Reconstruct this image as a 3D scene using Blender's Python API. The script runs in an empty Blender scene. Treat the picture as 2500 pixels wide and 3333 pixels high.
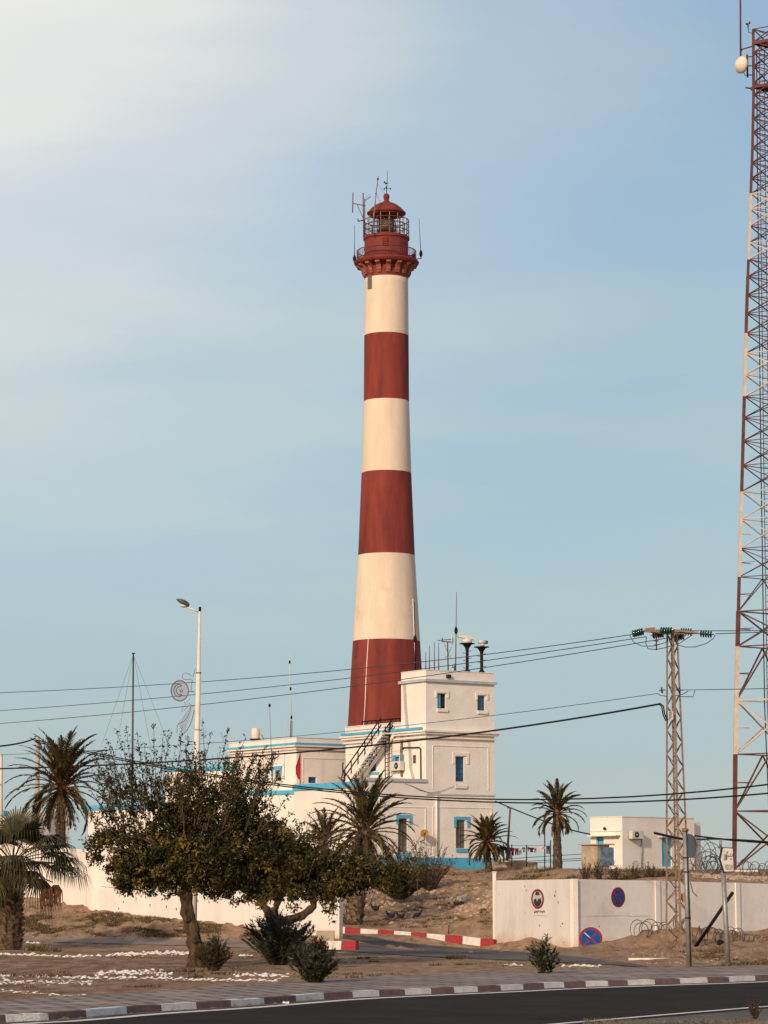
import bpy, math, random
import numpy as np
from mathutils import Vector, Matrix, noise
random.seed(7)
R = math.radians
S = bpy.context.scene
# ------------------------------------------------------------------ camera
CAMZ = 2.7; F = 9000.0; HOR = 2895.0; CX, CY = 1250.0, 1666.5
PITCH = math.atan((HOR - CY) / F)
cam = bpy.data.cameras.new('camera'); camo = bpy.data.objects.new('camera', cam)
S.collection.objects.link(camo)
camo.location = (0, 0, CAMZ); camo.rotation_euler = (math.pi/2 + PITCH, 0, 0)
cam.sensor_fit = 'VERTICAL'; cam.sensor_height = 36; cam.lens = F/3333.0*36
cam.clip_start = 0.5; cam.clip_end = 12000
S.camera = camo
# ------------------------------------------------------------------ sky
SUN_AZ = 29.0      # degrees to the left of the axis behind the camera
SUN_EL = 24.0
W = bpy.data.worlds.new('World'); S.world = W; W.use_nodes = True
nt = W.node_tree; nt.nodes.clear()
def N(t, **kw):
    n = nt.nodes.new(t)
    for k, v in kw.items(): setattr(n, k, v)
    return n
def LK(a, b): nt.links.new(a, b)
sky = N('ShaderNodeTexSky', sky_type='NISHITA'); sky.sun_disc = False
sky.sun_elevation = R(SUN_EL); sky.sun_rotation = R(180 + SUN_AZ)
sky.air_density = 1.0; sky.dust_density = 2.0; sky.altitude = 5
bg1 = N('ShaderNodeBackground'); bg1.inputs[1].default_value = 0.08
LK(sky.outputs[0], bg1.inputs[0])
tc = N('ShaderNodeTexCoord'); sep = N('ShaderNodeSeparateXYZ'); LK(tc.outputs['Generated'], sep.inputs[0])
def ramp(fac, stops, interp='EASE'):
    r = N('ShaderNodeValToRGB'); r.color_ramp.interpolation = interp
    el = r.color_ramp.elements
    while len(el) < len(stops): el.new(0.5)
    for e, (p, c) in zip(el, stops): e.position = p; e.color = (*c, 1)
    LK(fac, r.inputs[0]); return r.outputs[0]
# thin high cloud veil: colour by elevation, soft tilted bands, one bright patch high on the left
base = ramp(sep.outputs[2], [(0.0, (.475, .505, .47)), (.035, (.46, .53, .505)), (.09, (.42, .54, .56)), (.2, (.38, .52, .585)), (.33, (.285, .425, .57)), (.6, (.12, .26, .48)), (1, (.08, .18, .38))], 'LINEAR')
mp = N('ShaderNodeMapping'); mp.inputs['Rotation'].default_value = (0, R(-12), 0); mp.inputs['Scale'].default_value = (3.6, 3.6, 21)
LK(tc.outputs['Generated'], mp.inputs[0])
nz = N('ShaderNodeTexNoise'); nz.inputs['Scale'].default_value = 1.0; nz.inputs['Detail'].default_value = 7; nz.inputs['Roughness'].default_value = .52
LK(mp.outputs[0], nz.inputs['Vector'])
bands = ramp(nz.outputs['Fac'], [(.40, (0, 0, 0)), (.60, (1, 1, 1))])
mixb = N('ShaderNodeMix', data_type='RGBA'); LK(bands, mixb.inputs[0]); LK(base, mixb.inputs[6])
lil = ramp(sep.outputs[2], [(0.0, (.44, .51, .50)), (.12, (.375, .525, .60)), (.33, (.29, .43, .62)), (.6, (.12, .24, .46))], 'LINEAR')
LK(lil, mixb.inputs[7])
dotn = N('ShaderNodeVectorMath', operation='DOT_PRODUCT'); LK(tc.outputs['Generated'], dotn.inputs[0])
az, el_ = R(-10.5), R(20.5)
dotn.inputs[1].default_value = (math.sin(az)*math.cos(el_), math.cos(az)*math.cos(el_), math.sin(el_))
acs = N('ShaderNodeMath', operation='ARCCOSINE'); LK(dotn.outputs['Value'], acs.inputs[0])
nadd = N('ShaderNodeMath', operation='MULTIPLY_ADD'); LK(nz.outputs['Fac'], nadd.inputs[0]); nadd.inputs[1].default_value = .13; LK(acs.outputs[0], nadd.inputs[2])
glow = ramp(nadd.outputs[0], [(.09, (1, 1, 1)), (.15, (.84, .84, .84)), (.21, (.5, .5, .5)), (.28, (.2, .2, .2)), (.38, (0, 0, 0))], 'EASE')
mixg = N('ShaderNodeMix', data_type='RGBA'); LK(glow, mixg.inputs[0]); LK(mixb.outputs[2], mixg.inputs[6]); mixg.inputs[7].default_value = (.84, .83, .77, 1)
# warm evening glow low in the sky on the sun's side, behind the photographer
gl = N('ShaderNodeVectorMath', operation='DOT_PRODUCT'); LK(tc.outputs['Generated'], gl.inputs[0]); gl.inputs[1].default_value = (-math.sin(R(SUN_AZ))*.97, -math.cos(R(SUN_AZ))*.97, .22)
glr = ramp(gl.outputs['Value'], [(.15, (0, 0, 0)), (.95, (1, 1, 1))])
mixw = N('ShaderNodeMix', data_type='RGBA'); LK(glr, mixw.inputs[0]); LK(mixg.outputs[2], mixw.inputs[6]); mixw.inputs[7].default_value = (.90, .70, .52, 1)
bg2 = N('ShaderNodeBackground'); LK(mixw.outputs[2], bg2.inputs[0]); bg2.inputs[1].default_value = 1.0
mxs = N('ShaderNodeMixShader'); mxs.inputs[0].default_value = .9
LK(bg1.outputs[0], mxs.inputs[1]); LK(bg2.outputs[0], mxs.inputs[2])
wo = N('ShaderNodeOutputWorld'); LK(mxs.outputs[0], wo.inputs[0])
# ------------------------------------------------------------------ sun
sl = bpy.data.lights.new('sun', 'SUN'); sl.energy = 3.0; sl.angle = R(2.0); sl.color = (1.0, .82, .62)
so = bpy.data.objects.new('sun', sl); S.collection.objects.link(so)
tosun = Vector((-math.sin(R(SUN_AZ))*math.cos(R(SUN_EL)), -math.cos(R(SUN_AZ))*math.cos(R(SUN_EL)), math.sin(R(SUN_EL))))
so.rotation_euler = tosun.to_track_quat('Z', 'Y').to_euler(); so.location = tosun*50
S.view_settings.view_transform = 'Standard'; S.view_settings.look = 'None'
S.view_settings.exposure = 0.14; S.view_settings.gamma = 1.0
# ------------------------------------------------------------------ pixel -> world helpers (photo pixels, 2500x3333)
fwd = Vector((0, math.cos(PITCH), math.sin(PITCH))); upv = Vector((0, -math.sin(PITCH), math.cos(PITCH)))
C0 = Vector((0, 0, CAMZ))
def ray(px, py): return fwd*F + Vector((1, 0, 0))*(px-CX) + upv*(CY-py)
def at(px, py, Y):
    d = ray(px, py); return C0 + d*(Y/d.y)
def onz(px, py, z):
    d = ray(px, py); return C0 + d*((z-CAMZ)/d.z)
# ------------------------------------------------------------------ mesh builder
class MB:
    def __init__(s): s.v = []; s.f = []; s.m = []; s.s = []
    def add(s, vs, fs, mat=0, smooth=False):
        o = len(s.v); s.v += [tuple(v) for v in vs]
        for f in fs: s.f.append([i+o for i in f]); s.m.append(mat); s.s.append(smooth)
    def para(s, o, a, b, c, mat=0):
        o, a, b, c = Vector(o), Vector(a), Vector(b), Vector(c)
        if a.cross(b).dot(c) < 0: a, b = b, a
        vs = [o, o+a, o+a+b, o+b, o+c, o+a+c, o+a+b+c, o+b+c]
        s.add(vs, [(0, 3, 2, 1), (4, 5, 6, 7), (0, 1, 5, 4), (1, 2, 6, 5), (2, 3, 7, 6), (3, 0, 4, 7)], mat)
    def box(s, x0, x1, y0, y1, z0, z1, mat=0): s.para((x0, y0, z0), (x1-x0, 0, 0), (0, y1-y0, 0), (0, 0, z1-z0), mat)
    def bar(s, p, q, w, h=None, mat=0):
        p, q = Vector(p), Vector(q); h = h or w; d = (q-p)
        if d.length < 1e-6: return
        dn = d.normalized(); u = Vector((0, 0, 1)) if abs(dn.z) < .95 else Vector((0, 1, 0))
        a = dn.cross(u).normalized(); b = a.cross(dn)
        s.para(p-a*w/2-b*h/2, d, a*w, b*h, mat)
    def tube(s, pts, r, n=6, mat=0, smooth=True, cap=True):
        pts = [Vector(p) for p in pts]
        rs = r if isinstance(r, (list, tuple)) else [r]*len(pts)
        t = (pts[1]-pts[0]).normalized()
        u = t.cross(Vector((0, 0, 1)));
        if u.length < 1e-3: u = t.cross(Vector((0, 1, 0)))
        u.normalize(); vs = []
        for i, p in enumerate(pts):
            if i: 
                t2 = (pts[min(i+1, len(pts)-1)]-pts[i-1]).normalized()
                u = (u - t2*u.dot(t2)); u.normalize(); t = t2
            w = t.cross(u)
            for k in range(n):
                a = 2*math.pi*k/n; vs.append(p + (u*math.cos(a)+w*math.sin(a))*rs[i])
        fs = []
        for i in range(len(pts)-1):
            for k in range(n):
                k2 = (k+1) % n; fs.append((i*n+k, i*n+k2, (i+1)*n+k2, (i+1)*n+k))
        s.add(vs, fs, mat, smooth and n > 4)
        if cap:
            o = len(s.v)-len(vs)
            s.f.append([o+k for k in range(n)][::-1]); s.m.append(mat); s.s.append(False)
            o2 = o+(len(pts)-1)*n
            s.f.append([o2+k for k in range(n)]); s.m.append(mat); s.s.append(False)
    def lathe(s, prof, c, n=32, mats=None, axis=Vector((0, 0, 1)), smooth=True):
        c = Vector(c); axis = Vector(axis).normalized()
        u = axis.cross(Vector((0, 1, 0)));
        if u.length < 1e-3: u = Vector((1, 0, 0))
        u.normalize(); w = axis.cross(u); vs = []
        for r, h in prof:
            for k in range(n):
                a = 2*math.pi*k/n; vs.append(c+axis*h+(u*math.cos(a)+w*math.sin(a))*r)
        o = len(s.v); s.v += [tuple(v) for v in vs]
        for i in range(len(prof)-1):
            for k in range(n):
                k2 = (k+1) % n
                s.f.append([o+i*n+k, o+i*n+k2, o+(i+1)*n+k2, o+(i+1)*n+k]); s.m.append(mats[i] if mats else 0); s.s.append(smooth)
        s.f.append([o+k for k in range(n)][::-1]); s.m.append(mats[0] if mats else 0); s.s.append(False)
        o2 = o+(len(prof)-1)*n
        s.f.append([o2+k for k in range(n)]); s.m.append(mats[-1] if mats else 0); s.s.append(False)
    def sphere(s, c, r, n=12, sc=(1, 1, 1), mat=0):
        m = n//2; vs = []; c = Vector(c)
        for i in range(m+1):
            ph = math.pi*i/m
            for k in range(n):
                a = 2*math.pi*k/n
                vs.append(c+Vector((math.sin(ph)*math.cos(a)*sc[0], math.sin(ph)*math.sin(a)*sc[1], math.cos(ph)*sc[2]))*r)
        fs = [(i*n+k, i*n+(k+1) % n, (i+1)*n+(k+1) % n, (i+1)*n+k)[::-1] for i in range(m) for k in range(n)]
        s.add(vs, fs, mat, True)
    def poly(s, pts, th, mat=0):      # flat polygon given a thickness vector
        pts = [Vector(p) for p in pts]; th = Vector(th); n = len(pts)
        vs = pts+[p+th for p in pts]
        fs = [list(range(n))[::-1], list(range(n, 2*n))]+[(i, (i+1) % n, n+(i+1) % n, n+i) for i in range(n)]
        s.add(vs, fs, mat)
    def build(s, name, mats, parent=None, loc=None):
        mats = mats if isinstance(mats, (list, tuple)) else [mats]
        lo = ORG[parent.as_pointer()] if parent is not None else Vector(loc if loc is not None else s.v[0])
        me = bpy.data.meshes.new(name)
        vs = (np.array(s.v, dtype=np.float64)-np.array(lo)).tolist()
        me.from_pydata(vs, [], s.f)
        for m in mats: me.materials.append(m)
        me.polygons.foreach_set('material_index', s.m); me.polygons.foreach_set('use_smooth', s.s)
        me.update()
        ob = bpy.data.objects.new(name, me); S.collection.objects.link(ob)
        if parent is not None: ob.parent = parent
        else: ob.location = lo
        ORG[ob.as_pointer()] = lo.copy()
        return ob
ORG = {}
def tag(o, label, cat, group=None, kind=None):
    if label: o['label'] = label
    if cat: o['category'] = cat
    if group: o['group'] = group
    if kind: o['kind'] = kind
    return o
def thing(name, label, cat, loc, group=None):
    o = bpy.data.objects.new(name, None); S.collection.objects.link(o); o.location = loc
    o.empty_display_size = .3; ORG[o.as_pointer()] = Vector(loc); return tag(o, label, cat, group)
def structure(o, label=None):
    o['kind'] = 'structure'
    if label: o['label'] = label; 
    return o
# ------------------------------------------------------------------ materials
def mat(name, col, rough=.85, var=.12, scale=3.0, metal=0.0, bump=0.0, col2=None, detail=5, spec=.3, stain=None, streak=False, alpha=None):
    m = bpy.data.materials.new(name); m.use_nodes = True; t = m.node_tree; b = t.nodes['Principled BSDF']
    b.inputs['Roughness'].default_value = rough; b.inputs['Metallic'].default_value = metal
    b.inputs['Specular IOR Level'].default_value = spec
    tcn = t.nodes.new('ShaderNodeTexCoord')
    n1 = t.nodes.new('ShaderNodeTexNoise'); n1.inputs['Scale'].default_value = scale; n1.inputs['Detail'].default_value = detail; n1.inputs['Roughness'].default_value = .6
    if streak:
        mpn = t.nodes.new('ShaderNodeMapping'); mpn.inputs['Scale'].default_value = (1, 1, .18)
        t.links.new(tcn.outputs['Object'], mpn.inputs[0]); t.links.new(mpn.outputs[0], n1.inputs['Vector'])
    else: t.links.new(tcn.outputs['Object'], n1.inputs['Vector'])
    r = t.nodes.new('ShaderNodeValToRGB'); c2 = col2 or tuple(c*(1-var*2) for c in col); c1 = tuple(min(1, c*(1+var*.5)) for c in col)
    r.color_ramp.elements[0].position = .3; r.color_ramp.elements[0].color = (*c2, 1)
    r.color_ramp.elements[1].position = .62; r.color_ramp.elements[1].color = (*c1, 1)
    t.links.new(n1.outputs['Fac'], r.inputs[0]); out = r.outputs[0]
    if stain:
        n2 = t.nodes.new('ShaderNodeTexNoise'); n2.inputs['Scale'].default_value = scale*.35; n2.inputs['Detail'].default_value = 8; n2.inputs['Roughness'].default_value = .75
        t.links.new(tcn.outputs['Object'], n2.inputs['Vector'])
        r2 = t.nodes.new('ShaderNodeValToRGB'); r2.color_ramp.elements[0].position = .56; r2.color_ramp.elements[0].color = (0, 0, 0, 1)
        r2.color_ramp.elements[1].position = .75; r2.color_ramp.elements[1].color = (.75, .75, .75, 1)
        t.links.new(n2.outputs['Fac'], r2.inputs[0])
        mx = t.nodes.new('ShaderNodeMix'); mx.data_type = 'RGBA'; t.links.new(r2.outputs[0], mx.inputs[0]); t.links.new(out, mx.inputs[6]); mx.inputs[7].default_value = (*stain, 1)
        out = mx.outputs[2]
    t.links.new(out, b.inputs['Base Color'])
    if bump:
        n3 = t.nodes.new('ShaderNodeTexNoise'); n3.inputs['Scale'].default_value = scale*6; n3.inputs['Detail'].default_value = 6
        t.links.new(tcn.outputs['Object'], n3.inputs['Vector'])
        bp = t.nodes.new('ShaderNodeBump'); bp.inputs['Strength'].default_value = bump; bp.inputs['Distance'].default_value = .05
        t.links.new(n3.outputs['Fac'], bp.inputs['Height']); t.links.new(bp.outputs[0], b.inputs['Normal'])
    return m
M = {}
M['white'] = mat('white_plaster', (.80, .735, .67), var=.05, scale=.8, bump=.25, stain=(.66, .56, .47))
M['white2'] = mat('old_white_plaster', (.78, .71, .64), var=.07, scale=.7, bump=.3, stain=(.60, .50, .41))
def splash(m, col, h):
    t = m.node_tree; b = t.nodes['Principled BSDF']; src = b.inputs['Base Color'].links[0].from_socket
    tcn = t.nodes.new('ShaderNodeTexCoord'); sp = t.nodes.new('ShaderNodeSeparateXYZ'); t.links.new(tcn.outputs['Object'], sp.inputs[0])
    n2 = t.nodes.new('ShaderNodeTexNoise'); n2.inputs['Scale'].default_value = .9; n2.inputs['Detail'].default_value = 8; n2.inputs['Roughness'].default_value = .7; t.links.new(tcn.outputs['Object'], n2.inputs['Vector'])
    ma = t.nodes.new('ShaderNodeMath'); ma.operation = 'MULTIPLY_ADD'; t.links.new(n2.outputs['Fac'], ma.inputs[0]); ma.inputs[1].default_value = -h*3.2; t.links.new(sp.outputs[2], ma.inputs[2])
    mr = t.nodes.new('ShaderNodeMapRange'); t.links.new(ma.outputs[0], mr.inputs[0]); mr.inputs[1].default_value = -h*1.9; mr.inputs[2].default_value = -h*.7; mr.inputs[3].default_value = .85; mr.inputs[4].default_value = 0
    mx = t.nodes.new('ShaderNodeMix'); mx.data_type = 'RGBA'; t.links.new(mr.outputs[0], mx.inputs[0]); t.links.new(src, mx.inputs[6]); mx.inputs[7].default_value = (*col, 1); t.links.new(mx.outputs[2], b.inputs['Base Color'])
M['wallw'] = mat('limewash', (.80, .735, .675), var=.06, scale=.6, bump=.3, stain=(.58, .47, .38), streak=True)
splash(M['wallw'], (.60, .42, .26), .6)
M['towerw'] = mat('tower_white', (.72, .585, .455), var=.08, scale=.9, bump=.35, stain=(.52, .40, .29), streak=True)
M['towerr'] = mat('tower_red', (.215, .036, .027), var=.22, scale=1.1, bump=.35, stain=(.20, .075, .045), streak=True, rough=.8)
M['topred'] = mat('gallery_red', (.20, .032, .024), var=.16, scale=1.6, bump=.2, stain=(.20, .07, .055), rough=.7)
M['corb'] = mat('worn_corbel', (.34, .115, .07), var=.2, scale=3, bump=.2, stain=(.2, .06, .045))
M['blue'] = mat('sky_blue_paint', (.09, .40, .60), var=.1, scale=2, rough=.6)
M['dblue'] = mat('deep_blue_paint', (.02, .10, .30), var=.15, scale=3, rough=.5)
M['greyb'] = mat('grey_blue_trim', (.42, .46, .50), var=.08, scale=2)
M['shutter'] = mat('grey_shutter', (.15, .14, .12), var=.2, scale=6, streak=True)
M['glassb'] = mat('blue_grey_glass', (.04, .10, .15), rough=.25, var=.2, scale=2, spec=.6)
M['dark'] = mat('dark_interior', (.02, .02, .022), var=.1)
M['black'] = mat('black_metal', (.014, .012, .012), rough=.75, var=.1, spec=.12)
M['cable'] = mat('cable_black', (.014, .013, .013), rough=.75, var=.1, spec=.12)
M['wire'] = mat('wire_grey', (.07, .065, .065), rough=.5, var=.1, metal=.3)
M['rail'] = mat('dark_red_rail', (.16, .04, .04), rough=.6, var=.15)
M['steel'] = mat('rusty_steel', (.25, .165, .115), rough=.6, var=.2, scale=6, metal=.15, stain=(.17, .085, .05))
M['mred'] = mat('mast_red', (.115, .036, .03), rough=.6, var=.2, scale=2, stain=(.13, .06, .045))
M['mwhite'] = mat('mast_white', (.56, .46, .37), rough=.6, var=.1, scale=2, stain=(.26, .12, .08))
M['galv'] = mat('galvanised_steel', (.30, .29, .27), rough=.5, var=.15, scale=4, metal=.4)
M['lampp'] = mat('lamp_pole_paint', (.74, .64, .54), rough=.6, var=.06, scale=3)
M['lamph'] = mat('lamp_head_grey', (.09, .08, .065), rough=.5, var=.15)
M['glassg'] = mat('green_insulator_glass', (.012, .055, .055), rough=.12, var=.2, spec=.8)
M['ac'] = mat('ac_casing', (.60, .57, .52), rough=.5, var=.08)
M['concrete'] = mat('old_concrete', (.42, .33, .25), var=.15, scale=2, bump=.4, stain=(.25, .17, .11))
M['rust'] = mat('rust_orange', (.42, .20, .07), var=.25, scale=5, stain=(.25, .11, .05))
M['flag'] = mat('red_flag', (.42, .012, .02), var=.1, rough=.8)
M['sred'] = mat('sign_red', (.30, .022, .035), var=.12, rough=.9, spec=.05)
M['sblue'] = mat('sign_blue', (.010, .075, .27), var=.15, rough=.9, scale=4, spec=.05)
M['swhite'] = mat('sign_white', (.60, .57, .54), var=.08, rough=.6)
M['sgreen'] = mat('sign_dark_green', (.03, .05, .035), var=.1)
M['sblack'] = mat('sign_black', (.02, .02, .02), var=.1)
M['kwhite'] = mat('kerb_white', (.72, .67, .61), var=.1, scale=4, bump=.5, stain=(.26, .19, .15))
M['kred'] = mat('kerb_faded_red', (.19, .105, .095), var=.15, scale=5, bump=.4, stain=(.14, .10, .085))
M['kred2'] = mat('kerb_red', (.34, .035, .04), var=.12, scale=5, bump=.3, stain=(.22, .07, .06))
M['stone'] = mat('painted_stone', (.72, .69, .64), var=.1, scale=6, stain=(.40, .31, .23))
M['rock'] = mat('pale_rock', (.47, .345, .245), var=.2, scale=3, bump=.4)
M['bark'] = mat('bark', (.125, .078, .042), var=.45, scale=7, bump=1.5, streak=True, stain=(.08, .05, .035))
M['twig'] = mat('twig', (.085, .055, .04), var=.2)
M['lf1'] = mat('leaf_dark', (.026, .026, .010), var=.25, scale=8, rough=.85, spec=.12)
M['lf2'] = mat('leaf_mid', (.070, .060, .017), var=.25, scale=8, rough=.85, spec=.12)
M['lf3'] = mat('leaf_olive', (.18, .125, .032), var=.25, scale=8, rough=.85, spec=.12)
M['dry1'] = mat('dry_leaf_brown', (.13, .075, .035), var=.25, scale=8)
M['pf1'] = mat('palm_green', (.080, .070, .027), var=.25, scale=4, rough=.7, spec=.2)
M['pf2'] = mat('palm_olive', (.155, .12, .05), var=.25, scale=4, rough=.7, spec=.2)
M['pf3'] = mat('palm_grey', (.15, .115, .075), var=.25, scale=4, rough=.7, spec=.2)
M['fp1'] = mat('fan_leaf_dark', (.040, .040, .018), var=.25, scale=4, rough=.6, spec=.2)
M['fp2'] = mat('fan_leaf_olive', (.075, .062, .024), var=.25, scale=4, rough=.6, spec=.2)
M['pst'] = mat('palm_stalk', (.24, .10, .04), var=.2, scale=4)
M['ptr'] = mat('palm_trunk', (.13, .088, .058), var=.42, scale=9, bump=1.3, stain=(.05, .03, .02))
M['boot'] = mat('palm_boots', (.27, .195, .13), var=.35, scale=5, stain=(.08, .05, .035))
M['dead'] = mat('dead_frond', (.10, .042, .018), var=.3, scale=4)
M['ol1'] = mat('oleander_dark', (.018, .022, .009), var=.2, scale=6, rough=.5)
M['ol2'] = mat('oleander_mid', (.045, .048, .016), var=.2, scale=6, rough=.7, spec=.2)
M['hen'] = mat('black_feathers', (.022, .02, .022), var=.2, scale=12)
M['comb'] = mat('red_comb', (.35, .03, .03), var=.1)
M['glass'] = bpy.data.materials.new('lantern_glass'); M['glass'].use_nodes = True
_b = M['glass'].node_tree.nodes['Principled BSDF']; _b.inputs['Transmission Weight'].default_value = 1; _b.inputs['Roughness'].default_value = .02; _b.inputs['IOR'].default_value = 1.02; _b.inputs['Base Color'].default_value = (.93, .96, .95, 1)
M['lens'] = mat('lens_brass_glass', (.20, .17, .09), rough=.2, var=.4, scale=3, spec=.8, metal=.5)
# ------------------------------------------------------------------ terrain
CP = []
def cp(px, py, Y): p = at(px, py, Y); CP.append((p.x, p.y, p.z))
for Y in (30, 60, 85, 105):
    for X in (-40, -15, 0, 15, 40): CP.append((X, Y, .11))
for a in [(0, 2905, 158), (350, 2962, 150), (520, 2985, 145.5), (700, 3002, 141), (900, 3030, 136), (1090, 3052, 131), (0, 3050, 140), (350, 3054, 137), (600, 3062, 134), (850, 3072, 128),
          (1250, 3095, 118), (1500, 3100, 114), (1100, 3036, 146), (1388, 3055, 141), (1605, 3076, 137.5), (1612, 3068, 139.5), (1750, 3078, 130), (1868, 3088, 125), (1868, 3110, 112),
          (1150, 3008, 150), (1300, 2988, 155), (1450, 2992, 154), (1580, 2995, 153), (1200, 2960, 160), (1400, 2940, 163), (1590, 2940, 160), (1250, 2890, 171), (1400, 2888, 170.5), (1580, 2890, 166),
          (1480, 2850, 178), (1600, 2850, 178), (1300, 2835, 184), (1387, 2820, 191), (1540, 2818, 194), (1610, 2818, 196),
          (1660, 2866, 152), (1900, 2856, 143), (2100, 2856, 141), (2300, 2862, 141), (2500, 2864, 146), (1640, 3070, 137.5), (1680, 3073, 134.5), (1720, 3076, 131.5), (1700, 2872, 147), (1900, 2884, 134), (2100, 2884, 135), (2300, 2886, 136), (2480, 2886, 140), (1800, 2842, 158), (1950, 2845, 152), (2150, 2848, 152), (2350, 2850, 155), (2500, 2850, 160), (1720, 2845, 165), (1750, 2822, 186), (1900, 2826, 176), (2030, 2828, 164), (2260, 2834, 168), (2390, 2836, 168), (2500, 2845, 172),
          (2050, 3085, 120), (2150, 3046, 122.5), (2260, 3076, 122), (2400, 3078, 122), (2500, 3074, 124), (2300, 3105, 106), (2480, 3108, 108), (2100, 3112, 108), (2050, 3092, 126.5), (2500, 3080, 133)]: cp(*a)
for X, Y, z in [(-16, 180, 3.8), (-8, 172, 3.6), (-20, 165, 2.9), (-45, 150, 2.2), (-45, 190, 4), (45, 150, 3), (45, 190, 4), (0, 215, 4.3), (-15, 215, 4.3), (15, 215, 4.1), (30, 240, 4), (-30, 240, 4), (0, 260, 4), (45, 125, .6), (-45, 125, .3), (30, 118, .3), (-25, 125, .12), (-12, 118, .12), (-5, 115, .12)]: CP.append((X, Y, z))
CPA = np.array(CP); n_ = len(CPA)
def tps(r): return np.where(r > 1e-9, r*r*np.log(np.maximum(r, 1e-9)), 0)
K = tps(np.linalg.norm(CPA[:, None, :2]-CPA[None, :, :2], axis=2))+np.eye(n_)*.8
Pm = np.hstack([np.ones((n_, 1)), CPA[:, :2]])
A_ = np.block([[K, Pm], [Pm.T, np.zeros((3, 3))]]); sol = np.linalg.solve(A_, np.concatenate([CPA[:, 2], np.zeros(3)]))
def gzs(X, Y):
    X = np.asarray(X, float); Y = np.asarray(Y, float)
    Xc = np.clip(X, -45, 45); Yc = np.clip(Y, 30, 260)
    r = np.sqrt((Xc[..., None]-CPA[:, 0])**2+(Yc[..., None]-CPA[:, 1])**2)
    z = tps(r)@sol[:n_]+sol[n_]+sol[n_+1]*Xc+sol[n_+2]*Yc
    w = np.clip((Y-104)/10, 0, 1); z = z*w+.11*(1-w)
    z = np.clip(z, -.3, 4.6)
    for bx0, by0, am, sx0, sy0 in ((12.2, 122.0, .42, 1.7, 1.3), (15.6, 113, .38, 2.6, 3.0), (11.0, 116, .12, 2.5, 2.5), (17.5, 121, .2, 2, 2)): z = z+am*np.exp(-((X-bx0)/sx0)**2-((Y-by0)/sy0)**2)
    z = np.where((X > 5) & (Y > 126), np.minimum(z, CAMZ+(2895-2832)/9000*Y), z)
    far = np.clip((np.maximum(np.abs(X)-45, Y-260))/200, 0, 1)
    return z*(1-far)+np.where(Y > 100, 1.5, .1)*far
def gz(X, Y): return float(gzs(X, Y))
# kerb line of the main road (photo pixels of its foot, at z = 0)
KPX = [(-400, 3362), (-200, 3346), (0, 3328), (160, 3322), (440, 3297), (754, 3278), (1060, 3252), (1300, 3240), (1560, 3229), (1850, 3214), (2160, 3204), (2340, 3198), (2500, 3191), (2800, 3182)]
KP = [onz(x, y, 0) for x, y in KPX]
kxs = np.array([p.x for p in KP]); kys = np.array([p.y for p in KP])
def kerbY(X): return np.interp(X, kxs, kys, left=None, right=None)
def spaced(lo, hi, step, far):
    a = list(np.arange(lo, hi+1e-6, step)); s = step; x = hi
    while x < far: s *= 1.5; x += s; a.append(x)
    s = step; x = lo; pre = []
    while x > -far: s *= 1.5; x -= s; pre.append(x)
    return np.array(pre[::-1]+a)
xs = spaced(-30, 30, .27, 4000); ys = spaced(50, 214, .3, 5000)
GX, GY = np.meshgrid(xs, ys); GZ = gzs(GX, GY)
beyond = np.clip((GY-kerbY(GX)-.05)/.2, 0, 1)
inner = (np.abs(GX) < 34) & (GY > 45) & (GY < 216)
zone = np.zeros_like(GX)
nzv = np.zeros_like(GX); 
idx = np.argwhere(inner)
hillmask = np.clip((GY-136)/8, 0, 1)
for i, j in idx:
    x, y = GX[i, j], GY[i, j]
    f1 = noise.noise((x*.45, y*.22, 1.3)); f2 = noise.noise((x*1.5, y*.8, 4.1)); f3 = noise.noise((x*4, y*2.6, 7.7))
    hm = hillmask[i, j]
    mound = (x < 2 and 128 < y < 158) or (x > 10.5 and 106 < y < 128)
    amp = .04 if y < 100 else (.26 if mound and (x > 0 or y > 138) else (.012 if y < 138 and x < 8 else (.10 if x > 7 else .2)))
    amp *= 1 if not (-3 < x < 8) else min(1, max(.08, (y-147)/7 if y > 132 else 1))
    rub = max(0, 1-abs(y-168)/14)*max(0, 1-abs(x-2)/9)
    nzv[i, j] = amp*((f1*.5+f2*.7+f3*.7) if mound else (f1*.7+f2*.5+f3*.3))+rub*(.35*f2+.25*f3)
fade = np.clip((GY-kerbY(GX)-4)/6, .25, 1)
GZ = GZ+nzv*fade
GZ = np.where(beyond > 0, GZ*beyond+(-.05)*(1-beyond), -.05)
nxx, nyy = len(xs), len(ys)
verts = np.stack([GX.ravel(), GY.ravel(), GZ.ravel()], 1)
ii = np.arange(nyy-1)[:, None]*nxx+np.arange(nxx-1)[None, :]; ii = ii.ravel()
faces = np.stack([ii, ii+1, ii+1+nxx, ii+nxx], 1)
me = bpy.data.meshes.new('ground'); me.from_pydata(verts.tolist(), [], faces.tolist()); me.polygons.foreach_set('use_smooth', [True]*len(faces))
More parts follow.
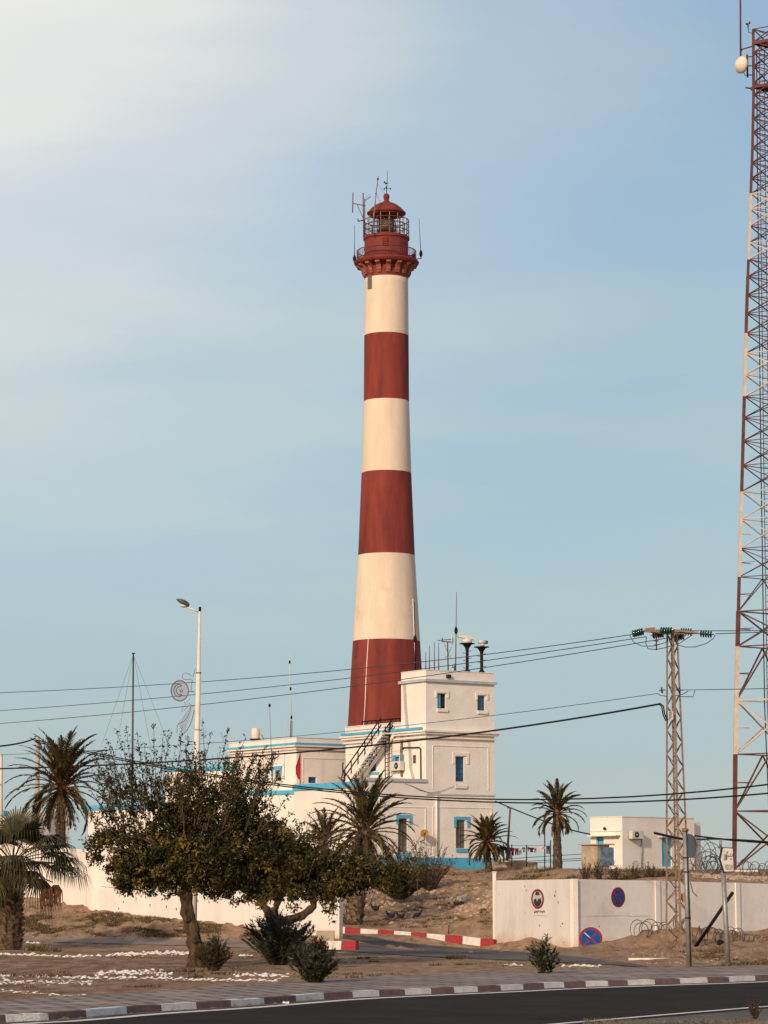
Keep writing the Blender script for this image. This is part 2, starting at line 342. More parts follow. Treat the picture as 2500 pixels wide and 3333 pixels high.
# surface zones: 1 = dark garden soil between pavement and lane
zv = np.clip((GY-kerbY(GX)-5)/3, 0, 1)*np.clip((126-GY+GX*.1)/5, 0, 1)*np.clip((-1-GX)/5, .15, 1)
zatt = me.attributes.new('garden', 'FLOAT', 'POINT'); zatt.data.foreach_set('value', zv.ravel().astype(np.float32))
gm = bpy.data.materials.new('ground_soil'); gm.use_nodes = True; t = gm.node_tree; b = t.nodes['Principled BSDF']; b.inputs['Roughness'].default_value = .95; b.inputs['Specular IOR Level'].default_value = .1
def gn(tp, **kw):
    n = t.nodes.new(tp)
    for k, v in kw.items(): setattr(n, k, v)
    return n
tcg = gn('ShaderNodeTexCoord'); at_ = gn('ShaderNodeAttribute', attribute_name='garden')
def gnoise(sc, det=6, rough=.6, stretch=None):
    n = gn('ShaderNodeTexNoise'); n.inputs['Scale'].default_value = sc; n.inputs['Detail'].default_value = det; n.inputs['Roughness'].default_value = rough
    if stretch:
        m_ = gn('ShaderNodeMapping'); m_.inputs['Scale'].default_value = stretch; t.links.new(tcg.outputs['Object'], m_.inputs[0]); t.links.new(m_.outputs[0], n.inputs['Vector'])
    else: t.links.new(tcg.outputs['Object'], n.inputs['Vector'])
    return n.outputs['Fac']
def gramp(f, st):
    r = gn('ShaderNodeValToRGB'); e = r.color_ramp.elements
    while len(e) < len(st): e.new(.5)
    for q, (p, c) in zip(e, st): q.position = p; q.color = (*c, 1)
    t.links.new(f, r.inputs[0]); return r.outputs[0]
def gmix(f, a, b_):
    m_ = gn('ShaderNodeMix', data_type='RGBA'); 
    t.links.new(f, m_.inputs[0]); t.links.new(a, m_.inputs[6])
    if isinstance(b_, tuple): m_.inputs[7].default_value = (*b_, 1)
    else: t.links.new(b_, m_.inputs[7])
    return m_.outputs[2]
sand = gramp(gnoise(1.6, 9, .78, (1, .3, 1)), [(.35, (.20, .115, .062)), (.46, (.37, .225, .13)), (.57, (.49, .32, .20)), (.7, (.58, .42, .29))])
gard = gramp(gnoise(2.0, 9, .8, (.7, .22, 1)), [(.35, (.15, .08, .045)), (.45, (.28, .16, .095)), (.55, (.40, .245, .155)), (.64, (.56, .39, .27))])
c = gmix(at_.outputs['Fac'], sand, gard)
scr = gramp(gnoise(1.1, 9, .8, (.6, .3, 1)), [(.58, (0, 0, 0)), (.66, (.85, .85, .85))])
c = gmix(scr, c, (.055, .045, .022))
peb = gramp(gnoise(9, 3, .5, (1, .5, 1)), [(.68, (0, 0, 0)), (.74, (.6, .6, .6))])
c = gmix(peb, c, (.55, .45, .36))
t.links.new(c, b.inputs['Base Color'])
bp = gn('ShaderNodeBump'); bp.inputs['Strength'].default_value = 1.0; bp.inputs['Distance'].default_value = .2; t.links.new(gnoise(5, 10, .75), bp.inputs['Height']); t.links.new(bp.outputs[0], b.inputs['Normal'])
me.materials.append(gm)
g = bpy.data.objects.new('ground', me); S.collection.objects.link(g); structure(g)
def ghit(px, py):      # photo pixel -> point on the ground
    d = ray(px, py).normalized(); t0 = 40.0
    while t0 < 400:
        p = C0+d*(t0+5)
        if p.z < gz(p.x, p.y):
            lo, hi = t0, t0+5
            for _ in range(7):
                m_ = (lo+hi)/2; p = C0+d*m_
                if p.z < gz(p.x, p.y): hi = m_
                else: lo = m_
            p = C0+d*hi; return Vector((p.x, p.y, gz(p.x, p.y)))
        t0 += 5
    return C0+d*200
# road, markings, pavement, kerb, lane
def strip(name, L, Rr, z, m, uvz=None):
    mb = MB()
    for i in range(len(L)-1):
        a, b_, c_, d_ = L[i], Rr[i], Rr[i+1], L[i+1]
        mb.add([(a[0], a[1], z), (b_[0], b_[1], z), (c_[0], c_[1], z), (d_[0], d_[1], z)], [(0, 1, 2, 3)])
    return mb
M['asphalt'] = mat('asphalt', (.032, .026, .020), var=.16, scale=.35, rough=.95, bump=.35, detail=10, stain=(.046, .037, .029), spec=.05)
M['lane'] = mat('dusty_asphalt', (.115, .09, .072), var=.25, scale=.5, rough=.9, bump=.3, detail=9, stain=(.24, .18, .14))
M['paint'] = mat('road_paint', (.70, .64, .57), var=.15, scale=5, stain=(.25, .21, .18))
pv = bpy.data.materials.new('paving_blocks'); pv.use_nodes = True; t = pv.node_tree; b = t.nodes['Principled BSDF']; b.inputs['Roughness'].default_value = .9
tcg = gn('ShaderNodeTexCoord'); mpp = gn('ShaderNodeMapping'); mpp.inputs['Rotation'].default_value = (0, 0, R(-28)); t.links.new(tcg.outputs['Object'], mpp.inputs[0])
br = gn('ShaderNodeTexBrick'); br.inputs['Scale'].default_value = 1; br.inputs['Brick Width'].default_value = .55; br.inputs['Row Height'].default_value = 1.5; br.inputs['Mortar Size'].default_value = .09; br.inputs['Mortar Smooth'].default_value = .3
br.inputs['Color1'].default_value = (.21, .155, .12, 1); br.inputs['Color2'].default_value = (.28, .205, .16, 1); br.inputs['Mortar'].default_value = (.07, .05, .038, 1)
t.links.new(mpp.outputs[0], br.inputs['Vector'])
dst = gramp(gnoise(.5, 8, .7), [(.5, (0, 0, 0)), (.72, (1, 1, 1))])
t.links.new(gmix(dst, br.outputs['Color'], (.42, .29, .20)), b.inputs['Base Color'])
bp = gn('ShaderNodeBump'); bp.inputs['Strength'].default_value = .5; bp.inputs['Distance'].default_value = .02; t.links.new(br.outputs['Fac'], bp.inputs['Height']); bp.invert = True; t.links.new(bp.outputs[0], b.inputs['Normal'])
M['paving'] = pv
def off(P, d, z=None):
    out = []
    for i, p in enumerate(P):
        q = (P[min(i+1, len(P)-1)]-P[max(i-1, 0)]); q.z = 0; q.normalize(); nn = Vector((-q.y, q.x, 0)); o = p+nn*d
        if z is not None: o.z = z
        out.append(o)
    return out
def dens(P, n=6):
    out = []
    for i in range(len(P)-1):
        for k in range(n):
            out.append(P[i].lerp(P[i+1], k/n))
    out.append(P[-1].copy()); return out
# extend the kerb line far both ways
d0 = (KP[0]-KP[1]).normalized(); d1 = (KP[-1]-KP[-2]).normalized()
KP = [KP[0]+d0*60]+KP+[KP[-1]+d1*80]
def smooth(P, it=2):
    for _ in range(it):
        P = [P[0]]+[(P[i-1]+P[i]*2+P[i+1])/4 for i in range(1, len(P)-1)]+[P[-1]]
    return P
KD = smooth(dens(KP, 8), 6)
NE = [onz(x, y, 0) for x, y in [(600, 3440), (1400, 3370), (2150, 3306), (2330, 3291), (2500, 3277), (2900, 3250)]]   # near edge line of the road
d0 = (NE[0]-NE[1]).normalized(); d1 = (NE[-1]-NE[-2]).normalized()
NE = [NE[0]+d0*60]+NE+[NE[-1]+d1*80]
NED = dens(NE, 6)
mb = MB(); xa = NED; 
# asphalt between the near edge and the kerb foot
L_ = [Vector((p.x, p.y, 0)) for p in KD]
def resample(P, n):
    ds = [0]
    for i in range(1, len(P)): ds.append(ds[-1]+(P[i]-P[i-1]).length)
    tt = np.linspace(0, ds[-1], n); return [Vector((np.interp(a, ds, [p.x for p in P]), np.interp(a, ds, [p.y for p in P]), 0)) for a in tt]
K80, N80 = resample(KD, 120), resample(NED, 120)
N80w = off(N80, -.35)
mb = strip('road', K80, N80w, 0.0, None); structure(mb.build('road', M['asphalt'], loc=(0, 70, 0)))
shoulder = off(N80, -9, 0)
mb = MB()
for i in range(119):
    mb.add([N80w[i], N80w[i+1], shoulder[i+1], shoulder[i]], [(0, 1, 2, 3)])
for k in range(len(mb.v)): mb.v[k] = (mb.v[k][0], mb.v[k][1], -.004)
structure(mb.build('road_shoulder', M['lane'], loc=(0, 60, 0)))
# a strip of soil with dry grass nearest the camera
so1 = off(N80, -3.0, .012); so2 = off(N80, -14, .06)
mb = MB()
for i in range(119):
    mb.add([so1[i], so1[i+1], so2[i+1], so2[i]], [(0, 1, 2, 3)])
structure(mb.build('verge', gm, loc=(0, 55, 0)))
for P, nm, a, bb in ((K80, 'road_marking', -.85, -.5), (N80, 'road_marking', .0, .22)):
    q1, q2 = off(P, a, .005), off(P, bb, .005); mb = MB()
    for i in range(119): mb.add([q1[i], q1[i+1], q2[i+1], q2[i]], [(0, 1, 2, 3)])
    structure(mb.build(nm, M['paint'], loc=(0, 70, 0)))
# gutter dirt along the kerb
mb = MB(); q1, q2 = off(K80, -.3, .004), off(K80, .02, .006)
for i in range(119): mb.add([q1[i], q1[i+1], q2[i+1], q2[i]], [(0, 1, 2, 3)])
structure(mb.build('gutter_dirt', M['lane'], loc=(0, 70, 0)))
# kerb blocks painted alternately
kb_px = [-110, 20, 160, 276, 411, 523, 641, 754, 948, 1060, 1150, 1236, 1317, 1406, 1480, 1557, 1632, 1705, 1773, 1838, 1908, 1983, 2045, 2133, 2215, 2305, 2370, 2460, 2560, 2660]
kb_px = [-110, 20, 160, 283, 415, 528, 641, 754, 862, 966, 1057, 1150, 1236, 1320, 1405, 1480, 1557, 1632, 1705, 1773, 1838, 1908, 1981, 2045, 2133, 2215, 2305, 2375, 2460, 2550, 2640]
mb = MB(); rk = random.Random(3)
def kpt(px):      # point on the kerb line seen at photo column px
    best = None
    for i in range(len(KD)-1):
        a, b_ = KD[i], KD[i+1]
        pa = CX+F*a.x/(a.y*math.cos(PITCH)-CAMZ*math.sin(PITCH)); pb = CX+F*b_.x/(b_.y*math.cos(PITCH)-CAMZ*math.sin(PITCH))
        if pa <= px <= pb: return a.lerp(b_, (px-pa)/(pb-pa)), (b_-a).normalized()
    return None, None
for i in range(len(kb_px)-1):
    p, _ = kpt(kb_px[i]); q, _ = kpt(kb_px[i+1])
    if p is None or q is None: continue
    white = i % 2 == 1
    nseg = 5; pts = [kpt(kb_px[i]+(kb_px[i+1]-kb_px[i])*k/nseg)[0] for k in range(nseg+1)]
    for k in range(nseg):
        a, b_ = pts[k], pts[k+1]; d = (b_-a).normalized(); nn = Vector((-d.y, d.x, 0)); h = .15+rk.uniform(-.008, .008)
        s_ = .03
        vs = [a+Vector((0, 0, -.05)), b_+Vector((0, 0, -.05)), b_+nn*s_+Vector((0, 0, h)), a+nn*s_+Vector((0, 0, h)), a+nn*.26+Vector((0, 0, h+.004)), b_+nn*.26+Vector((0, 0, h+.004))]
        mb.add(vs, [(0, 1, 2, 3), (3, 2, 5, 4)], 0 if white else 1)
k = mb.build('kerb', [M['kwhite'], M['kred']], loc=(0, 70, 0)); structure(k)
# pavement: from kerb back to the soil edge
PB = [onz(x, y, .13) for x, y in [(-400, 3290), (0, 3257), (400, 3236), (800, 3206), (1200, 3182), (1500, 3166), (1900, 3156), (2150, 3150), (2500, 3146), (2800, 3140)]]
d0 = (PB[0]-PB[1]).normalized(); d1 = (PB[-1]-PB[-2]).normalized(); PB = [PB[0]+d0*60]+PB+[PB[-1]+d1*80]
P80 = resample(dens(PB, 6), 240); KK = off(resample(KD, 240), .25)
mb = MB(); rp = random.Random(5)
for p in P80: 
    p.z = 0; p.y += rp.uniform(-.25, .35)
for i in range(239):
    vs = [Vector((KK[i].x, KK[i].y, .150)), Vector((KK[i+1].x, KK[i+1].y, .150)), Vector((P80[i+1].x, P80[i+1].y, .145)), Vector((P80[i].x, P80[i].y, .145))]
    mb.add(vs, [(0, 1, 2, 3)])
structure(mb.build('pavement', M['paving'], loc=(0, 75, 0)))
# side lane
lane_top = [(-300, 3046), (100, 3052), (350, 3056), (640, 3062), (900, 3068), (1100, 3064), (1250, 3062), (1400, 3078), (1600, 3093), (1800, 3108), (2000, 3128), (2120, 3148)]
lane_bot = [(-300, 3056), (100, 3066), (350, 3072), (640, 3080), (900, 3090), (1100, 3096), (1250, 3106), (1400, 3116), (1600, 3124), (1800, 3132), (2000, 3142), (2120, 3152)]
def lane_pts(px):
    out = []
    for k in range(len(px)-1):
        for j in range(10):
            x = px[k][0]+(px[k+1][0]-px[k][0])*j/10; y = px[k][1]+(px[k+1][1]-px[k][1])*j/10; out.append(ghit(x, y))
    return out
lt, lb = lane_pts(lane_top), lane_pts(lane_bot); mb = MB()
M['lane2'] = mat('sandy_asphalt', (.25, .195, .155), var=.2, scale=.5, rough=.9, bump=.3, detail=9, stain=(.34, .25, .18))
for i in range(len(lt)-1):
    for j in range(6):
        q = [lt[i].lerp(lb[i], j/6), lt[i+1].lerp(lb[i+1], j/6), lt[i+1].lerp(lb[i+1], (j+1)/6), lt[i].lerp(lb[i], (j+1)/6)]
        mb.add([Vector((p.x, p.y, gz(p.x, p.y)+.022)) for p in q], [(3, 2, 1, 0)], 1 if i < 40 else 0)
structure(mb.build('side_lane', [M['lane'], M['lane2']], loc=(0, 110, 0)))
# ------------------------------------------------------------------ wall frames
class Frame:
    def __init__(s, O, u, n): s.O = Vector((O[0], O[1], 0)); s.u = Vector((u[0], u[1], 0)).normalized(); s.n = Vector((n[0], n[1], 0)).normalized()
    def hit(s, px, py, d=0):
        r_ = ray(px, py); o = s.O+s.n*d; tt = (o-C0).dot(s.n)/r_.dot(s.n); p = C0+r_*tt
        return (p-s.O).dot(s.u), p.z
    def P(s, a, z, d=0): q = s.O+s.u*a+s.n*d; return Vector((q.x, q.y, z))
    def px(s, x0, x1, y0, y1, d=0):
        xm, ym = (x0+x1)/2, (y0+y1)/2
        a0 = s.hit(x0, ym, d)[0]; a1 = s.hit(x1, ym, d)[0]; z1 = s.hit(xm, y0, d)[1]; z0 = s.hit(xm, y1, d)[1]
        return min(a0, a1), max(a0, a1), z0, z1
def fbox(mb, fr, a0, a1, z0, z1, d0, d1, m=0):
    mb.para(fr.P(a0, z0, d0), fr.u*(a1-a0), fr.n*(d1-d0), Vector((0, 0, z1-z0)), m)
def facade(mb, fr, a0, a1, z0, z1, holes, dep=.22, m=0):
    As = sorted({a0, a1, *[h[0] for h in holes], *[h[1] for h in holes]}); Zs = sorted({z0, z1, *[h[2] for h in holes], *[h[3] for h in holes]})
    As = [a for a in As if a0 <= a <= a1]; Zs = [z for z in Zs if z0 <= z <= z1]
    for i in range(len(As)-1):
        for j in range(len(Zs)-1):
            am, zm = (As[i]+As[i+1])/2, (Zs[j]+Zs[j+1])/2
            if any(h[0] < am < h[1] and h[2] < zm < h[3] for h in holes): continue
            mb.add([fr.P(As[i], Zs[j]), fr.P(As[i+1], Zs[j]), fr.P(As[i+1], Zs[j+1]), fr.P(As[i], Zs[j+1])], [(0, 1, 2, 3)], m)
    for h in holes:
        c = [(h[0], h[2]), (h[1], h[2]), (h[1], h[3]), (h[0], h[3])]
        for i in range(4):
            p, q = c[i], c[(i+1) % 4]
            mb.add([fr.P(*p), fr.P(*q), fr.P(*q, -dep), fr.P(*p, -dep)], [(0, 1, 2, 3)], m)
def wbox(mb, fr, a0, a1, z0, z1, dep, holes, m=0, roof=True):   # box with a pierced front on frame, depth behind
    facade(mb, fr, a0, a1, z0, z1, holes, m=m)
    A, B = fr.P(a0, z0), fr.P(a1, z0); Cb, D = fr.P(a1, z0, -dep), fr.P(a0, z0, -dep); h = Vector((0, 0, z1-z0))
    mb.add([B, Cb, Cb+h, B+h], [(0, 1, 2, 3)], m); mb.add([Cb, D, D+h, Cb+h], [(0, 1, 2, 3)], m)
    if roof: mb.add([A+h, B+h, Cb+h, D+h], [(0, 1, 2, 3)], m)
def window(parent, fr, h, fm, pm, bars=(1, 3), name='window', sur=None, surm=None, sill=None, sillm=None, dep=.18, label=None, leaf=None):
    a0, a1, z0, z1 = h; w = .05; mb = MB()
    for q in ((a0, a0+w, z0, z1), (a1-w, a1, z0, z1), (a0+w, a1-w, z0, z0+w), (a0+w, a1-w, z1-w, z1)): fbox(mb, fr, *q, -dep, -dep+.07)
    for k in range(1, bars[0]+1): 
        a = a0+(a1-a0)*k/(bars[0]+1); fbox(mb, fr, a-.02, a+.02, z0+w, z1-w, -dep+.005, -dep+.06)
    for k in range(1, bars[1]+1):
        z = z0+(z1-z0)*k/(bars[1]+1); fbox(mb, fr, a0+w, a1-w, z-.02, z+.02, -dep+.002, -dep+.055)
    wo_ = mb.build(name, fm, parent)
    if label: wo_['label'] = label
    mb = MB(); fbox(mb, fr, a0-.03, a1+.03, z0-.03, z1+.03, -dep-.04, -dep-.002); mb.build('pane', pm, wo_)
    if leaf:
        mb = MB(); fbox(mb, fr, a0+w, a0+(a1-a0)*.45, z0+w, z1-w, -dep+.06, -dep+.09); mb.build('shutter_leaf', leaf, wo_)
    if sur:   # label-mould surround
        s0, s1, zt, zb, e = sur; mb = MB()
        fbox(mb, fr, s0, s1, z1+.06, zt, .002, .06)
        fbox(mb, fr, s0, s0+e, zb, z1+.06, .002, .06); fbox(mb, fr, s1-e, s1, zb, z1+.06, .002, .06)
        mb.build('surround', surm, wo_)
    if sill:
        mb = MB(); fbox(mb, fr, *sill, .002, .10); mb.build('sill', sillm, wo_)
    return wo_
# ------------------------------------------------------------------ keeper's building round the tower
th = R(34); RD = Vector((math.cos(th), math.sin(th), 0)); LD = Vector((-math.sin(th), math.cos(th), 0))
A0 = at(1387, 2600, 192)
FR = Frame(A0, RD, -LD)      # sunless right-hand facade
FL = Frame(A0, LD, -RD)      # sunlit left-hand facade (a grows away to the left)
zg = gz(A0.x, A0.y)-.3
Wr = FR.hit(1610, 2500)[0]
base = thing('station_building', 'white three storey flat roofed building with blue plinth built against the foot of the lighthouse', 'building', (A0.x, A0.y, zg))
z1 = FR.hit(1387, 2541)[1]; z2 = FR.hit(1387, 2372)[1]; z3 = FR.hit(1387, 2180)[1]
zband = FR.hit(1387, 2212)[1]
uB = FR.hit(1195, 2600)[0]
Lm = FL.hit(1125, 2450)[0]; Lt = FL.hit(1306, 2300)[0]
hw = {k: FR.px(*v) for k, v in {'d1': (1296, 1326, 2664, 2775), 'd2': (1484, 1514, 2669, 2761), 'm': (1483, 1511, 2463, 2552), 't1': (1424, 1451, 2258, 2306), 't2': (1554, 1579, 2265, 2313)}.items()}
FBx = Frame(FR.P(uB, 0), LD, -RD); G1 = FBx.hit(958, 2600)[0]; mb = MB()
facade(mb, FR, uB, Wr, zg, z1, [hw['d1'], hw['d2']]); facade(mb, FR, 0, Wr, z1, z2, [hw['m']]); facade(mb, FR, 0, Wr, z2, z3, [hw['t1'], hw['t2']])
lw = {'a': FL.px(1202, 1224, 2472, 2510), 'b': FL.px(1286, 1300, 2462, 2485), 'c': FL.px(1342, 1354, 2458, 2485)}
facade(mb, FL, 0, Lm, z1, z2, [lw['a'], lw['b'], lw['c']]); facade(mb, FL, 0, Lt, z2, z3, [])
def vquad(mb, p, q, za, zb): mb.add([Vector((p.x, p.y, za)), Vector((q.x, q.y, za)), Vector((q.x, q.y, zb)), Vector((p.x, p.y, zb))], [(0, 1, 2, 3)])
pB = FR.P(uB, 0); pR = FR.P(Wr, 0); pA = FR.P(0, 0)
vquad(mb, pB, pB+LD*G1, zg, z1-.3); vquad(mb, pR, pR+LD*Lm, zg, z2); vquad(mb, pB+LD*G1, pR+LD*G1, zg, z1)
vquad(mb, pA+LD*Lm, pR+LD*Lm, zg, z2); vquad(mb, pA+LD*(G1-.2), pA+LD*Lm, zg, z1); vquad(mb, pR, pR+LD*Lt, z2, z3); vquad(mb, pA+LD*Lt, pR+LD*Lt, z2, z3)
def hquad(mb, p, a, b_, z): mb.add([Vector((q.x, q.y, z)) for q in (p, p+a, p+a+b_, p+b_)], [(0, 1, 2, 3)])
hquad(mb, pB, RD*(Wr-uB), LD*G1, z1-.55); hquad(mb, pA, RD*Wr, LD*Lm, z2-.1); hquad(mb, pA, RD*Wr, LD*Lt, z3-.5)
wl = mb.build('wall', M['white'], base)
# parapets, cornices
def band(mb, z0, z1_, d, Lr, Ll, inn=.0, m=0, backs=True):
    fbox(mb, FR, -d, Lr+d, z0, z1_, -.12, d, m)            # right facade
    fbox(mb, FL, d*0+.12, Ll+d, z0, z1_, -.12, d, m)              # left facade
mb = MB(); band(mb, zband-.13, zband+.06, .16, Wr, Lt); mb.build('cornice', M['greyb'], base)
mb = MB()
for k, (y0, y1, d) in enumerate([(2376, 2382, .34), (2382.5, 2389, .24), (2396, 2402, .16)]):
    za, zb = FR.hit(1387, y1)[1], FR.hit(1387, y0)[1]; band(mb, za, zb, d, Wr, Lm)
mb.build('cornice', M['white2'], base)
mb = MB(); za, zb = FL.hit(1387, 2374)[1], FL.hit(1387, 2366)[1]; fbox(mb, FL, .35, Lm+.2, za, zb, .003, .30); mb.build('blue_band', M['blue'], base)
mb = MB(); fbox(mb, FL, Lt, Lm, z2-.1, zb+.45, -.3, .05)      # low parapet of the tower terrace
fbox(mb, FL, Lt+.05, Lm, zb+.45, zb+.5, -.34, .09); mb.build('parapet', M['white2'], base)
mb = MB(); fbox(mb, FR, 0, Wr, z3-.02, z3+.03, -.3, .03); fbox(mb, FL, .3, Lt, z3-.02, z3+.03, -.3, .03)
fbox(mb, FR, 0, Wr, z3+.03, z3+.03+.001, -.28, .0); mb.build('coping', M['white2'], base)
mb = MB(); q = FR.px(1452, 1463, 2196, 2207); fbox(mb, FR, *q, -.05, .22); mb.build('spout', M['dark'], base)
mb = MB(); q = FR.px(1440, 1610, 2792, 2819); fbox(mb, FR, uB-.05, Wr+.05, zg, q[3], -.1, .07); mb.build('plinth', M['blue'], base)
mb = MB(); fbox(mb, FR, uB-.08, 0, z1-.12, z1+.10, -.3, .10); fbox(mb, FR, 0, Wr+.06, FR.hit(1500, 2590)[1], FR.hit(1500, 2585)[1], -.1, .05); mb.build('ledge', M['greyb'], base)
# terrace wing coping running back left with blue paint
FB = Frame(pB, LD, -RD)
mb = MB(); fbox(mb, FB, .35, G1+.1, z1-.52, z1-.10, -.3, .10); mb.build('blue_coping', M['blue'], base)
# mouldings
def mould(fr, x0, x1, y0, y1, w=.05, sides='tlrb'):
    a0, a1, za, zb = fr.px(x0, x1, y0, y1); mb = MB()
    if 't' in sides: fbox(mb, fr, a0, a1, zb-w, zb, .002, .04)
    if 'b' in sides: fbox(mb, fr, a0, a1, za, za+w, .002, .04)
    if 'l' in sides: fbox(mb, fr, a0, a0+w, za+w, zb-w, .002, .04)
    if 'r' in sides: fbox(mb, fr, a1-w, a1, za+w, zb-w, .002, .04)
    mb.build('moulding', M['white'], base)
mould(FR, 1408, 1590, 2428, 2572, sides='tlr'); mould(FR, 1408, 1600, 2628, 2780, sides='tlr'); mould(FR, 1205, 1386, 2625, 2780, sides='tlr')
mould(FL, 1345, 1128, 2446, 2540, sides='tlr')
def sur(x0, x1, yt, yb, e=.22): a0, a1, zb_, zt_ = FR.px(x0, x1, yt, yb); return (a0, a1, zt_, zb_, e)
def sil(x0, x1, yt, yb): return FR.px(x0, x1, yt, yb)
window(base, FR, hw['d1'], M['shutter'], M['shutter'], (1, 3), 'shuttered_window', sur(1289, 1340, 2652, 2682, .2), M['blue'], sil(1293, 1332, 2776, 2785), M['blue'], dep=.15)
window(base, FR, hw['d2'], M['shutter'], M['shutter'], (1, 3), 'shuttered_window', sur(1477, 1528, 2658, 2693, .2), M['blue'], sil(1483, 1521, 2762, 2773), M['blue'], dep=.15)
window(base, FR, hw['m'], M['dblue'], M['glassb'], (1, 4), 'window', sur(1473, 1526, 2450, 2486, .2), M['white2'], sil(1480, 1518, 2556, 2566), M['white2'])
window(base, FR, hw['t1'], M['black'], M['dark'], (1, 0), 'window', sur(1416, 1460, 2248, 2270, .14), M['white2'], sil(1422, 1456, 2308, 2317), M['white2'], leaf=M['blue'], label='upper window with one blue leaf half open')
window(base, FR, hw['t2'], M['dblue'], M['glassb'], (0, 0), 'window', sur(1548, 1589, 2256, 2278, .14), M['white2'], sil(1553, 1585, 2315, 2324), M['white2'])
sa = FL.px(1190, 1228, 2464, 2484)
window(base, FL, lw['a'], M['dblue'], M['dblue'], (0, 0), 'blue_window', (sa[0], sa[1], sa[3], sa[2], .18), M['blue'], FL.px(1204, 1234, 2514, 2520), M['blue'])
sa = FL.px(1280, 1316, 2457, 2490)
window(base, FL, lw['b'], M['dblue'], M['blue'], (0, 0), 'blue_window', (sa[0], sa[1], sa[3], sa[2], .3), M['blue'])
window(base, FL, lw['c'], M['shutter'], M['shutter'], (0, 2), 'small_window')
mb = MB(); a, zt = FR.hit(1418, 2597); _, zb = FR.hit(1422, 2782)
mb.tube([FR.P(a, zt, .1), FR.P(a, zb, .1)], .075, 8); mb.tube([FR.P(a, zt-.02, .1), FR.P(a, zt+.12, .1)], .11, 8); mb.build('drainpipe', M['white'], base)
# conduit and cable bundle on the sunlit face
mb = MB(); pts = [FL.P(*FL.hit(x, y, .06), .06) for x, y in [(1312, 2440), (1312, 2434), (1364, 2433), (1369, 2437), (1370, 2536)]]; mb.tube(pts, .05, 6); mb.build('conduit', M['black'], base)
mb = MB()
for k in range(3):
    x = 1305+k*1.8; pts = [FL.P(*FL.hit(x+random.uniform(-1.5, 1.5), y, .1), .1) for y in range(2372, 2540, 12)]; mb.tube(pts, .045, 5)
mb.build('cable_bundle', M['steel'], base)
# loose cables sagging on the facade
mb = MB(); mb.tube([FR.P(*FR.hit(x, y, .05), .05) for x, y in [(1340, 2557), (1365, 2572), (1400, 2580), (1440, 2574), (1470, 2562), (1490, 2553)]], .012, 4); mb.build('loose_cable', M['wire'], base)
mb = MB(); mb.tube([FR.P(*FR.hit(x, y, .05), .05) for x, y in [(1318, 2550), (1350, 2562), (1400, 2582), (1435, 2580)]], .012, 4); mb.build('loose_cable', M['wire'], base)
mb = MB()
for k in range(4):
    mb.tube([FL.P(*FL.hit(x+k*2.5, y, .05), .05) for x, y in [(1312, 2225), (1316, 2300), (1322, 2370), (1330, 2440), (1333, 2500), (1342, 2538)]], .010, 4)
mb.build('loose_cable', M['wire'], base)
# split AC units
def ac_unit(fr, x0, x1, y0, y1, dep, label, pipe=None):
    q = fr.px(x0, x1, y0, y1, dep); r_ = thing('air_conditioner', label, 'air conditioner', fr.P((q[0]+q[1])/2, q[2], dep/2), 'outdoor units of air conditioners')
    mb = MB(); fbox(mb, fr, q[0], q[1], q[2], q[3], .12, dep); c = mb.build('casing', M['ac'], r_)
    mb = MB(); w = (q[1]-q[0]); h = q[3]-q[2]; rr = h*.36; cc = fr.P(q[0]+w*(.38), (q[2]+q[3])/2, dep+.003)
    mb.lathe([(rr, 0), (rr, .015), (rr*.8, .02)], cc, 20, axis=fr.n); mb.lathe([(rr*.3, .02), (rr*.28, .035)], cc, 10, axis=fr.n, mats=[1]); mb.build('fan_grille', [M['dark'], M['ac']], r_)
    mb = MB()
    for a in (q[0]+.1*w, q[1]-.1*w): 
        fbox(mb, fr, a-.02, a+.02, q[2]-.05, q[2], .01, dep-.02)
    fbox(mb, fr, q[0]+.1*w, q[1]-.1*w, q[2]-.04, q[2]-.01, .01, .04)
    mb.build('bracket', M['steel'], r_)
    if pipe:
        mb = MB(); mb.tube([fr.P(*fr.hit(x, y, .06), .06) for x, y in pipe], .035, 6); mb.build('pipe', M['galv'], r_)
    return r_
ac_unit(FL, 1303, 1268, 2478, 2508, .42, 'white air conditioner unit with round fan beside the caged cables on the white station building')
# ladder up the sunlit face
def ladder(label, fr, x0, x1, y0, y1, d, nm='ladder', n=14, hoop=False):
    a0 = fr.hit(x0, (y0+y1)/2, d)[0]; a1 = fr.hit(x1, (y0+y1)/2, d)[0]; zt = fr.hit(x0, y0, d)[1]; zb = fr.hit(x0, y1, d)[1]
    r_ = thing(nm, label, 'ladder', fr.P(a0, zb, d)); mb = MB()
    for a in (a0, a1): mb.bar(fr.P(a, zb, d), fr.P(a, zt, d), .075)
    mb.tube([fr.P(a0, zt, d), fr.P(a0, zt+.25, d*.6), fr.P(a0, zt+.25, .0)], .03, 5); mb.build('rail', M['black'], r_)
    for k in range(n): mb = MB(); z = zb+(zt-zb)*(k+.5)/n; mb.bar(fr.P(a0, z, d), fr.P(a1, z, d), .04); mb.build('rung', M['black'], r_)
    return r_
ladder('black iron ladder fixed upright to the sunlit face of the white building', FL, 1267, 1254, 2362, 2538, .35)
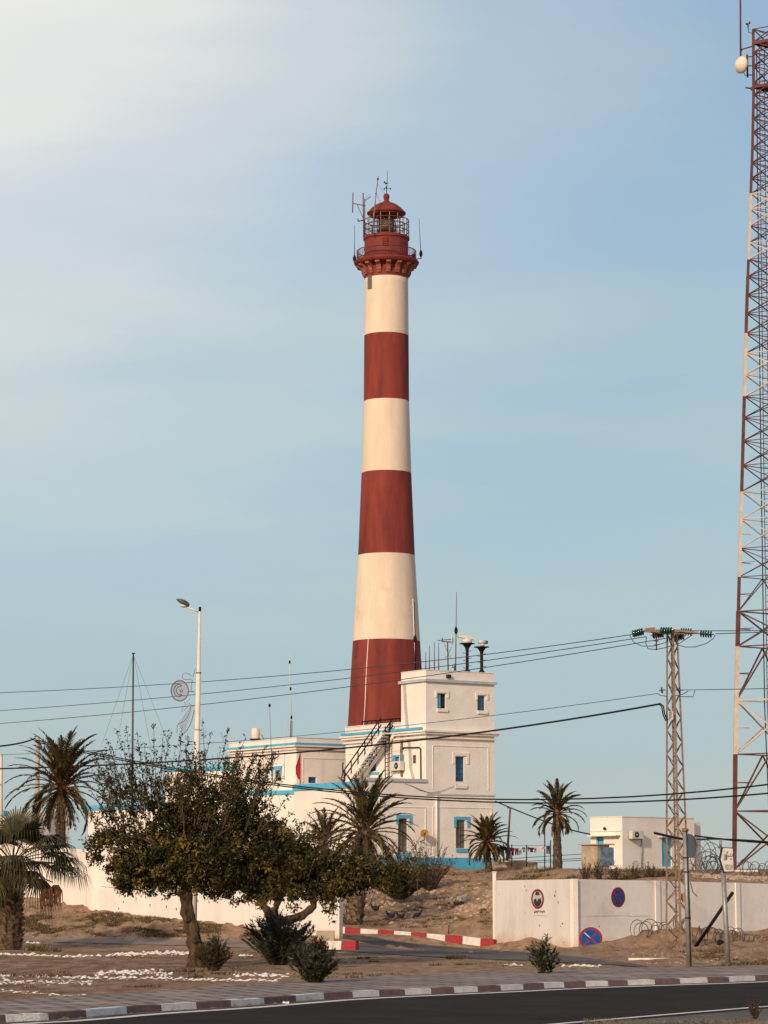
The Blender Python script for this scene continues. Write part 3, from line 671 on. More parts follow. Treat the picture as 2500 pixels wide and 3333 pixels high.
# outside stair rising towards the terrace
st = thing('outdoor_stair', 'pale concrete stair with black handrails climbing the left side of the white building', 'stair', FL.P(9, z1, 1.0))
zs = FL.hit(1255, 2384, .9); ze = FL.hit(1136, 2548, .9)
a_t, zt_ = zs[0], zs[1]; a_b, zb_ = ze[0], z1+.02
nst = 16; mb = MB()
for k in range(nst):
    f = k/nst; a = a_b+(a_t-a_b)*f; z = zb_+(zt_-zb_)*(k+1)/nst
    fbox(mb, FL, a-.2, a+.2, z-.1, z, .3, 1.24)
mb.build('tread', M['kwhite'], st)
for d in (.22, 1.25):
    mb = MB(); mb.para(FL.P(a_b-.1, zb_-.28, d), FL.u*(a_t-a_b)+Vector((0, 0, zt_-zb_)), FL.n*.06, Vector((0, 0, .34))); mb.build('stringer', M['white2'], st)
for d in (.28, 1.28):
    mb = MB()
    for hh in (.5, 1.0):
        mb.tube([FL.P(a_b, zb_+hh, d), FL.P(a_t, zt_+hh, d)], .05, 5)
    for k in range(0, nst+1, 3):
        f = k/nst; a = a_b+(a_t-a_b)*f; z = zb_+(zt_-zb_)*f; mb.tube([FL.P(a, z-.05, d), FL.P(a, z+1.0, d)], .045, 5)
    mb.tube([FL.P(a_b, zb_+1.0, d), FL.P(a_b+.45, zb_+.4, d), FL.P(a_b, zb_+.5, d)], .04, 5)
    mb.build('handrail', M['black'], st)
# terrace railing
rl = thing('terrace_railing', 'dark iron railing on the terrace edge at the foot of the red lighthouse band', 'railing', FL.P(6, z2, 0))
q0 = FL.hit(1298, 2338); q1 = FL.hit(1176, 2350); zr = (q0[1]); mb = MB()
zp = FL.hit(1250, 2366)[1]
for z in (q0[1], ): mb.tube([FL.P(q0[0], z, -.1), FL.P(q1[0], z, -.1)], .05, 5)
for k in range(9): a = q0[0]+(q1[0]-q0[0])*k/8; mb.tube([FL.P(a, zp-.2, -.1), FL.P(a, zr, -.1)], .04, 5)
mb.build('rails', M['black'], rl)
# ------------------------------------------------------------------ left wing (two storey block behind the terrace)
A1 = at(965, 2500, 203.5)
F2R = Frame(A1, RD, -LD); F2L = Frame(A1, LD, -RD)
wg = thing('side_building', 'lower white flat roofed building with thin blue band left of the lighthouse', 'building', (A1.x, A1.y, 3.9))
W2 = F2R.hit(1150, 2500)[0]+1.2; L2 = F2L.hit(745, 2500)[0]; zt2 = F2R.hit(965, 2399)[1]
h1 = F2L.px(915, 893, 2506, 2543); h2 = F2R.px(1004, 1030, 2529, 2549); h3 = F2R.px(1114, 1121, 2482, 2524)
mb = MB(); facade(mb, F2R, 0, W2, 3.8, zt2, [h2, h3]); facade(mb, F2L, 0, L2, 3.8, zt2, [h1])
p0, pr, pl = F2R.P(0, 0), F2R.P(W2, 0), F2L.P(L2, 0)
vquad(mb, pr, pr+LD*L2, 3.8, zt2); vquad(mb, pl, pl+RD*W2, 3.8, zt2); hquad(mb, p0, RD*W2, LD*L2, zt2-.3)
mb.build('wall', M['white'], wg)
def band2(y0, y1, d, m, nm, e=0):
    za, zb = F2R.hit(965, y1)[1], F2R.hit(965, y0)[1]; mb = MB()
    fbox(mb, F2R, -d, W2, za, zb, -.15, d); fbox(mb, F2L, .15, L2, za, zb, -.15, d); mb.build(nm, m, wg)
band2(2417, 2424.5, .22, M['blue'], 'blue_band'); band2(2425, 2430, .28, M['white2'], 'cornice'); band2(2434, 2439, .16, M['white2'], 'cornice'); band2(2399, 2401, .04, M['white2'], 'coping')
sa = F2L.px(918, 884, 2494, 2524)
window(wg, F2L, h1, M['shutter'], M['shutter'], (1, 2), 'shuttered_window', (sa[0], sa[1], sa[3], sa[2], .3), M['blue'])
window(wg, F2R, h2, M['dblue'], M['dblue'], (0, 0), 'blue_window'); window(wg, F2R, h3, M['dblue'], M['dblue'], (0, 0), 'blue_window')
for (fr, x0, x1) in ((F2R, 985, 1120), (F2L, 950, 780)):
    a0, a1, za, zb = fr.px(x0, x1, 2468, 2548); mb = MB(); fbox(mb, fr, a0, a1, zb-.05, zb, .002, .04); fbox(mb, fr, a0, a0+.05, za, zb-.05, .002, .04); mb.build('moulding', M['white'], wg)
mb = MB(); mb.tube([F2L.P(*F2L.hit(854, 2455, .1), .1), F2L.P(*F2L.hit(854, 2545, .1), .1)], .07, 7); mb.build('drainpipe', M['white'], wg)
# low extensions further left, mostly behind the tree
def low_block(name, label, px0, px1, py, Y, dep, blue=True):
    a = at(px0, py, Y); b_ = at(px1, py, Y-3.5); fr = Frame(b_, (a-b_), Vector(((a-b_).y, -(a-b_).x, 0)) if ((a-b_).x) > 0 else Vector((-(a-b_).y, (a-b_).x, 0)))
    L = (Vector((a.x, a.y, 0))-Vector((b_.x, b_.y, 0))).length
    if fr.n.y > 0: fr.n = -fr.n
    r_ = thing(name, label, 'building', (b_.x, b_.y, 3.5)); mb = MB(); z = b_.z
    mb.para(fr.P(0, 3.2, 0), fr.u*L, -fr.n*dep, Vector((0, 0, z-3.2))); w_ = mb.build('wall', M['white'], r_)
    mb = MB(); fbox(mb, fr, -.05, L+.05, z-.28, z+.03, -.2, .08); mb.build('blue_coping', M['blue'], r_)
    return r_
low_block('annex_building', 'white annex with blue coping between the leafy tree top and the terrace wing', 770, 985, 2572, 203, 5)
low_block('annex_building', 'white annex with blue coping behind the top of the broad leafy tree', 540, 770, 2494, 214, 5)
low_block('store_building', 'lowest white outbuilding with blue coping behind the date palm on the left', 288, 560, 2618, 185, 5)
low_block('store_building', 'narrow white outbuilding with blue coping at the far left edge behind the fan palm', -120, 14, 2640, 178, 5)
# chimney-like white pillar on far left edge
# water tank and little roof box
tk = at(832, 2408, 209); TZ = zt2+.05
rt = thing('water_tank', 'cream cylindrical water tank on the roof of the lower white building', 'water tank', (tk.x, tk.y, TZ))
mb = MB(); r0 = 13.5*209/F; h0 = 36*209/F; mb.lathe([(r0*.98, .12), (r0, .16), (r0, h0*.5), (r0*1.01, h0*.52), (r0, h0*.54), (r0, h0), (r0*.93, h0+.06), (r0*.3, h0+.1)], (tk.x, tk.y, TZ), 24); mb.build('tank', M['lampp'], rt)
mb = MB(); mb.box(tk.x-r0*1.3, tk.x+r0*1.2, tk.y-r0, tk.y+r0, TZ, TZ+.12); mb.build('base', M['black'], rt)
mb = MB(); mb.tube([(tk.x+r0*.9, tk.y-.1, TZ+h0*.6), (tk.x+r0*1.5, tk.y-.1, TZ+h0*.5), (tk.x+r0*2.1, tk.y-.1, TZ)], .04, 6); mb.build('pipe', M['galv'], rt)
# ------------------------------------------------------------------ lighthouse
TX = at(1258, 2000, 201.5).x; TY = 201.5
def tz(py): return at(1258, py, TY).z
def tr(px_, py): return px_*(fwd.dot(Vector((TX, TY, tz(py)))-C0))/F
lh = thing('lighthouse', 'tall tapering lighthouse with red and cream bands and a red lantern top', 'lighthouse', (TX, TY, 4.0))
prof = [(904, 70.5), (1094, 72.3), (1308, 73.8), (1541, 81), (1809, 92.5), (2088, 109.5), (2376, 127), (2600, 141), (2830, 156)]
ksy = [p[0] for p in prof]; ksr = [p[1] for p in prof]
brk = [904, 1094, 1308, 1541, 1809, 2088, 2840]; P_ = []; mts = []
yy = list(range(904, 2841, 22)); yy = sorted(set(yy+brk))
for i in range(len(yy)-1):
    for e in (0,): P_.append((tr(np.interp(yy[i], ksy, ksr), yy[i]), tz(yy[i])-4.0))
    k = [j for j in range(6) if brk[j] <= yy[i] < brk[j+1]][0]; mts.append(1 if k % 2 == 1 else 0)
P_.append((tr(156, 2840), tz(2840)-4.0))
P_ = P_[::-1]; mts = mts[::-1]
mb = MB(); mb.lathe(P_, (TX, TY, 4.0), 72, mts); mb.build('shaft', [M['towerw'], M['towerr']], lh)
def tlathe(name, prof, m, n=64, parent=lh, smooth=False):
    mb = MB(); mb.lathe([(tr(r_, y), tz(y)-4.0) for r_, y in prof], (TX, TY, 4.0), n, smooth=smooth); return mb.build(name, m, parent)
tlathe('corbel_ring', [(71.5, 909), (72, 902), (73, 893), (74, 868), (92, 866), (101, 864.5), (104, 861), (106, 857), (106, 854), (103, 851), (97, 850), (97, 848.5), (70, 848)], M['topred'])
for k in range(16):
    an = 2*math.pi*(k/16)-math.pi/2+R(4.5); dr = Vector((math.cos(an), math.sin(an), 0)); sd = Vector((-dr.y, dr.x, 0)); C_ = Vector((TX, TY, 0)); hw_ = tr(7.2, 880)
    mb = MB(); pr_ = [(71, 900), (76.5, 900), (78, 897), (77, 894), (80, 893), (81, 885), (85, 878), (92, 873), (98, 872), (98, 866.5), (71, 866.5)]
    pts = [C_+dr*tr(r_, y)-sd*hw_+Vector((0, 0, tz(y))) for r_, y in pr_]; mb.poly(pts, sd*hw_*2); mb.build('corbel', M['corb'], lh)
tlathe('drum', [(71.5, 849), (71.5, 815), (72.5, 814), (72.5, 812), (71.5, 811), (71.5, 786), (73, 783), (75.5, 781), (75.5, 775), (74, 773), (58, 772)], M['topred'])
def trail(name, r_, yt, yb, nb, rows, parent=lh, m=M['rail']):
    mb = MB(); rr = tr(r_, yt)
    for y in rows:
        n = 48; pts = [Vector((TX+rr*math.cos(2*math.pi*k/n), TY+rr*math.sin(2*math.pi*k/n), tz(y))) for k in range(n+1)]; mb.tube(pts, .035, 5, cap=False)
    for k in range(nb): a = 2*math.pi*k/nb+.1; p = Vector((TX+rr*math.cos(a), TY+rr*math.sin(a), 0)); mb.tube([p+Vector((0, 0, tz(yb))), p+Vector((0, 0, tz(yt)))], .024 if nb > 30 else .04, 5)
    return mb.build(name, m, parent)
trail('gallery_railing', 96, 819, 849, 72, (819, 845)); trail('lantern_railing', 73, 719, 775, 12, (719, 737, 755))
# lantern
mb = MB(); rr = tr(56, 730); n = 12
for k in range(n): a = 2*math.pi*k/n+.18; p = Vector((TX+rr*math.cos(a), TY+rr*math.sin(a), 0)); mb.bar(p+Vector((0, 0, tz(773))), p+Vector((0, 0, tz(699))), .05)
for y in (728, 748):
    pts = [Vector((TX+rr*math.cos(2*math.pi*k/36), TY+rr*math.sin(2*math.pi*k/36), tz(y))) for k in range(37)]; mb.tube(pts, .025, 5, cap=False)
mb.build('glazing_bars', M['steel'], lh)
mb = MB(); rg = tr(55, 730); nn = 36
vs = [Vector((TX+rg*math.cos(2*math.pi*k/nn), TY+rg*math.sin(2*math.pi*k/nn), z)) for z in (tz(773), tz(699)) for k in range(nn)]
mb.add(vs, [(k, (k+1) % nn, nn+(k+1) % nn, nn+k) for k in range(nn)], 0, True); mb.build('lantern_glass', M['glass'], lh)
tlathe('lantern_sill', [(58, 776), (60, 772), (60, 768), (55, 767), (50, 767)], M['topred'])
tlathe('lens', [(12, 775), (12, 768), (22, 764), (26, 752), (27, 735), (25, 718), (20, 706), (17, 700)], M['lens'], 28, smooth=True)
for s_ in (-1, 1):
    mb = MB(); pts = [Vector((TX+s_*tr(20, 740)+s_*tr(10, 740)*math.cos(a*math.pi/8-math.pi/2), TY-.3, tz(740)+tr(22, 740)*math.sin(a*math.pi/8-math.pi/2))) for a in range(9)]; mb.tube(pts, .04, 5); mb.build('lens_frame', M['black'], lh)
tlathe('dome', [(57, 702), (58, 699), (63, 697), (63.5, 693), (60, 690), (57, 689), (54, 684), (47, 677), (37, 669.5), (25, 663), (13, 658.5), (10, 655), (7.5, 652), (7.5, 650), (9, 649), (9, 646)], M['topred'], 48, smooth=False)
tlathe('ball_finial', [(4, 650.5), (8.5, 647), (10.3, 641), (9.5, 635), (6, 631), (2, 630)], M['topred'], 20, smooth=True)
tlathe('ceiling', [(57, 701), (30, 700.5), (5, 700)], M['dark'], 32)
mb = MB(); zz = tz(596)
b0 = Vector((TX, TY, tz(631))); mb.tube([b0, Vector((TX+.09, TY, tz(557)))], [.035, .012], 5)
def cross(z, r_, k, ob):
    for j in range(k):
        a = 2*math.pi*j/k+.3; e = Vector((TX+.04+r_*math.cos(a), TY+r_*math.sin(a), z)); ob.tube([Vector((TX+.04, TY, z)), e], .018, 4); ob.sphere(e, .055, 8, (1, 1, 1.3))
cross(tz(613), .28, 3, mb); 
mb.tube([Vector((TX-.12, TY, tz(598))), Vector((TX+.16, TY, tz(596)))], [.06, .02], 5); mb.sphere((TX-.14, TY, tz(593)), .07, 8)
mb.build('wind_vane', M['black'], lh)
# slit window near the top and access steps on drum
mb = MB(); 
def onshaft(px_, py, rpx, d=.02):
    r_ = tr(rpx, py)+d; x = at(px_, py, TY-r_*.7).x; dx = x-TX; return Vector((x, TY-math.sqrt(max(0, r_*r_-dx*dx)), 0))
q = onshaft(1204, 925, 71); q2 = onshaft(1198, 925, 71); q3 = onshaft(1210, 925, 71)
def quadslab(mb, a, b_, z0, z1, th_=.05, m=0):
    n_v = Vector((-(b_-a).y, (b_-a).x, 0)).normalized()*-th_
    mb.para(Vector((a.x, a.y, z0)), Vector((b_.x-a.x, b_.y-a.y, 0)), n_v, Vector((0, 0, z1-z0)), m)
quadslab(mb, q2, q3, tz(950), tz(908)); mb.build('slit_window', M['shutter'], lh)
mb = MB()
for k in range(5):
    y = 790+k*6; a, b_ = onshaft(1244, y, 72), onshaft(1264, y, 72); quadslab(mb, a, b_, tz(y+1.2), tz(y-.6), .05)
mb.build('drum_steps', M['topred'], lh)
# lightning conductors down the shaft
for nm, pts_, m_ in (('conductor_pipe', [(1210, 1905), (1205, 2000), (1199, 2080), (1192, 2200), (1188, 2300), (1183, 2374)], M['white']), ('conductor_pipe', [(1344, 1950), (1347, 2030), (1350, 2100), (1354, 2190)], M['white'])):
    mb = MB(); pts = []
    for x, y in pts_:
        rp = np.interp(y, ksy, ksr); p = onshaft(x, y, rp, .02); p.z = at(x, y, p.y).z; pts.append(p)
    mb.tube(pts, .032, 6); mb.build(nm, m_, lh)
# antennas on the lantern gallery
def whip(px, yb, yt, Y, label, name='whip_antenna', r0=.035, bulb=None, m=None, group='whip antennas'):
    b_ = at(px[0], yb, Y); e = at(px[1], yt, Y); r_ = thing(name, label, 'antenna', b_, group); mb = MB()
    mb.tube([b_, b_.lerp(e, .5), e], [r0, r0*.7, r0*.4], 5); mb.build('rod', m or M['wire'], r_)
    if bulb:
        c_ = b_.lerp(e, (yb-bulb)/(yb-yt)); mb = MB(); s_ = .13
        mb.lathe([(.03, -.28), (s_*.9, -.12), (s_, .05), (.04, .3)], c_, 8); mb.build('loading_coil', M['black'], r_)
    return r_
def bracket_to(r_, p, q, m): mb = MB(); mb.tube([p, q], .03, 5); mb.build('bracket', m, r_)
w1 = whip((1154, 1154), 846, 732, TY, 'whip antenna clamped outside the left of the lighthouse gallery railing', bulb=842); bracket_to(w1, at(1154, 846, TY), at(1162, 850, TY), M['wire'])
w2 = whip((1371, 1364), 842, 710, TY, 'whip antenna on a bent bracket outside the right of the gallery railing', bulb=826)
mb = MB(); mb.tube([at(1371, 830, TY), at(1369, 842, TY), at(1352, 843, TY)], .035, 5); mb.build('bracket', M['wire'], w2)
dp = thing('dipole_array', 'stacked dipole antennas on a dark mast left of the lantern', 'antenna', at(1185, 775, TY)); mb = MB()
mb.tube([at(1184, 778, TY), at(1182, 628, TY)], .05, 6); mb.tube([at(1187, 770, TY), at(1187, 647, TY)], .035, 6); mb.build('mast', M['rail'], dp)
mb = MB(); mb.tube([at(1149, 662, TY), at(1190, 670, TY)], .035, 5); mb.build('boom', M['rail'], dp)
for a, b_ in (((1149, 627), (1148, 692)), ((1165, 712), (1165, 720))): mb = MB(); mb.tube([at(*a, TY), at(*b_, TY)], .04, 5); mb.build('dipole', M['rail'], dp)
mb = MB(); mb.tube([at(1165, 720, TY), at(1188, 717, TY)], .045, 5); mb.tube([at(1163, 667, TY), at(1183, 712, TY)], .02, 4); mb.build('brace', M['black'], dp)
mb = MB(); mb.tube([at(1186, 655, TY), at(1206, 640, TY)], .04, 5)
for k in range(8): p = at(1188+k*2.3, 652-k*1.8, TY); mb.tube([p-Vector((0, .4, -.1)), p+Vector((.02, .4, .25))], .012, 4)
mb.build('yagi', M['galv'], dp)
bm_ = thing('antenna_mast', 'leaning bamboo coloured mast in front of the lantern glass', 'mast', at(1214, 762, TY-1.75)); mb = MB()
mb.tube([at(1213, 762, TY-1.75), at(1219, 680, TY-1.75), at(1224, 632, TY-1.75), at(1230, 584, TY-1.75), at(1231, 573, TY-1.75)], [.05, .05, .045, .04, .02], 6); mb.build('pole', M['steel'], bm_)
mb = MB(); mb.lathe([(.02, -.1), (.07, -.03), (.07, .06), (.02, .1)], at(1230, 583, TY-1.75), 8); mb.lathe([(.02, -.1), (.06, 0), (.02, .1)], at(1224, 630, TY-1.75), 8); mb.build('clamp', M['black'], bm_)
mb = MB(); mb.tube([at(1230, 598, TY-1.75), at(1252, 631, TY-.2)], .012, 4); mb.tube([at(1226, 633, TY-1.75), at(1239, 660, TY-.8)], .012, 4); mb.build('stay_wire', M['wire'], bm_)
# ------------------------------------------------------------------ roof antennas on the station building
def rooft(px, d=1.5): # depth of a roof point a little behind the right facade parapet
    a = FR.hit(px, 2185)[0]; return (FR.O+FR.u*a-FR.n*d).y
rodz = [(1386, 2182, 2122, 'stubby dark roof rod nearest the tower, just right of the red band'), (1398, 2182, 2102, 'second short roof rod from the tower, thin and bare'), (1414, 2182, 2089, 'tallest of the bare roof rods left of the yagi aerial'), (1428, 2185, 2091, 'dark roof rod with a small black cap beside the yagi aerial')]
for x, yb, yt, lb in rodz:
    whip((x, x), yb+8, yt, rooft(x), lb, 'roof_rod', .045, m=M['rail'], group='bare rods on the roof')
w = whip((1483, 1486), 2190, 1926, rooft(1484), 'tall whip antenna with a black coil on the roof of the white building', r0=.045, bulb=2053, m=M['rail'])
w = whip((1353, 1349), 2190, 1958, FR.P(0, 0, -3).y, 'dark whip antenna with a coil in front of the cream and red bands', r0=.05, bulb=2080, m=M['black'])
yg = thing('yagi_antenna', 'horizontal yagi aerial on a thin pole on the flat roof', 'antenna', at(1458, 2185, rooft(1458))); Yr = rooft(1458); mb = MB()
mb.tube([at(1459, 2190, Yr), at(1457, 2090, Yr)], .05, 5); mb.build('pole', M['rail'], yg); mb = MB()
mb.tube([at(1425, 2085, Yr), at(1475, 2080, Yr)], .03, 5); mb.tube([at(1437, 2088, Yr), at(1474, 2090, Yr)], .04, 5); mb.tube([at(1474, 2075, Yr), at(1474, 2092, Yr)], .04, 5); mb.tube([at(1440, 2076, Yr), at(1439, 2090, Yr)], .04, 5); mb.build('boom', M['rail'], yg)
mb = MB(); mb.tube([at(1471, 2062, Yr), at(1472, 2098, Yr)], .05, 5); mb.build('dipole', M['ac'], yg)
mb = MB(); mb.tube([at(1446, 2092, Yr), at(1460, 2132, Yr), at(1472, 2144, Yr)], .014, 4); mb.tube([at(1470, 2105, Yr), at(1458, 2134, Yr), at(1446, 2142, Yr)], .014, 4); mb.build('stay_wire', M['wire'], yg)
wbx = whip((1480, 1480), 2188, 2160, rooft(1480)-.3, 'very short rod with a crosspiece beside the tall whip antenna', 'roof_rod', .05, m=M['black'], group='bare rods on the roof')
mb = MB(); Yq = rooft(1480)-.3; mb.tube([at(1470, 2173, Yq), at(1480, 2173, Yq)], .03, 5); mb.sphere(at(1474, 2168, Yq), .05, 8); mb.build('crosspiece', M['black'], wbx)
def radar(px, yb, yp, label, kind):
    Y = rooft(px, 1.0); r_ = thing('radar_stand', label, 'radar', at(px, yb, Y), 'radars on black pedestals'); s_ = Y/F
    b_ = at(px, yb, Y); tp = at(px, yp, Y); h = (tp-b_).z
    mb = MB(); mb.lathe([(.28, 0), (.2, .1), (.11, .22), (.11, h-.45), (.14, h-.3), (.3, h-.06), (.55, h), (.55, h+.04)], b_, 16); mb.build('pedestal', M['black'], r_)
    for k in range(3):
        z = b_.z+.3+k*(h-.8)/2.3
        for sg in (-1, 1): mb = MB(); mb.tube([(b_.x, b_.y, z+(.15 if sg > 0 else 0)), (b_.x+sg*.28, b_.y-.05, z+(.15 if sg > 0 else 0)), (b_.x+sg*.28, b_.y-.05, z+(.2 if sg > 0 else .06))], .02, 4); mb.build('step_peg', M['black'], r_)
    t0 = Vector((b_.x, b_.y, tp.z+.05))
    if kind:
        mb = MB(); mb.lathe([(.36, 0), (.38, .1), (.3, .28), (.15, .34)], t0+Vector((-.02, 0, 0)), 16); mb.build('gearbox', M['ac'], r_)
        mb = MB(); mb.para(t0+Vector((-.62, -.2, .42)), (1.15, .1, -.2), (-.05, .32, 0), (0, 0, .2)); mb.build('scanner_arm', M['ac'], r_)
    else:
        mb = MB(); mb.lathe([(.14, 0), (.16, .08), (.12, .14)], t0+Vector((.05, 0, .05)), 12); mb.build('mount', M['ac'], r_)
        mb = MB(); mb.tube([t0+Vector((-.2, -.1, .32)), t0+Vector((.3, .1, .32))], .14, 10); mb.build('camera_body', M['ac'], r_)
        mb = MB(); mb.tube([t0+Vector((.3, .1, .32)), t0+Vector((.42, .14, .32))], .12, 10); mb.build('lens_end', M['black'], r_)
    return r_
radar(1521, 2188, 2096, 'taller black pedestal on the roof with a cream radar scanner bar on top', True)
radar(1568, 2190, 2107, 'shorter black pedestal near the roof corner with a small white camera head', False)
# satellite dish on the lower wall
Dq = FR.hit(1382, 2714, .45); sd_ = thing('satellite_dish', 'rusty round satellite dish on the lower white wall between the two blue trimmed windows', 'satellite dish', FR.P(Dq[0], Dq[1]-.35, .2))
cD = FR.P(Dq[0], Dq[1], .45); ax = Vector((.1, -.95, .28)).normalized(); mb = MB(); rD = 13.5*192/F
mb.lathe([(rD*.1, -.06), (rD*.6, -.035), (rD, .05), (rD*1.02, .06), (rD*.98, .055), (rD*.6, -.015), (rD*.05, -.035)], cD, 28, axis=ax); mb.build('dish', M['rust'], sd_)
mb = MB(); mb.tube([cD-ax*.05, cD-Vector((0, 0, .4)), FR.P(Dq[0]-.05, Dq[1]-.55, .0)], .035, 5); mb.build('bracket', M['black'], sd_)
mb = MB(); mb.tube([cD-Vector((0, 0, rD)), cD+ax*.4-Vector((0, 0, .1))], .02, 5); mb.sphere(cD+ax*.4-Vector((0, 0, .08)), .06, 8); mb.build('receiver_arm', M['black'], sd_)
# ------------------------------------------------------------------ masts, flag on the left
def pole_thing(name, label, cat, px, yb, yt, Y, r0, m, r1=None, group=None, px2=None):
    b_ = at(px, yb, Y); e = at(px2 or px, yt, Y); r_ = thing(name, label, cat, b_, group); mb = MB(); mb.tube([b_, b_.lerp(e, .5), e], [r0, (r0+(r1 or r0))/2, r1 or r0], 8); mb.build('pole', m, r_); return r_
r_ = pole_thing('radio_mast', 'thin dark guyed mast rising left of the street lamp', 'mast', 430, 2650, 2126, 175, .07, M['wire'], .05, px2=434)
mb = MB()
for dx, dy in ((-105, 300), (-60, 330), (60, 320), (110, 280)): mb.tube([at(434, 2130, 175), at(434+dx, 2130+dy, 175+dx*.05)], .008, 4)
mb.build('guy_wire', M['wire'], r_)
mb = MB(); mb.tube([at(429, 2126, 175), at(440, 2127, 175)], .04, 5); mb.build('tip', M['black'], r_)
r_ = whip((949, 942), 2400, 2118, 204.5, 'tall pale whip antenna with black joints on the lower roof', r0=.05, m=M['ac'])
for y, x in ((2155, 943), (2242, 946), (2335, 949)):
    mb = MB(); mb.tube([at(x, y-5, 204.5), at(x, y+5, 204.5)], .075, 6); mb.build('joint', M['black'], r_)
mb = MB(); mb.tube([at(948, 2400, 204.6), at(948, 2345, 204.6)], .09, 6); mb.build('mount', M['black'], r_)
r_ = whip((887, 877), 2545, 2294, 200, 'slim grey antenna pole with a black tip in front of the lower building', r0=.045, m=M['galv']); mb = MB(); mb.sphere(at(877.5, 2296, 200), .1, 8, (1, 1, 1.3)); mb.build('tip', M['black'], r_)
r_ = whip((925, 928), 2540, 2345, 200, 'thin white whip in front of the blue band of the lower building', r0=.03, m=M['ac'])
r_ = whip((745, 753), 2500, 2345, 204, 'thin white whip at the left end of the lower roof', r0=.03, m=M['ac'])
r_ = pole_thing('flagpole', 'short flagpole with a furled red flag by the corner of the lower building', 'flagpole', 977, 2560, 2452, 197, .03, M['black'])
fl = MB(); n = 10; vs = []
for i in range(n+1):
    y = 2456+i*8; w_ = 1.5+6.5*min(1, i/5)
    if i > 8: w_ -= (i-8)*2.0
    for k in range(5): x = 977.5-w_*k/2.2; p = at(x+math.sin(i*.8)*.6, y, 196.9); vs.append(p+Vector((0, .08*math.sin(k*2.2+i*.5), 0)))
vs2 = [v+Vector((0, .02, 0)) for v in vs]; o_ = len(vs)
fs = [(i*5+k, i*5+k+1, (i+1)*5+k+1, (i+1)*5+k) for i in range(n) for k in range(4)]
fl.add(vs+vs2, fs+[tuple(j+o_ for j in f[::-1]) for f in fs], 0, True); fo = fl.build('flag', M['flag'], loc=at(977, 2535, 196.9)); tag(fo, 'limp red flag hanging furled against the white lower building', 'flag')
# ------------------------------------------------------------------ equipment hut
A3 = at(2026, 2750, 164.5); t3 = R(41); R3 = Vector((math.cos(t3), math.sin(t3), 0)); L3 = Vector((-math.sin(t3), math.cos(t3), 0))
HR = Frame(A3, R3, -L3); HL = Frame(A3, L3, -R3)
hut = thing('equipment_hut', 'small white flat roofed hut with a light blue door beside the radio mast', 'hut', (A3.x, A3.y, 3.7))
W3 = HR.hit(2261, 2750)[0]; Lh = HL.hit(1922, 2750)[0]; zh = HR.hit(2026, 2658)[1]; zb3 = 3.4
hd = HR.px(2155, 2186, 2727, 2821); hwn = HL.px(1965, 1940, 2722, 2747)
mb = MB(); facade(mb, HR, 0, W3, zb3, zh, [hd], .12); facade(mb, HL, 0, Lh, zb3, zh, [hwn])
p0, pr, pl = HR.P(0, 0), HR.P(W3, 0), HL.P(Lh, 0)
vquad(mb, pr, pr+L3*Lh, zb3, zh); vquad(mb, pl, pl+R3*W3, zb3, zh); hquad(mb, p0, R3*W3, L3*Lh, zh-.12); mb.build('wall', M['white'], hut)
mb = MB(); fbox(mb, HR, -.02, W3+.02, zh-.02, zh+.03, -.15, .03); fbox(mb, HL, .15, Lh, zh-.02, zh+.03, -.15, .03); mb.build('coping', M['white2'], hut)
mb = MB(); e0 = HR.hit(2293, 2750)[0]; z_e = HR.hit(2261, 2668)[1]-.1; fbox(mb, HR, W3+.002, W3+1.1, zb3, z_e, -2.5, -.5); mb.build('rear_block', M['white2'], hut)
mb = MB(); fbox(mb, HR, hd[0], hd[1], hd[2], hd[3], -.12, -.07); dr = mb.build('door', M['blue'], hut)
mb = MB(); mb.sphere(HR.P(hd[0]+.12*(hd[1]-hd[0])+.5, (hd[2]+hd[3])/2, -.05), .05, 8); mb.build('handle', M['black'], dr)
mb = MB(); q = HR.px(2142, 2192, 2722, 2726); fbox(mb, HR, *q, .002, .35); mb.build('door_canopy', M['ac'], hut)
window(hut, HL, hwn, M['blue'], M['blue'], (0, 0), 'blue_window')
mb = MB(); q = HL.px(2024, 1924, 2703, 2706); fbox(mb, HL, q[0], q[1], q[2], q[3], .002, .06); q = HL.px(2020, 1926, 2718, 2722); fbox(mb, HL, q[0], q[1], q[2], q[3], .002, .4); mb.build('ledge', M['white2'], hut)
mb = MB(); mb.sphere(HL.P(*HL.hit(1968, 2697, .1), .1), .1, 8); mb.build('wall_lamp', M['dark'], hut)
ac_unit(HR, 2059, 2095, 2704, 2730, .4, 'air conditioner unit on the wall of the small white hut', pipe=[(2089, 2732), (2089, 2825)])
# rusty transformer booth
bt = thing('meter_booth', 'stained concrete booth with a dented blue grey metal door in front of the hut', 'booth', (at(1900, 2800, 158).x, 158, 3.6))
t4 = R(38); u4 = Vector((math.cos(t4), math.sin(t4), 0)); B4 = at(1945, 2790, 156.5); K4 = Frame(B4, u4, Vector((u4.y, -u4.x, 0))); K5 = Frame(B4, Vector((-u4.y, u4.x, 0)), -u4)
mb = MB(); qa = K5.hit(1893, 2790)[0]; ztb = K5.hit(1945, 2750)[1]; fbox(mb, K5, 0, qa, 3.3, ztb, -.9, 0); mb.build('body', M['concrete'], bt)
mb = MB(); fbox(mb, K5, -.15, qa+.1, ztb, ztb+.07, -1.2, .12); mb.build('roof_slab', M['concrete'], bt)
mb = MB(); q = K4.px(1952, 1995, 2758, 2818); fbox(mb, K4, q[0], q[1], q[2], q[3], .02, .08)
M['door'] = mat('grey_blue_door', (.16, .24, .31), var=.35, scale=3, rough=.6, stain=(.30, .30, .30)); mb.build('metal_door', M['door'], bt)
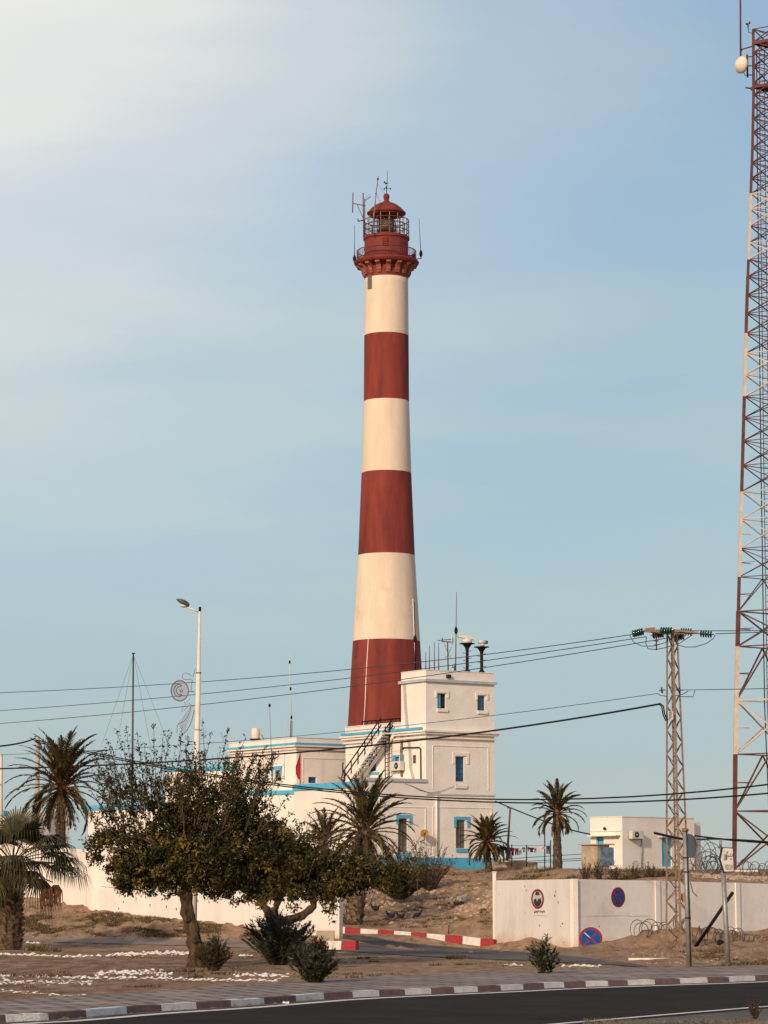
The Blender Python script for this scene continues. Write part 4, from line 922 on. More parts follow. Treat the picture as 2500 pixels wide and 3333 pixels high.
# ------------------------------------------------------------------ perimeter walls
def wall_run(name, label, pts, th_=.22, pil=(), m='wallw', capm=None):   # pts: (px, ytop, ybottom, Y)
    P = []
    for x, yt, yb, Y in pts:
        b_ = at(x, yb, Y); P.append((Vector((b_.x, Y, at(x, yt, Y).z)), b_))
    r_ = thing(name, label, 'wall', P[0][1]); mb = MB()
    for i in range(len(P)-1):
        (t0, b0), (t1, b1) = P[i], P[i+1]; d = Vector((b1.x-b0.x, b1.y-b0.y, 0)).normalized(); nn = Vector((-d.y, d.x, 0))*th_
        if nn.y < 0: nn = -nn
        dn = Vector((0, 0, .5)); N_ = max(1, int((b1-b0).length/1.5))
        vs = [b0-dn, b1-dn, t1, t0, b0-dn+nn, b1-dn+nn, t1+nn, t0+nn]
        mb.add(vs, [(0, 1, 2, 3), (5, 4, 7, 6), (3, 2, 6, 7), (4, 0, 3, 7), (1, 5, 6, 2)])
    mb.build('wall_face', M[m], r_)
    for (i, f, w_, up) in pil:
        (t0, b0), (t1, b1) = P[i], P[i+1]; a = b0.lerp(b1, f); tt = t0.lerp(t1, f); d = Vector((b1.x-b0.x, b1.y-b0.y, 0)).normalized(); nn = Vector((d.y, -d.x, 0))
        if nn.y > 0: nn = -nn
        mb = MB(); mb.para(Vector((a.x, a.y, a.z-.4))-d*w_/2+nn*.05, d*w_, -nn*.33, Vector((0, 0, tt.z-a.z+.4+up))); mb.build('pillar', M[m], r_)
    return r_, P
gw, GP = wall_run('perimeter_wall', 'long whitewashed wall on the right carrying painted round emblems', [(1612, 2866, 3070, 139), (1868, 2861, 3088, 126), (2150, 2867, 3082, 129.5), (2600, 2879, 3076, 136)], pil=((0, .96, .35, .01), (1, .97, .3, .01), (2, .55, .3, .01)))
lw_, LP = wall_run('perimeter_wall', 'long whitewashed wall on the left behind the leafy trees', [(1103, 2832, 3054, 131), (700, 2800, 3030, 140.5), (350, 2772, 2990, 149.5), (0, 2744, 2950, 158), (-250, 2724, 2930, 164)], pil=((1, .3, .3, .01), (2, .2, .3, .01)))
# gate pillars
def pillar(label, px, yt, yb, Y, w_):
    b_ = at(px, yb, Y); tpp = at(px, yt, Y); mb = MB(); mb.box(b_.x-w_/2, b_.x+w_/2, Y-w_/2, Y+w_/2, b_.z-.4, tpp.z); mb.box(b_.x-w_/2-.03, b_.x+w_/2+.03, Y-w_/2-.03, Y+w_/2+.03, tpp.z, tpp.z+.05)
    o = mb.build('gate_pillar', M['wallw'], loc=(b_.x, Y, b_.z)); tag(o, label, 'pillar', 'gate pillars'); return o
pillar('slim white gate pillar at the left end of the wall with the emblems', 1610, 2840, 3074, 139.3, .17)
pillar('white gate pillar at the right end of the left wall, above the short kerb', 1097, 2828, 3052, 130.8, .22)
# wall joints / patches
FW1 = Frame(GP[0][1], (GP[1][1]-GP[0][1]), Vector(((GP[1][1]-GP[0][1]).y, -(GP[1][1]-GP[0][1]).x, 0)))
if FW1.n.y > 0: FW1.n = -FW1.n
FW2 = Frame(GP[1][1], (GP[2][1]-GP[1][1]), Vector(((GP[2][1]-GP[1][1]).y, -(GP[2][1]-GP[1][1]).x, 0)))
if FW2.n.y > 0: FW2.n = -FW2.n
FW3 = Frame(LP[2][1], (LP[1][1]-LP[2][1]), Vector((-1, -1, 0))); _d = (LP[1][1]-LP[2][1]); FW3.n = Vector((_d.y, -_d.x, 0)).normalized()
if FW3.n.y > 0: FW3.n = -FW3.n
M['scar'] = mat('wall_scar', (.16, .13, .10), var=.3, scale=10)
def marks(fr, parent, lst, seed):
    rr = random.Random(seed); mb = MB()
    for x, y, w_, h_ in lst:
        a0, a1, za, zb = fr.px(x-w_/2, x+w_/2, y-h_/2, y+h_/2); n = 7; am, zm = (a0+a1)/2, (za+zb)/2
        pts = [fr.P(am+(a1-a0)/2*math.cos(2*math.pi*k/n)*rr.uniform(.6, 1.2), zm+(zb-za)/2*math.sin(2*math.pi*k/n)*rr.uniform(.6, 1.2), .002) for k in range(n)]
        if (fr.n.cross(fr.u)).z < 0: pts = pts[::-1]
        mb.poly(pts, fr.n*.004)
    return mb.build('plaster_scars', M['scar'], parent)
rr = random.Random(8)
marks(FW1, gw, [(1709, 2885, 3, 7), (1714, 2898, 3, 6), (1806, 2915, 4, 12), (1809, 2902, 3, 8), (1817, 2937, 3, 12), (1757, 3013, 4, 7), (1831, 3006, 4, 6), (1825, 3015, 3, 4), (1625, 2911, 2, 5), (1634, 3070, 4, 12), (1710, 2972, 2, 4), (1765, 2981, 60, 1.2), (1834, 3068, 5, 3)], 1)
marks(FW2, gw, [(1950, 3016, 4, 7), (1960, 2981.5, 180, 1), (2137, 2885, 2.4, 24), (2080, 2982, 90, 1)], 2)
marks(FW3, lw_, [(x, y, 4, rr.uniform(5, 12)) for x, y in [(390+i*17+rr.uniform(-6, 6), rr.uniform(2880, 2960)) for i in range(18)]]+[(259, 2911, 2, 60), (310, 2881, 100, 1.2), (443, 2920, 1.2, 60)], 3)
# painted round emblems on the walls
def fdisc(mb, fr, a, z, ra, rz, d, m, a0=0, a1=360, n=40):
    pts = [fr.P(a+ra*math.cos(R(a0+(a1-a0)*k/n)), z+rz*math.sin(R(a0+(a1-a0)*k/n)), d) for k in range(n+ (0 if a1-a0 == 360 else 1))]
    mb.poly(pts, fr.n*.003, m)
def emblem(fr, x0, x1, y0, y1, label, kind, parent_mats):
    a0, a1, za, zb = fr.px(x0, x1, y0, y1); am, zm, ra, rz = (a0+a1)/2, (za+zb)/2, (a1-a0)/2, (zb-za)/2
    mb = MB(); s = 1 if fr.hit(x1, y0)[0] > fr.hit(x0, y0)[0] else -1
    fdisc(mb, fr, am, zm, ra*1.06, rz*1.05, .004, 3); fdisc(mb, fr, am, zm, ra, rz, .008, 0)
    def pg(pts, d, m): 
        mb.poly([fr.P(am+s*x*ra, zm+y*rz, d) for x, y in pts], fr.n*.003, m)
    if kind == 'x':
        fdisc(mb, fr, am, zm, ra*.78, rz*.78, .012, 1)
        for sg in (-1, 1): pg([(-.62*sg-.09, .55), (-.62*sg+.09, .62), (.62*sg+.09, -.55), (.62*sg-.09, -.62)], .016, 0)
    else:
        fdisc(mb, fr, am, zm, ra*.76, rz*.8, .012, 3)
        pg([(-.36, .38)]+[(.36*math.cos(R(180-a)), .38+.4*math.sin(R(180-a))) for a in range(0, 181, 20)], .016, 2)
        pg([(-.60, -.10), (-.42, -.0), (-.22, .05), (-.05, -.28), (.12, .02), (.3, .03), (.52, -.02), (.66, -.2), (.60, -.42), (.35, -.70), (0, -.80), (-.35, -.70), (-.60, -.42)], .016, 2)
        pg([(.40, .0), (.62, .18), (.66, .14), (.46, -.06)], .020, 2)
        fdisc(mb, fr, am, zm, ra*.9, rz*.9, .001, 0)
    o = mb.build('painted_emblem' if kind != 'x' else 'painted_sign', parent_mats, loc=fr.P(am, za, .004)); tag(o, label, 'sign'); return o
mm = [M['sred'], M['sblue'], M['sgreen'], M['swhite']]
emblem(FW1, 1730, 1771, 2894, 2958, 'oval red ringed emblem with dark green cap painted on the wall left of its corner', 'e', mm)
emblem(FW2, 1989, 2034, 2888, 2953, 'blue no stopping disc with red cross painted flat on the white wall', 'x', mm)
emblem(FW3, 334, 362, 2785, 2847, 'red ringed emblem painted on the left wall, half hidden by leaves', 'e', mm)
# small painted script under the emblems (strokes)
def script_under(fr, x0, x1, y0, y1, label, strokes):
    mb = MB(); 
    for st_ in strokes:
        pts = [fr.P(*fr.hit(x0+(x1-x0)*x, y0+(y1-y0)*y, .012), .012) for x, y in st_]
        if len(pts) == 1: mb.sphere(pts[0], .02, 6)
        else:
            for i in range(len(pts)-1): mb.bar(pts[i], pts[i+1], .01, .035)
    o = mb.build('painted_lettering', M['sblack'], loc=fr.P(*fr.hit((x0+x1)/2, y1), .01)); tag(o, label, 'lettering')
ara = [[(1, .45), (.97, .6), (.9, .6), (.88, .45)], [(.93, .2)], [(.84, .1), (.84, .6)], [(.84, .6), (.76, .6), (.74, .4), (.70, .6), (.66, .4)], [(.78, .82)], [(.60, .1), (.60, .62), (.52, .62)], [(.5, .3), (.5, .6)], [(.42, .1), (.42, .62)], [(.38, .1), (.38, .6), (.3, .6), (.28, .35)], [(.24, .6), (.2, .4), (.14, .6), (.24, .6)], [(.12, .62), (.08, .85), (.03, .8)], [(.18, .15)], [(.30, .8)], [(.02, .3), (.02, .6), (.06, .6)]]
script_under(FW1, 1738, 1773, 2961, 2973, 'small dark Arabic lettering painted under the emblem left of the wall corner', ara)
script_under(FW3, 333, 362, 2853, 2866, 'small dark Arabic lettering painted under the emblem on the left wall', ara)
# leaning real no-stopping disc
cS = at(1923, 3055, 122.5); sg = thing('road_sign', 'loose round blue no stopping sign with red rim leaning on the foot of the wall', 'sign', (cS.x, cS.y, cS.z-.5))
rS = 37.5*122.5/F; nS = Vector((-.12, -.96, .22)).normalized(); uS = nS.cross(Vector((0, 0, 1))).normalized()*-1; vS = nS.cross(uS)
if vS.z < 0: vS = -vS
mb = MB()
def sd(r0, d, m, mb=mb, n=40): mb.poly([cS+nS*d+uS*r0*math.cos(2*math.pi*k/n)+vS*r0*math.sin(2*math.pi*k/n) for k in range(n)], nS*.004, m)
sd(rS, -.02, 0); sd(rS, -.012, 0); mb.build('rim', M['sred'], sg)
mb = MB(); sd(rS*.82, -.002, 0, mb); mb.build('face', M['sblue'], sg)
for ang, mtl in ((48, M['sred']), (-42, M['sred'])):
    mb = MB(); dd = uS*math.cos(R(ang))+vS*math.sin(R(ang)); pp = nS.cross(dd); mb.poly([cS+nS*(.012 if ang > 0 else .018)+dd*rS*.84*a+pp*rS*.055*b_ for a, b_ in ((-1, -1), (1, -1), (1, 1), (-1, 1))], nS*.003); mb.build('cross_bar', mtl, sg)
mb = MB(); dd = uS*math.cos(R(-42+180))+vS*math.sin(R(-42+180)); pp = nS.cross(dd); mb.poly([cS+nS*.026+dd*rS*a+pp*rS*b_ for a, b_ in ((.05, -.03), (.35, -.045), (.78, -.03), (.78, .02), (.4, .03), (.05, .0))], nS*.003); mb.build('scratch', M['swhite'], sg)
# ------------------------------------------------------------------ gate kerbs
def kerb_run(pts, cols, name='kerb', h=.27, dep=.25):
    mb = MB()
    for i in range(len(pts)-1):
        (x0, yb0, Y0), (x1, yb1, Y1) = pts[i], pts[i+1]
        p, q = at(x0, yb0, Y0), at(x1, yb1, Y1); d = (q-p); dh = Vector((d.x, d.y, 0)).normalized(); nn = Vector((-dh.y, dh.x, 0))
        if nn.y < 0: nn = -nn
        z = Vector((0, 0, h)); e = Vector((0, 0, -.12))
        g_ = dh*.008
        mb.add([p+e+g_, q+e-g_, q+z+nn*.03-g_, p+z+nn*.03+g_, p+z+nn*dep+g_, q+z+nn*dep-g_, q+e+nn*dep-g_, p+e+nn*dep+g_], [(0, 1, 2, 3), (3, 2, 5, 4), (4, 5, 6, 7), (0, 3, 4, 7), (1, 6, 5, 2)], cols[i])
    return structure(mb.build(name, [M['kwhite'], M['kred2']], loc=at(*pts[0])))
bx = [1100, 1122, 1172, 1229, 1281, 1337, 1388, 1448, 1505, 1563, 1606]
byb = [3033, 3035, 3040, 3044, 3047, 3052, 3056, 3061, 3065, 3072, 3076]
kerb_run([(x, y, 145-6.5*(x-1100)/506) for x, y in zip(bx, byb)], [0, 1, 0, 1, 0, 1, 0, 1, 0, 1])
kerb_run([(1012, 3082, 121), (1060, 3084, 121), (1110, 3084, 120.5), (1157, 3083, 120)], [1, 0, 1], h=.28)
mb = MB(); p = at(1030, 3058, 126); q = at(1088, 3058, 126); mb.box(p.x, q.x, 125.6, 127, p.z-.4, p.z+.38); o = mb.build('concrete_footing', M['concrete'], loc=(p.x, 126, p.z)); tag(o, 'broken brown concrete footing below the end of the left wall', 'footing')
mb = MB(); p = at(2047, 3122, 104.5); q = at(2180, 3121, 104.5); mb.bar(Vector((p.x, 104.5, p.z)), Vector((q.x, 104.2, q.z)), .2, .09); o = mb.build('kerb_slab', M['kwhite'], loc=p); tag(o, 'pale broken kerb slab lying in the sand right of the side lane', 'slab')
# ------------------------------------------------------------------ lattice tower (radio mast)
MY = 170.0
def mp_(px_, py): return at(px_, py, MY)
leftx_y = [(95, 2452), (307, 2453), (497, 2449), (678, 2442), (881, 2435), (994, 2431), (1502, 2417), (1920, 2405), (2421, 2394), (2830, 2390)]
topc = at(2505, 300, MY).x
def mhalf(py): return topc-at(np.interp(py, [a for a, _ in leftx_y], [b_ for _, b_ in leftx_y]), py, MY).x
lv = [2830, 2640, 2455, 2280, 2104, 1990, 1878, 1785, 1690, 1600, 1515, 1435, 1360, 1290, 1220, 1150, 1085, 1020, 960, 900, 845, 790, 735, 680, 630, 580, 530, 480, 430, 385, 345, 307, 270, 215, 170, 137, 95]
bands_ = [(0, 606, 0), (606, 865, 1), (865, 1067, 0), (1067, 1309, 1), (1309, 1600, 0), (1600, 1878, 1), (1878, 2104, 0), (2104, 2455, 1), (2455, 2900, 0)]
def bm(py): return [c_ for a, b_, c_ in bands_ if a <= py < b_ or (py >= 2900)][0] if py < 2900 else 0
def mzp(py): return at(2452, py, MY).z
dirs = [Vector((-1, 0, 0)), Vector((.42, -1, 0)).normalized(), Vector((1, 0, 0)), Vector((.30, 1, 0)).normalized()]
def corner(k, py): 
    h = mhalf(py); return Vector((topc, MY, mzp(py)))+dirs[k]*h
mast = thing('lattice_mast', 'very tall red and white banded steel lattice mast at the right edge', 'mast', (topc, MY, mzp(2830)))
for k in range(4):
    mb = MB()
    for i in range(len(lv)-1):
        w_ = .27 if lv[i] > 2000 else (.2 if lv[i] > 900 else .17)
        a, b_ = corner(k, lv[i]), corner(k, lv[i+1]); mb.bar(a, b_, w_*.95, w_*.95, bm((lv[i]+lv[i+1])/2))
    mb.build('leg', [M['mred'], M['mwhite']], mast)
for k in range(4):
    mb = MB()
    for i in range(len(lv)-1):
        y0, y1 = lv[i], lv[i+1]; a0, a1, b0, b1 = corner(k, y0), corner((k+1) % 4, y0), corner(k, y1), corner((k+1) % 4, y1); m_ = bm((y0+y1)/2) if i % 3 else 0; w_ = .08 if y0 > 2000 else .055
        mid1 = (b0+b1)/2; mid0 = (a0+a1)/2
        if i % 2 == 0 or y0 < 1900:
            mb.bar(a0, b1, w_, w_, m_); mb.bar(a1, b0, w_, w_, m_)
        else:
            mb.bar(a0, mid1, w_, w_, m_); mb.bar(a1, mid1, w_, w_, m_)
        mb.bar(b0, b1, w_*.9, w_*.9, m_)
        if y0 > 1700:
            c0, c1 = (a0+b0)/2, (a1+b1)/2; mb.bar(c0, c0.lerp(c1, .25), w_*.6, w_*.6, m_); mb.bar(c1, c1.lerp(c0, .25), w_*.6, w_*.6, m_)
    mb.build('bracing', [M['mred'], M['mwhite']], mast)
mb = MB(); lx = at(2474, 1000, MY)
def lpt(px_, py): return Vector((at(px_, py, MY-.1).x, MY-.1, mzp(py)))
lad = [(2472, 170), (2474, 500), (2480, 1000), (2486, 1500), (2498, 2300), (2520, 2830)]
for dx in (-.0, .32):
    mb.tube([lpt(x, y)+Vector((dx, 0, 0)) for x, y in lad], .025, 4)
z = mzp(2830)
while z < mzp(170):
    py = np.interp(z, [mzp(v) for v in (2830, 1500, 170)], [2830, 1500, 170]); x = np.interp(py, [b_ for _, b_ in lad], [a for a, _ in lad]); p = lpt(x, py); p.z = z
    mb.bar(p, p+Vector((.32, 0, 0)), .03); z += .4
mb.build('ladder', M['mred'], mast)
mb = MB(); mb.tube([lpt(x-9, y) for x, y in lad], .035, 5); mb.build('feeder_cable', M['black'], mast)
for py in (140, 283):
    mb = MB(); h = mhalf(py)*1.0; c_ = Vector((topc, MY, mzp(py))); pts = [c_+d*h*1.02 for d in dirs]; mb.poly(pts, (0, 0, .08)); 
    for k in range(4): mb.bar(pts[k], pts[(k+1) % 4], .1, .2)
    mb.build('platform', M['mred'], mast)
mb = MB(); b_ = at(2397, 2842, MY); mb.box(b_.x-.9, b_.x+1.2, MY-1, MY+1, b_.z-.6, mzp(2832)); mb.build('footing', M['kwhite'], mast)
# dish, poles on the mast
ds = thing('microwave_dish', 'cream drum shaped microwave dish mounted high on the lattice mast', 'antenna', at(2410, 217, MY))
cD = at(2418, 212, MY); ax = Vector((-.86, -.48, 0)).normalized(); rr_ = .56*1.0
mb = MB(); mb.lathe([(rr_*.3, -.12), (rr_*.95, 0), (rr_, .1), (rr_*.97, .2), (rr_*.55, .42), (rr_*.12, .5)], cD, 28, axis=ax); mb.build('radome', M['lampp'], ds)
mb = MB()
pz = cD-ax*.35
mb.tube([pz+Vector((0, 0, .75)), pz-Vector((0, 0, .75))], .06, 8); mb.build('mount_pole', M['mred'], ds)
mb = MB(); lg = corner(0, 217)
mb.tube([cD-ax*.1, pz], .07, 6); mb.build('dish_stub', M['mred'], ds)
for dz in (.6, 0, -.6): mb = MB(); mb.tube([pz+Vector((0, 0, dz)), Vector((lg.x, lg.y, pz.z+dz-.05))], .04, 5); mb.build('bracket', M['mred'], ds)
mb = MB(); mb.tube([cD-ax*.1-Vector((0, 0, .5)), cD-ax*.15-Vector((0, 0, .65)), pz-Vector((0, 0, .6)), pz-Vector((-.05, 0, .2))], .025, 5); mb.build('cable_loop', M['black'], ds)
vp = thing('vertical_antenna', 'long thin upright antenna pole above the dish, cut by the top of the picture', 'antenna', at(2411, 185, MY)); mb = MB(); mb.tube([at(2411, 187, MY), at(2409, -120, MY)], .06, 6); mb.build('pole', M['mred'], vp)
mb = MB(); mb.tube([at(2411, 162, MY), at(2449, 151, MY)], .045, 5); mb.poly([at(2411, 152, MY), at(2417, 162, MY), at(2411, 174, MY)], (0, .06, 0)); mb.build('bracket', M['mred'], vp)
an = thing('wind_gauge', 'small cup wind gauge on a bent arm at the top corner of the lattice mast', 'wind gauge', at(2436, 100, MY)); mb = MB()
mb.tube([at(2450, 108, MY), at(2437, 106, MY), at(2435, 86, MY)], .03, 5); mb.build('arm', M['mred'], an)
mb = MB(); mb.sphere(at(2431, 78, MY), .09, 8, (1, 1, .8)); mb.sphere(at(2440, 74, MY), .08, 8, (.7, 1, 1.2)); mb.tube([at(2431, 80, MY), at(2440, 75, MY)], .04, 5); mb.tube([at(2435, 79, MY), at(2435, 88, MY)], .05, 6); mb.build('cups', M['mred'], an)
sr = thing('stub_arm', 'short bare bracket arm sticking out below the microwave dish', 'bracket', at(2449, 288, MY)); mb = MB(); mb.tube([at(2451, 289, MY), at(2426, 285, MY)], .05, 6); mb.build('arm', M['mred'], sr); mb = MB(); mb.box(at(2449, 290, MY).x-.1, at(2449, 290, MY).x+.12, MY-.1, MY+.1, at(2449, 293, MY).z, at(2449, 284, MY).z); mb.build('clamp', M['mred'], sr)
# ------------------------------------------------------------------ utility pylon
PY_ = 119.0; pc = at(2188, 2070, PY_).x; zt = at(2188, 2062, PY_).z; zb = gz(at(2214, 3080, PY_).x, PY_)-.1
pyl = thing('power_pylon', 'slender rusty lattice power pylon with green glass insulators in front of the white wall', 'pylon', (pc, PY_, zb))
wt = .215; wb = .54
pdir = [Vector((-1, -.12, 0)), Vector((.05, -1, 0)), Vector((1, .12, 0)), Vector((-.05, 1, 0))]
shift = Vector((.12, 0, 0))    # the left leg stands upright, the right ones spread
def pc_(k, f): # f 0 top 1 bottom
    h = wt+(wb-wt)*f; return Vector((pc+.10*f, PY_, zt+(zb-zt)*f))+pdir[k]*h
for k in range(4):
    mb = MB(); mb.bar(pc_(k, 0), pc_(k, 1.0), .075 if k != 1 else .09); mb.build('leg', M['steel'], pyl)
n = 13
for k in range(4):
    mb = MB()
    A, B = (k, (k+1) % 4) if k < 2 else ((k+1) % 4, k)
    for i in range(n):
        f0 = (i/n); f1 = ((i+.5)/n); f2 = (i+1)/n; mb.bar(pc_(A, f0), pc_(B, f1), .032); mb.bar(pc_(B, f1), pc_(A, f2), .032)
    mb.build('bracing', M['steel'], pyl)
def insulator(p, q, parent, nd=5, r_=.17):
    mb = MB(); ax = (q-p); L = ax.length; ax.normalize(); mb.tube([p-ax*.08, q+ax*.08], .025, 5, 1)
    for k in range(nd): h = L*(k+.3)/nd; mb.lathe([(.03, h-.035), (r_*.75, h-.01), (r_, h+.03), (r_*.95, h+.045), (.05, h+.06)], p, 14, axis=ax)
    mb.build('insulator', [M['glassg'], M['steel']], parent)
Yp = PY_
insulator(at(2058, 2064, Yp-.3), at(2094, 2055, Yp-.2), pyl); insulator(at(2124, 2068, Yp+.5), at(2160, 2063, Yp+.3), pyl)
insulator(at(2148, 2053, Yp-.6), at(2188, 2053, Yp-.5), pyl); insulator(at(2214, 2055, Yp+.2), at(2252, 2057, Yp+.2), pyl)
insulator(at(2278, 2062, Yp-.2), at(2318, 2065, Yp-.2), pyl); insulator(at(2190, 2078, Yp+.6), at(2226, 2070, Yp+.4), pyl)
insulator(at(2150, 2247, Yp), at(2160, 2246, Yp), pyl, 1, .15); insulator(at(2206, 2246, Yp-.1), at(2218, 2246, Yp-.1), pyl, 1, .15)
mb = MB(); mb.bar(at(2098, 2053, Yp-.2), at(2205, 2054, Yp-.3), .12, .12); mb.bar(at(2100, 2048, Yp+.3), at(2132, 2045, Yp+.3), .1, .08); mb.bar(at(2150, 2062, Yp+.3), at(2272, 2060, Yp-.1), .1, .1); mb.bar(at(2098, 2054, Yp-.2), at(2160, 2062, Yp+.3), .07); mb.bar(at(2188, 2050, Yp), at(2272, 2060, Yp-.2), .08); mb.build('crossarm', M['steel'], pyl)
mb = MB(); p = at(2136, 2070, Yp); mb.tube([p, at(2137, 2112, Yp)], .03, 5)
for y in (2071, 2086, 2099): mb.lathe([(.03, -.03), (.13, 0), (.03, .03)], at(2136.5, y, Yp), 12)
mb.sphere(at(2137, 2113, Yp), .05, 8); mb.build('hanging_insulator', M['rail'], pyl)
for pts in ([(2050, 2068), (2062, 2090), (2090, 2103), (2125, 2103), (2165, 2092), (2176, 2082)], [(2104, 2072), (2102, 2095), (2110, 2112), (2137, 2114), (2170, 2107), (2215, 2092), (2254, 2066)], [(2204, 2099), (2230, 2106), (2262, 2106), (2300, 2094), (2322, 2078), (2328, 2066)], [(2141, 2258), (2150, 2264), (2170, 2266)], [(2200, 2264), (2222, 2260), (2240, 2250)], [(2205, 2267), (2256, 2268), (2262, 2248)]):
    mb = MB(); mb.tube([at(x, y, Yp-.35) for x, y in pts], .018, 5); mb.build('jumper_wire', M['wire'], pyl)
mb = MB(); q0 = at(2175, 2316, Yp-.58); q1 = at(2191, 2342, Yp-.58); mb.box(q0.x, q1.x, Yp-.60, Yp-.56, q1.z, q0.z); pl_ = mb.build('warning_plate', M['swhite'], pyl)
mb = MB()
for k in range(5): z = q0.z-(q0.z-q1.z)*(k+.8)/5.6; mb.box(q0.x+.03, q0.x+.03+(q1.x-q0.x-.06)*[.8, .95, .6, .9, .5][k], Yp-.606, Yp-.601, z-.018, z+.018)
mb.build('lettering', M['sblack'], pl_)
mb = MB(); p = at(2222, 2920, Yp-.3); mb.poly([at(x, y, Yp-.35) for x, y in ((2217, 2910), (2228, 2903), (2236, 2915), (2234, 2936), (2222, 2937), (2217, 2928))], (0, .02, 0)); mb.build('rusty_plate', M['rust'], pyl)
# ------------------------------------------------------------------ overhead wires
def wire(pts, r_, label, m=M['cable'], group='overhead wires', n=24, name='overhead_cable'):
    # pts: (px, py, Y); smooth quadratic through three points
    P = [at(*p) for p in pts]
    if len(P) == 3:
        t1_ = ((P[1]-P[0]).length)/((P[1]-P[0]).length+(P[2]-P[1]).length); out = []
        c_ = (P[1]-P[0]*(1-t1_)**2-P[2]*t1_**2)/(2*t1_*(1-t1_))
        for k in range(n+1): t_ = k/n; out.append(P[0]*(1-t_)**2+c_*2*t_*(1-t_)+P[2]*t_**2)
        P = out
    mb = MB(); mb.tube(P, r_, 5); o = mb.build(name, m, loc=P[0]); return tag(o, label, 'cable', group)
wire([(2052, 2066, 118.7), (1145, 2178, 141), (-150, 2260, 175)], .020, 'uppermost of the three power wires crossing the lower red band', M['wire'])
wire([(2104, 2072, 119.5), (1145, 2206, 142), (-150, 2323, 176)], .020, 'middle of the three power wires crossing the lower red band', M['wire'])
wire([(2176, 2076, 119.5), (1145, 2234, 141), (-150, 2366, 175)], .020, 'lowest of the three power wires crossing the lower red band', M['wire'])
wire([(2142, 2257, 119), (1387, 2354, 136), (-150, 2462, 176)], .015, 'thin single wire leaving the small insulator halfway up the pylon', M['wire'])
wire([(2148, 2291, 118.9), (1200, 2427, 141), (-150, 2505, 172)], .045, 'thick twisted black cable running left from the pylon past the stair')
wire([(2330, 2063, 119), (2415, 2060, 116), (2640, 2054, 108)], .020, 'lower wire leaving the right hand insulators towards the mast', M['wire'])
wire([(2252, 2053, 119.2), (2400, 2053, 115), (2640, 2050, 108)], .018, 'upper wire leaving the right hand insulators towards the mast', M['wire'])
wire([(2222, 2246, 119), (2350, 2244, 114), (2640, 2238, 106)], .016, 'single wire right of the pylon below the main insulators', M['wire'])
wire([(115, 2408, 168), (1285, 2588, 138), (2700, 2526, 105)], .035, 'upper of the two black cables crossing low in front of the white building')
wire([(115, 2414, 168), (1285, 2595, 137), (2700, 2562, 105)], .035, 'lower of the two black cables crossing low in front of the white building')
wire([(112, 2404, 168), (60, 2420, 160), (-60, 2434, 150)], .05, 'thick cable bundle coming in from the left edge to the grey pole')
wire([(1613, 2608, 196), (1760, 2668, 185), (1927, 2716, 168)], .045, 'black cable slung from the white building down to the hut')
wire([(2131, 2711, 112), (2180, 2722, 110), (2232, 2733, 108)], .055, 'thick black cable end stub left of the grey sign post')
wire([(2232, 2716, 108), (2400, 2736, 104), (2620, 2744, 98)], .035, 'upper sagging cable between the sign post and the right edge')
wire([(2232, 2737, 108), (2330, 2731, 104), (2620, 2752, 98)], .03, 'lower sagging cable between the sign post and the right edge')
mb = MB(); P = [at(x, y, PY_-.3) for x, y in [(2144, 2291), (2154, 2300), (2158, 2325), (2166, 2345), (2174, 2342)]]; mb.tube(P, .03, 5); mb.tube([p+Vector((.07, 0, .02)) for p in P], .03, 5); o = mb.build('cable_drop', M['cable'], pyl)
gp = pole_thing('utility_pole', 'plain grey brown utility pole behind the left date palm', 'pole', 118, 2900, 2402, 168, .17, M['concrete'], .11, px2=124)
mb = MB(); mb.tube([at(115, 2405, 167.9), at(113, 2398, 167.9), at(122, 2396, 167.9)], .03, 5); mb.build('hook', M['black'], gp)
wp = pole_thing('white_pole', 'broad pale pole at the very left edge', 'pole', 1, 2800, 2455, 172, .16, M['lampp'], .16)
# low power lines seen by the washing line
for k, (y0, y1) in enumerate(((2798, 2780), (2809, 2794), (2815, 2800))):
    wire([(1612, y0, 188), (1750, (y0+y1)/2, 184), (1895, y1, 176)], .02, ['highest', 'middle', 'lowest'][k]+' of the low fence wires under the washing', M['wire'], group='low wires by the washing')
# ------------------------------------------------------------------ washing line
wl_ = thing('washing_line', 'washing line strung on thin posts right of the white building', 'washing line', at(1700, 2815, 183)); mb = MB()
LP_ = [(1613, 2750), (1660, 2752), (1714, 2753), (1750, 2752), (1792, 2750)]
mb.tube([at(x, y, 183) for x, y in LP_], .012, 4); mb.build('line', M['wire'], wl_)
for x, y0, y1 in ((1639, 2748, 2800), (1714, 2750, 2814), (1773, 2688, 2824), (1792, 2735, 2824), (1666, 2748, 2815)):
    mb = MB(); mb.tube([at(x, y1+6, 183.1), at(x, y0, 183.1)], .04, 6); mb.build('post', M['black'], wl_)
tp_ = pole_thing('lean_pole', 'tall leaning rusty pole with a short crosspiece above the washing', 'pole', 1650, 2800, 2629, 183.8, .08, M['rail'], .06, px2=1661); mb = MB(); mb.bar(at(1650, 2629, 183.8), at(1664, 2630, 183.8), .08); mb.build('crosspiece', M['rail'], tp_)
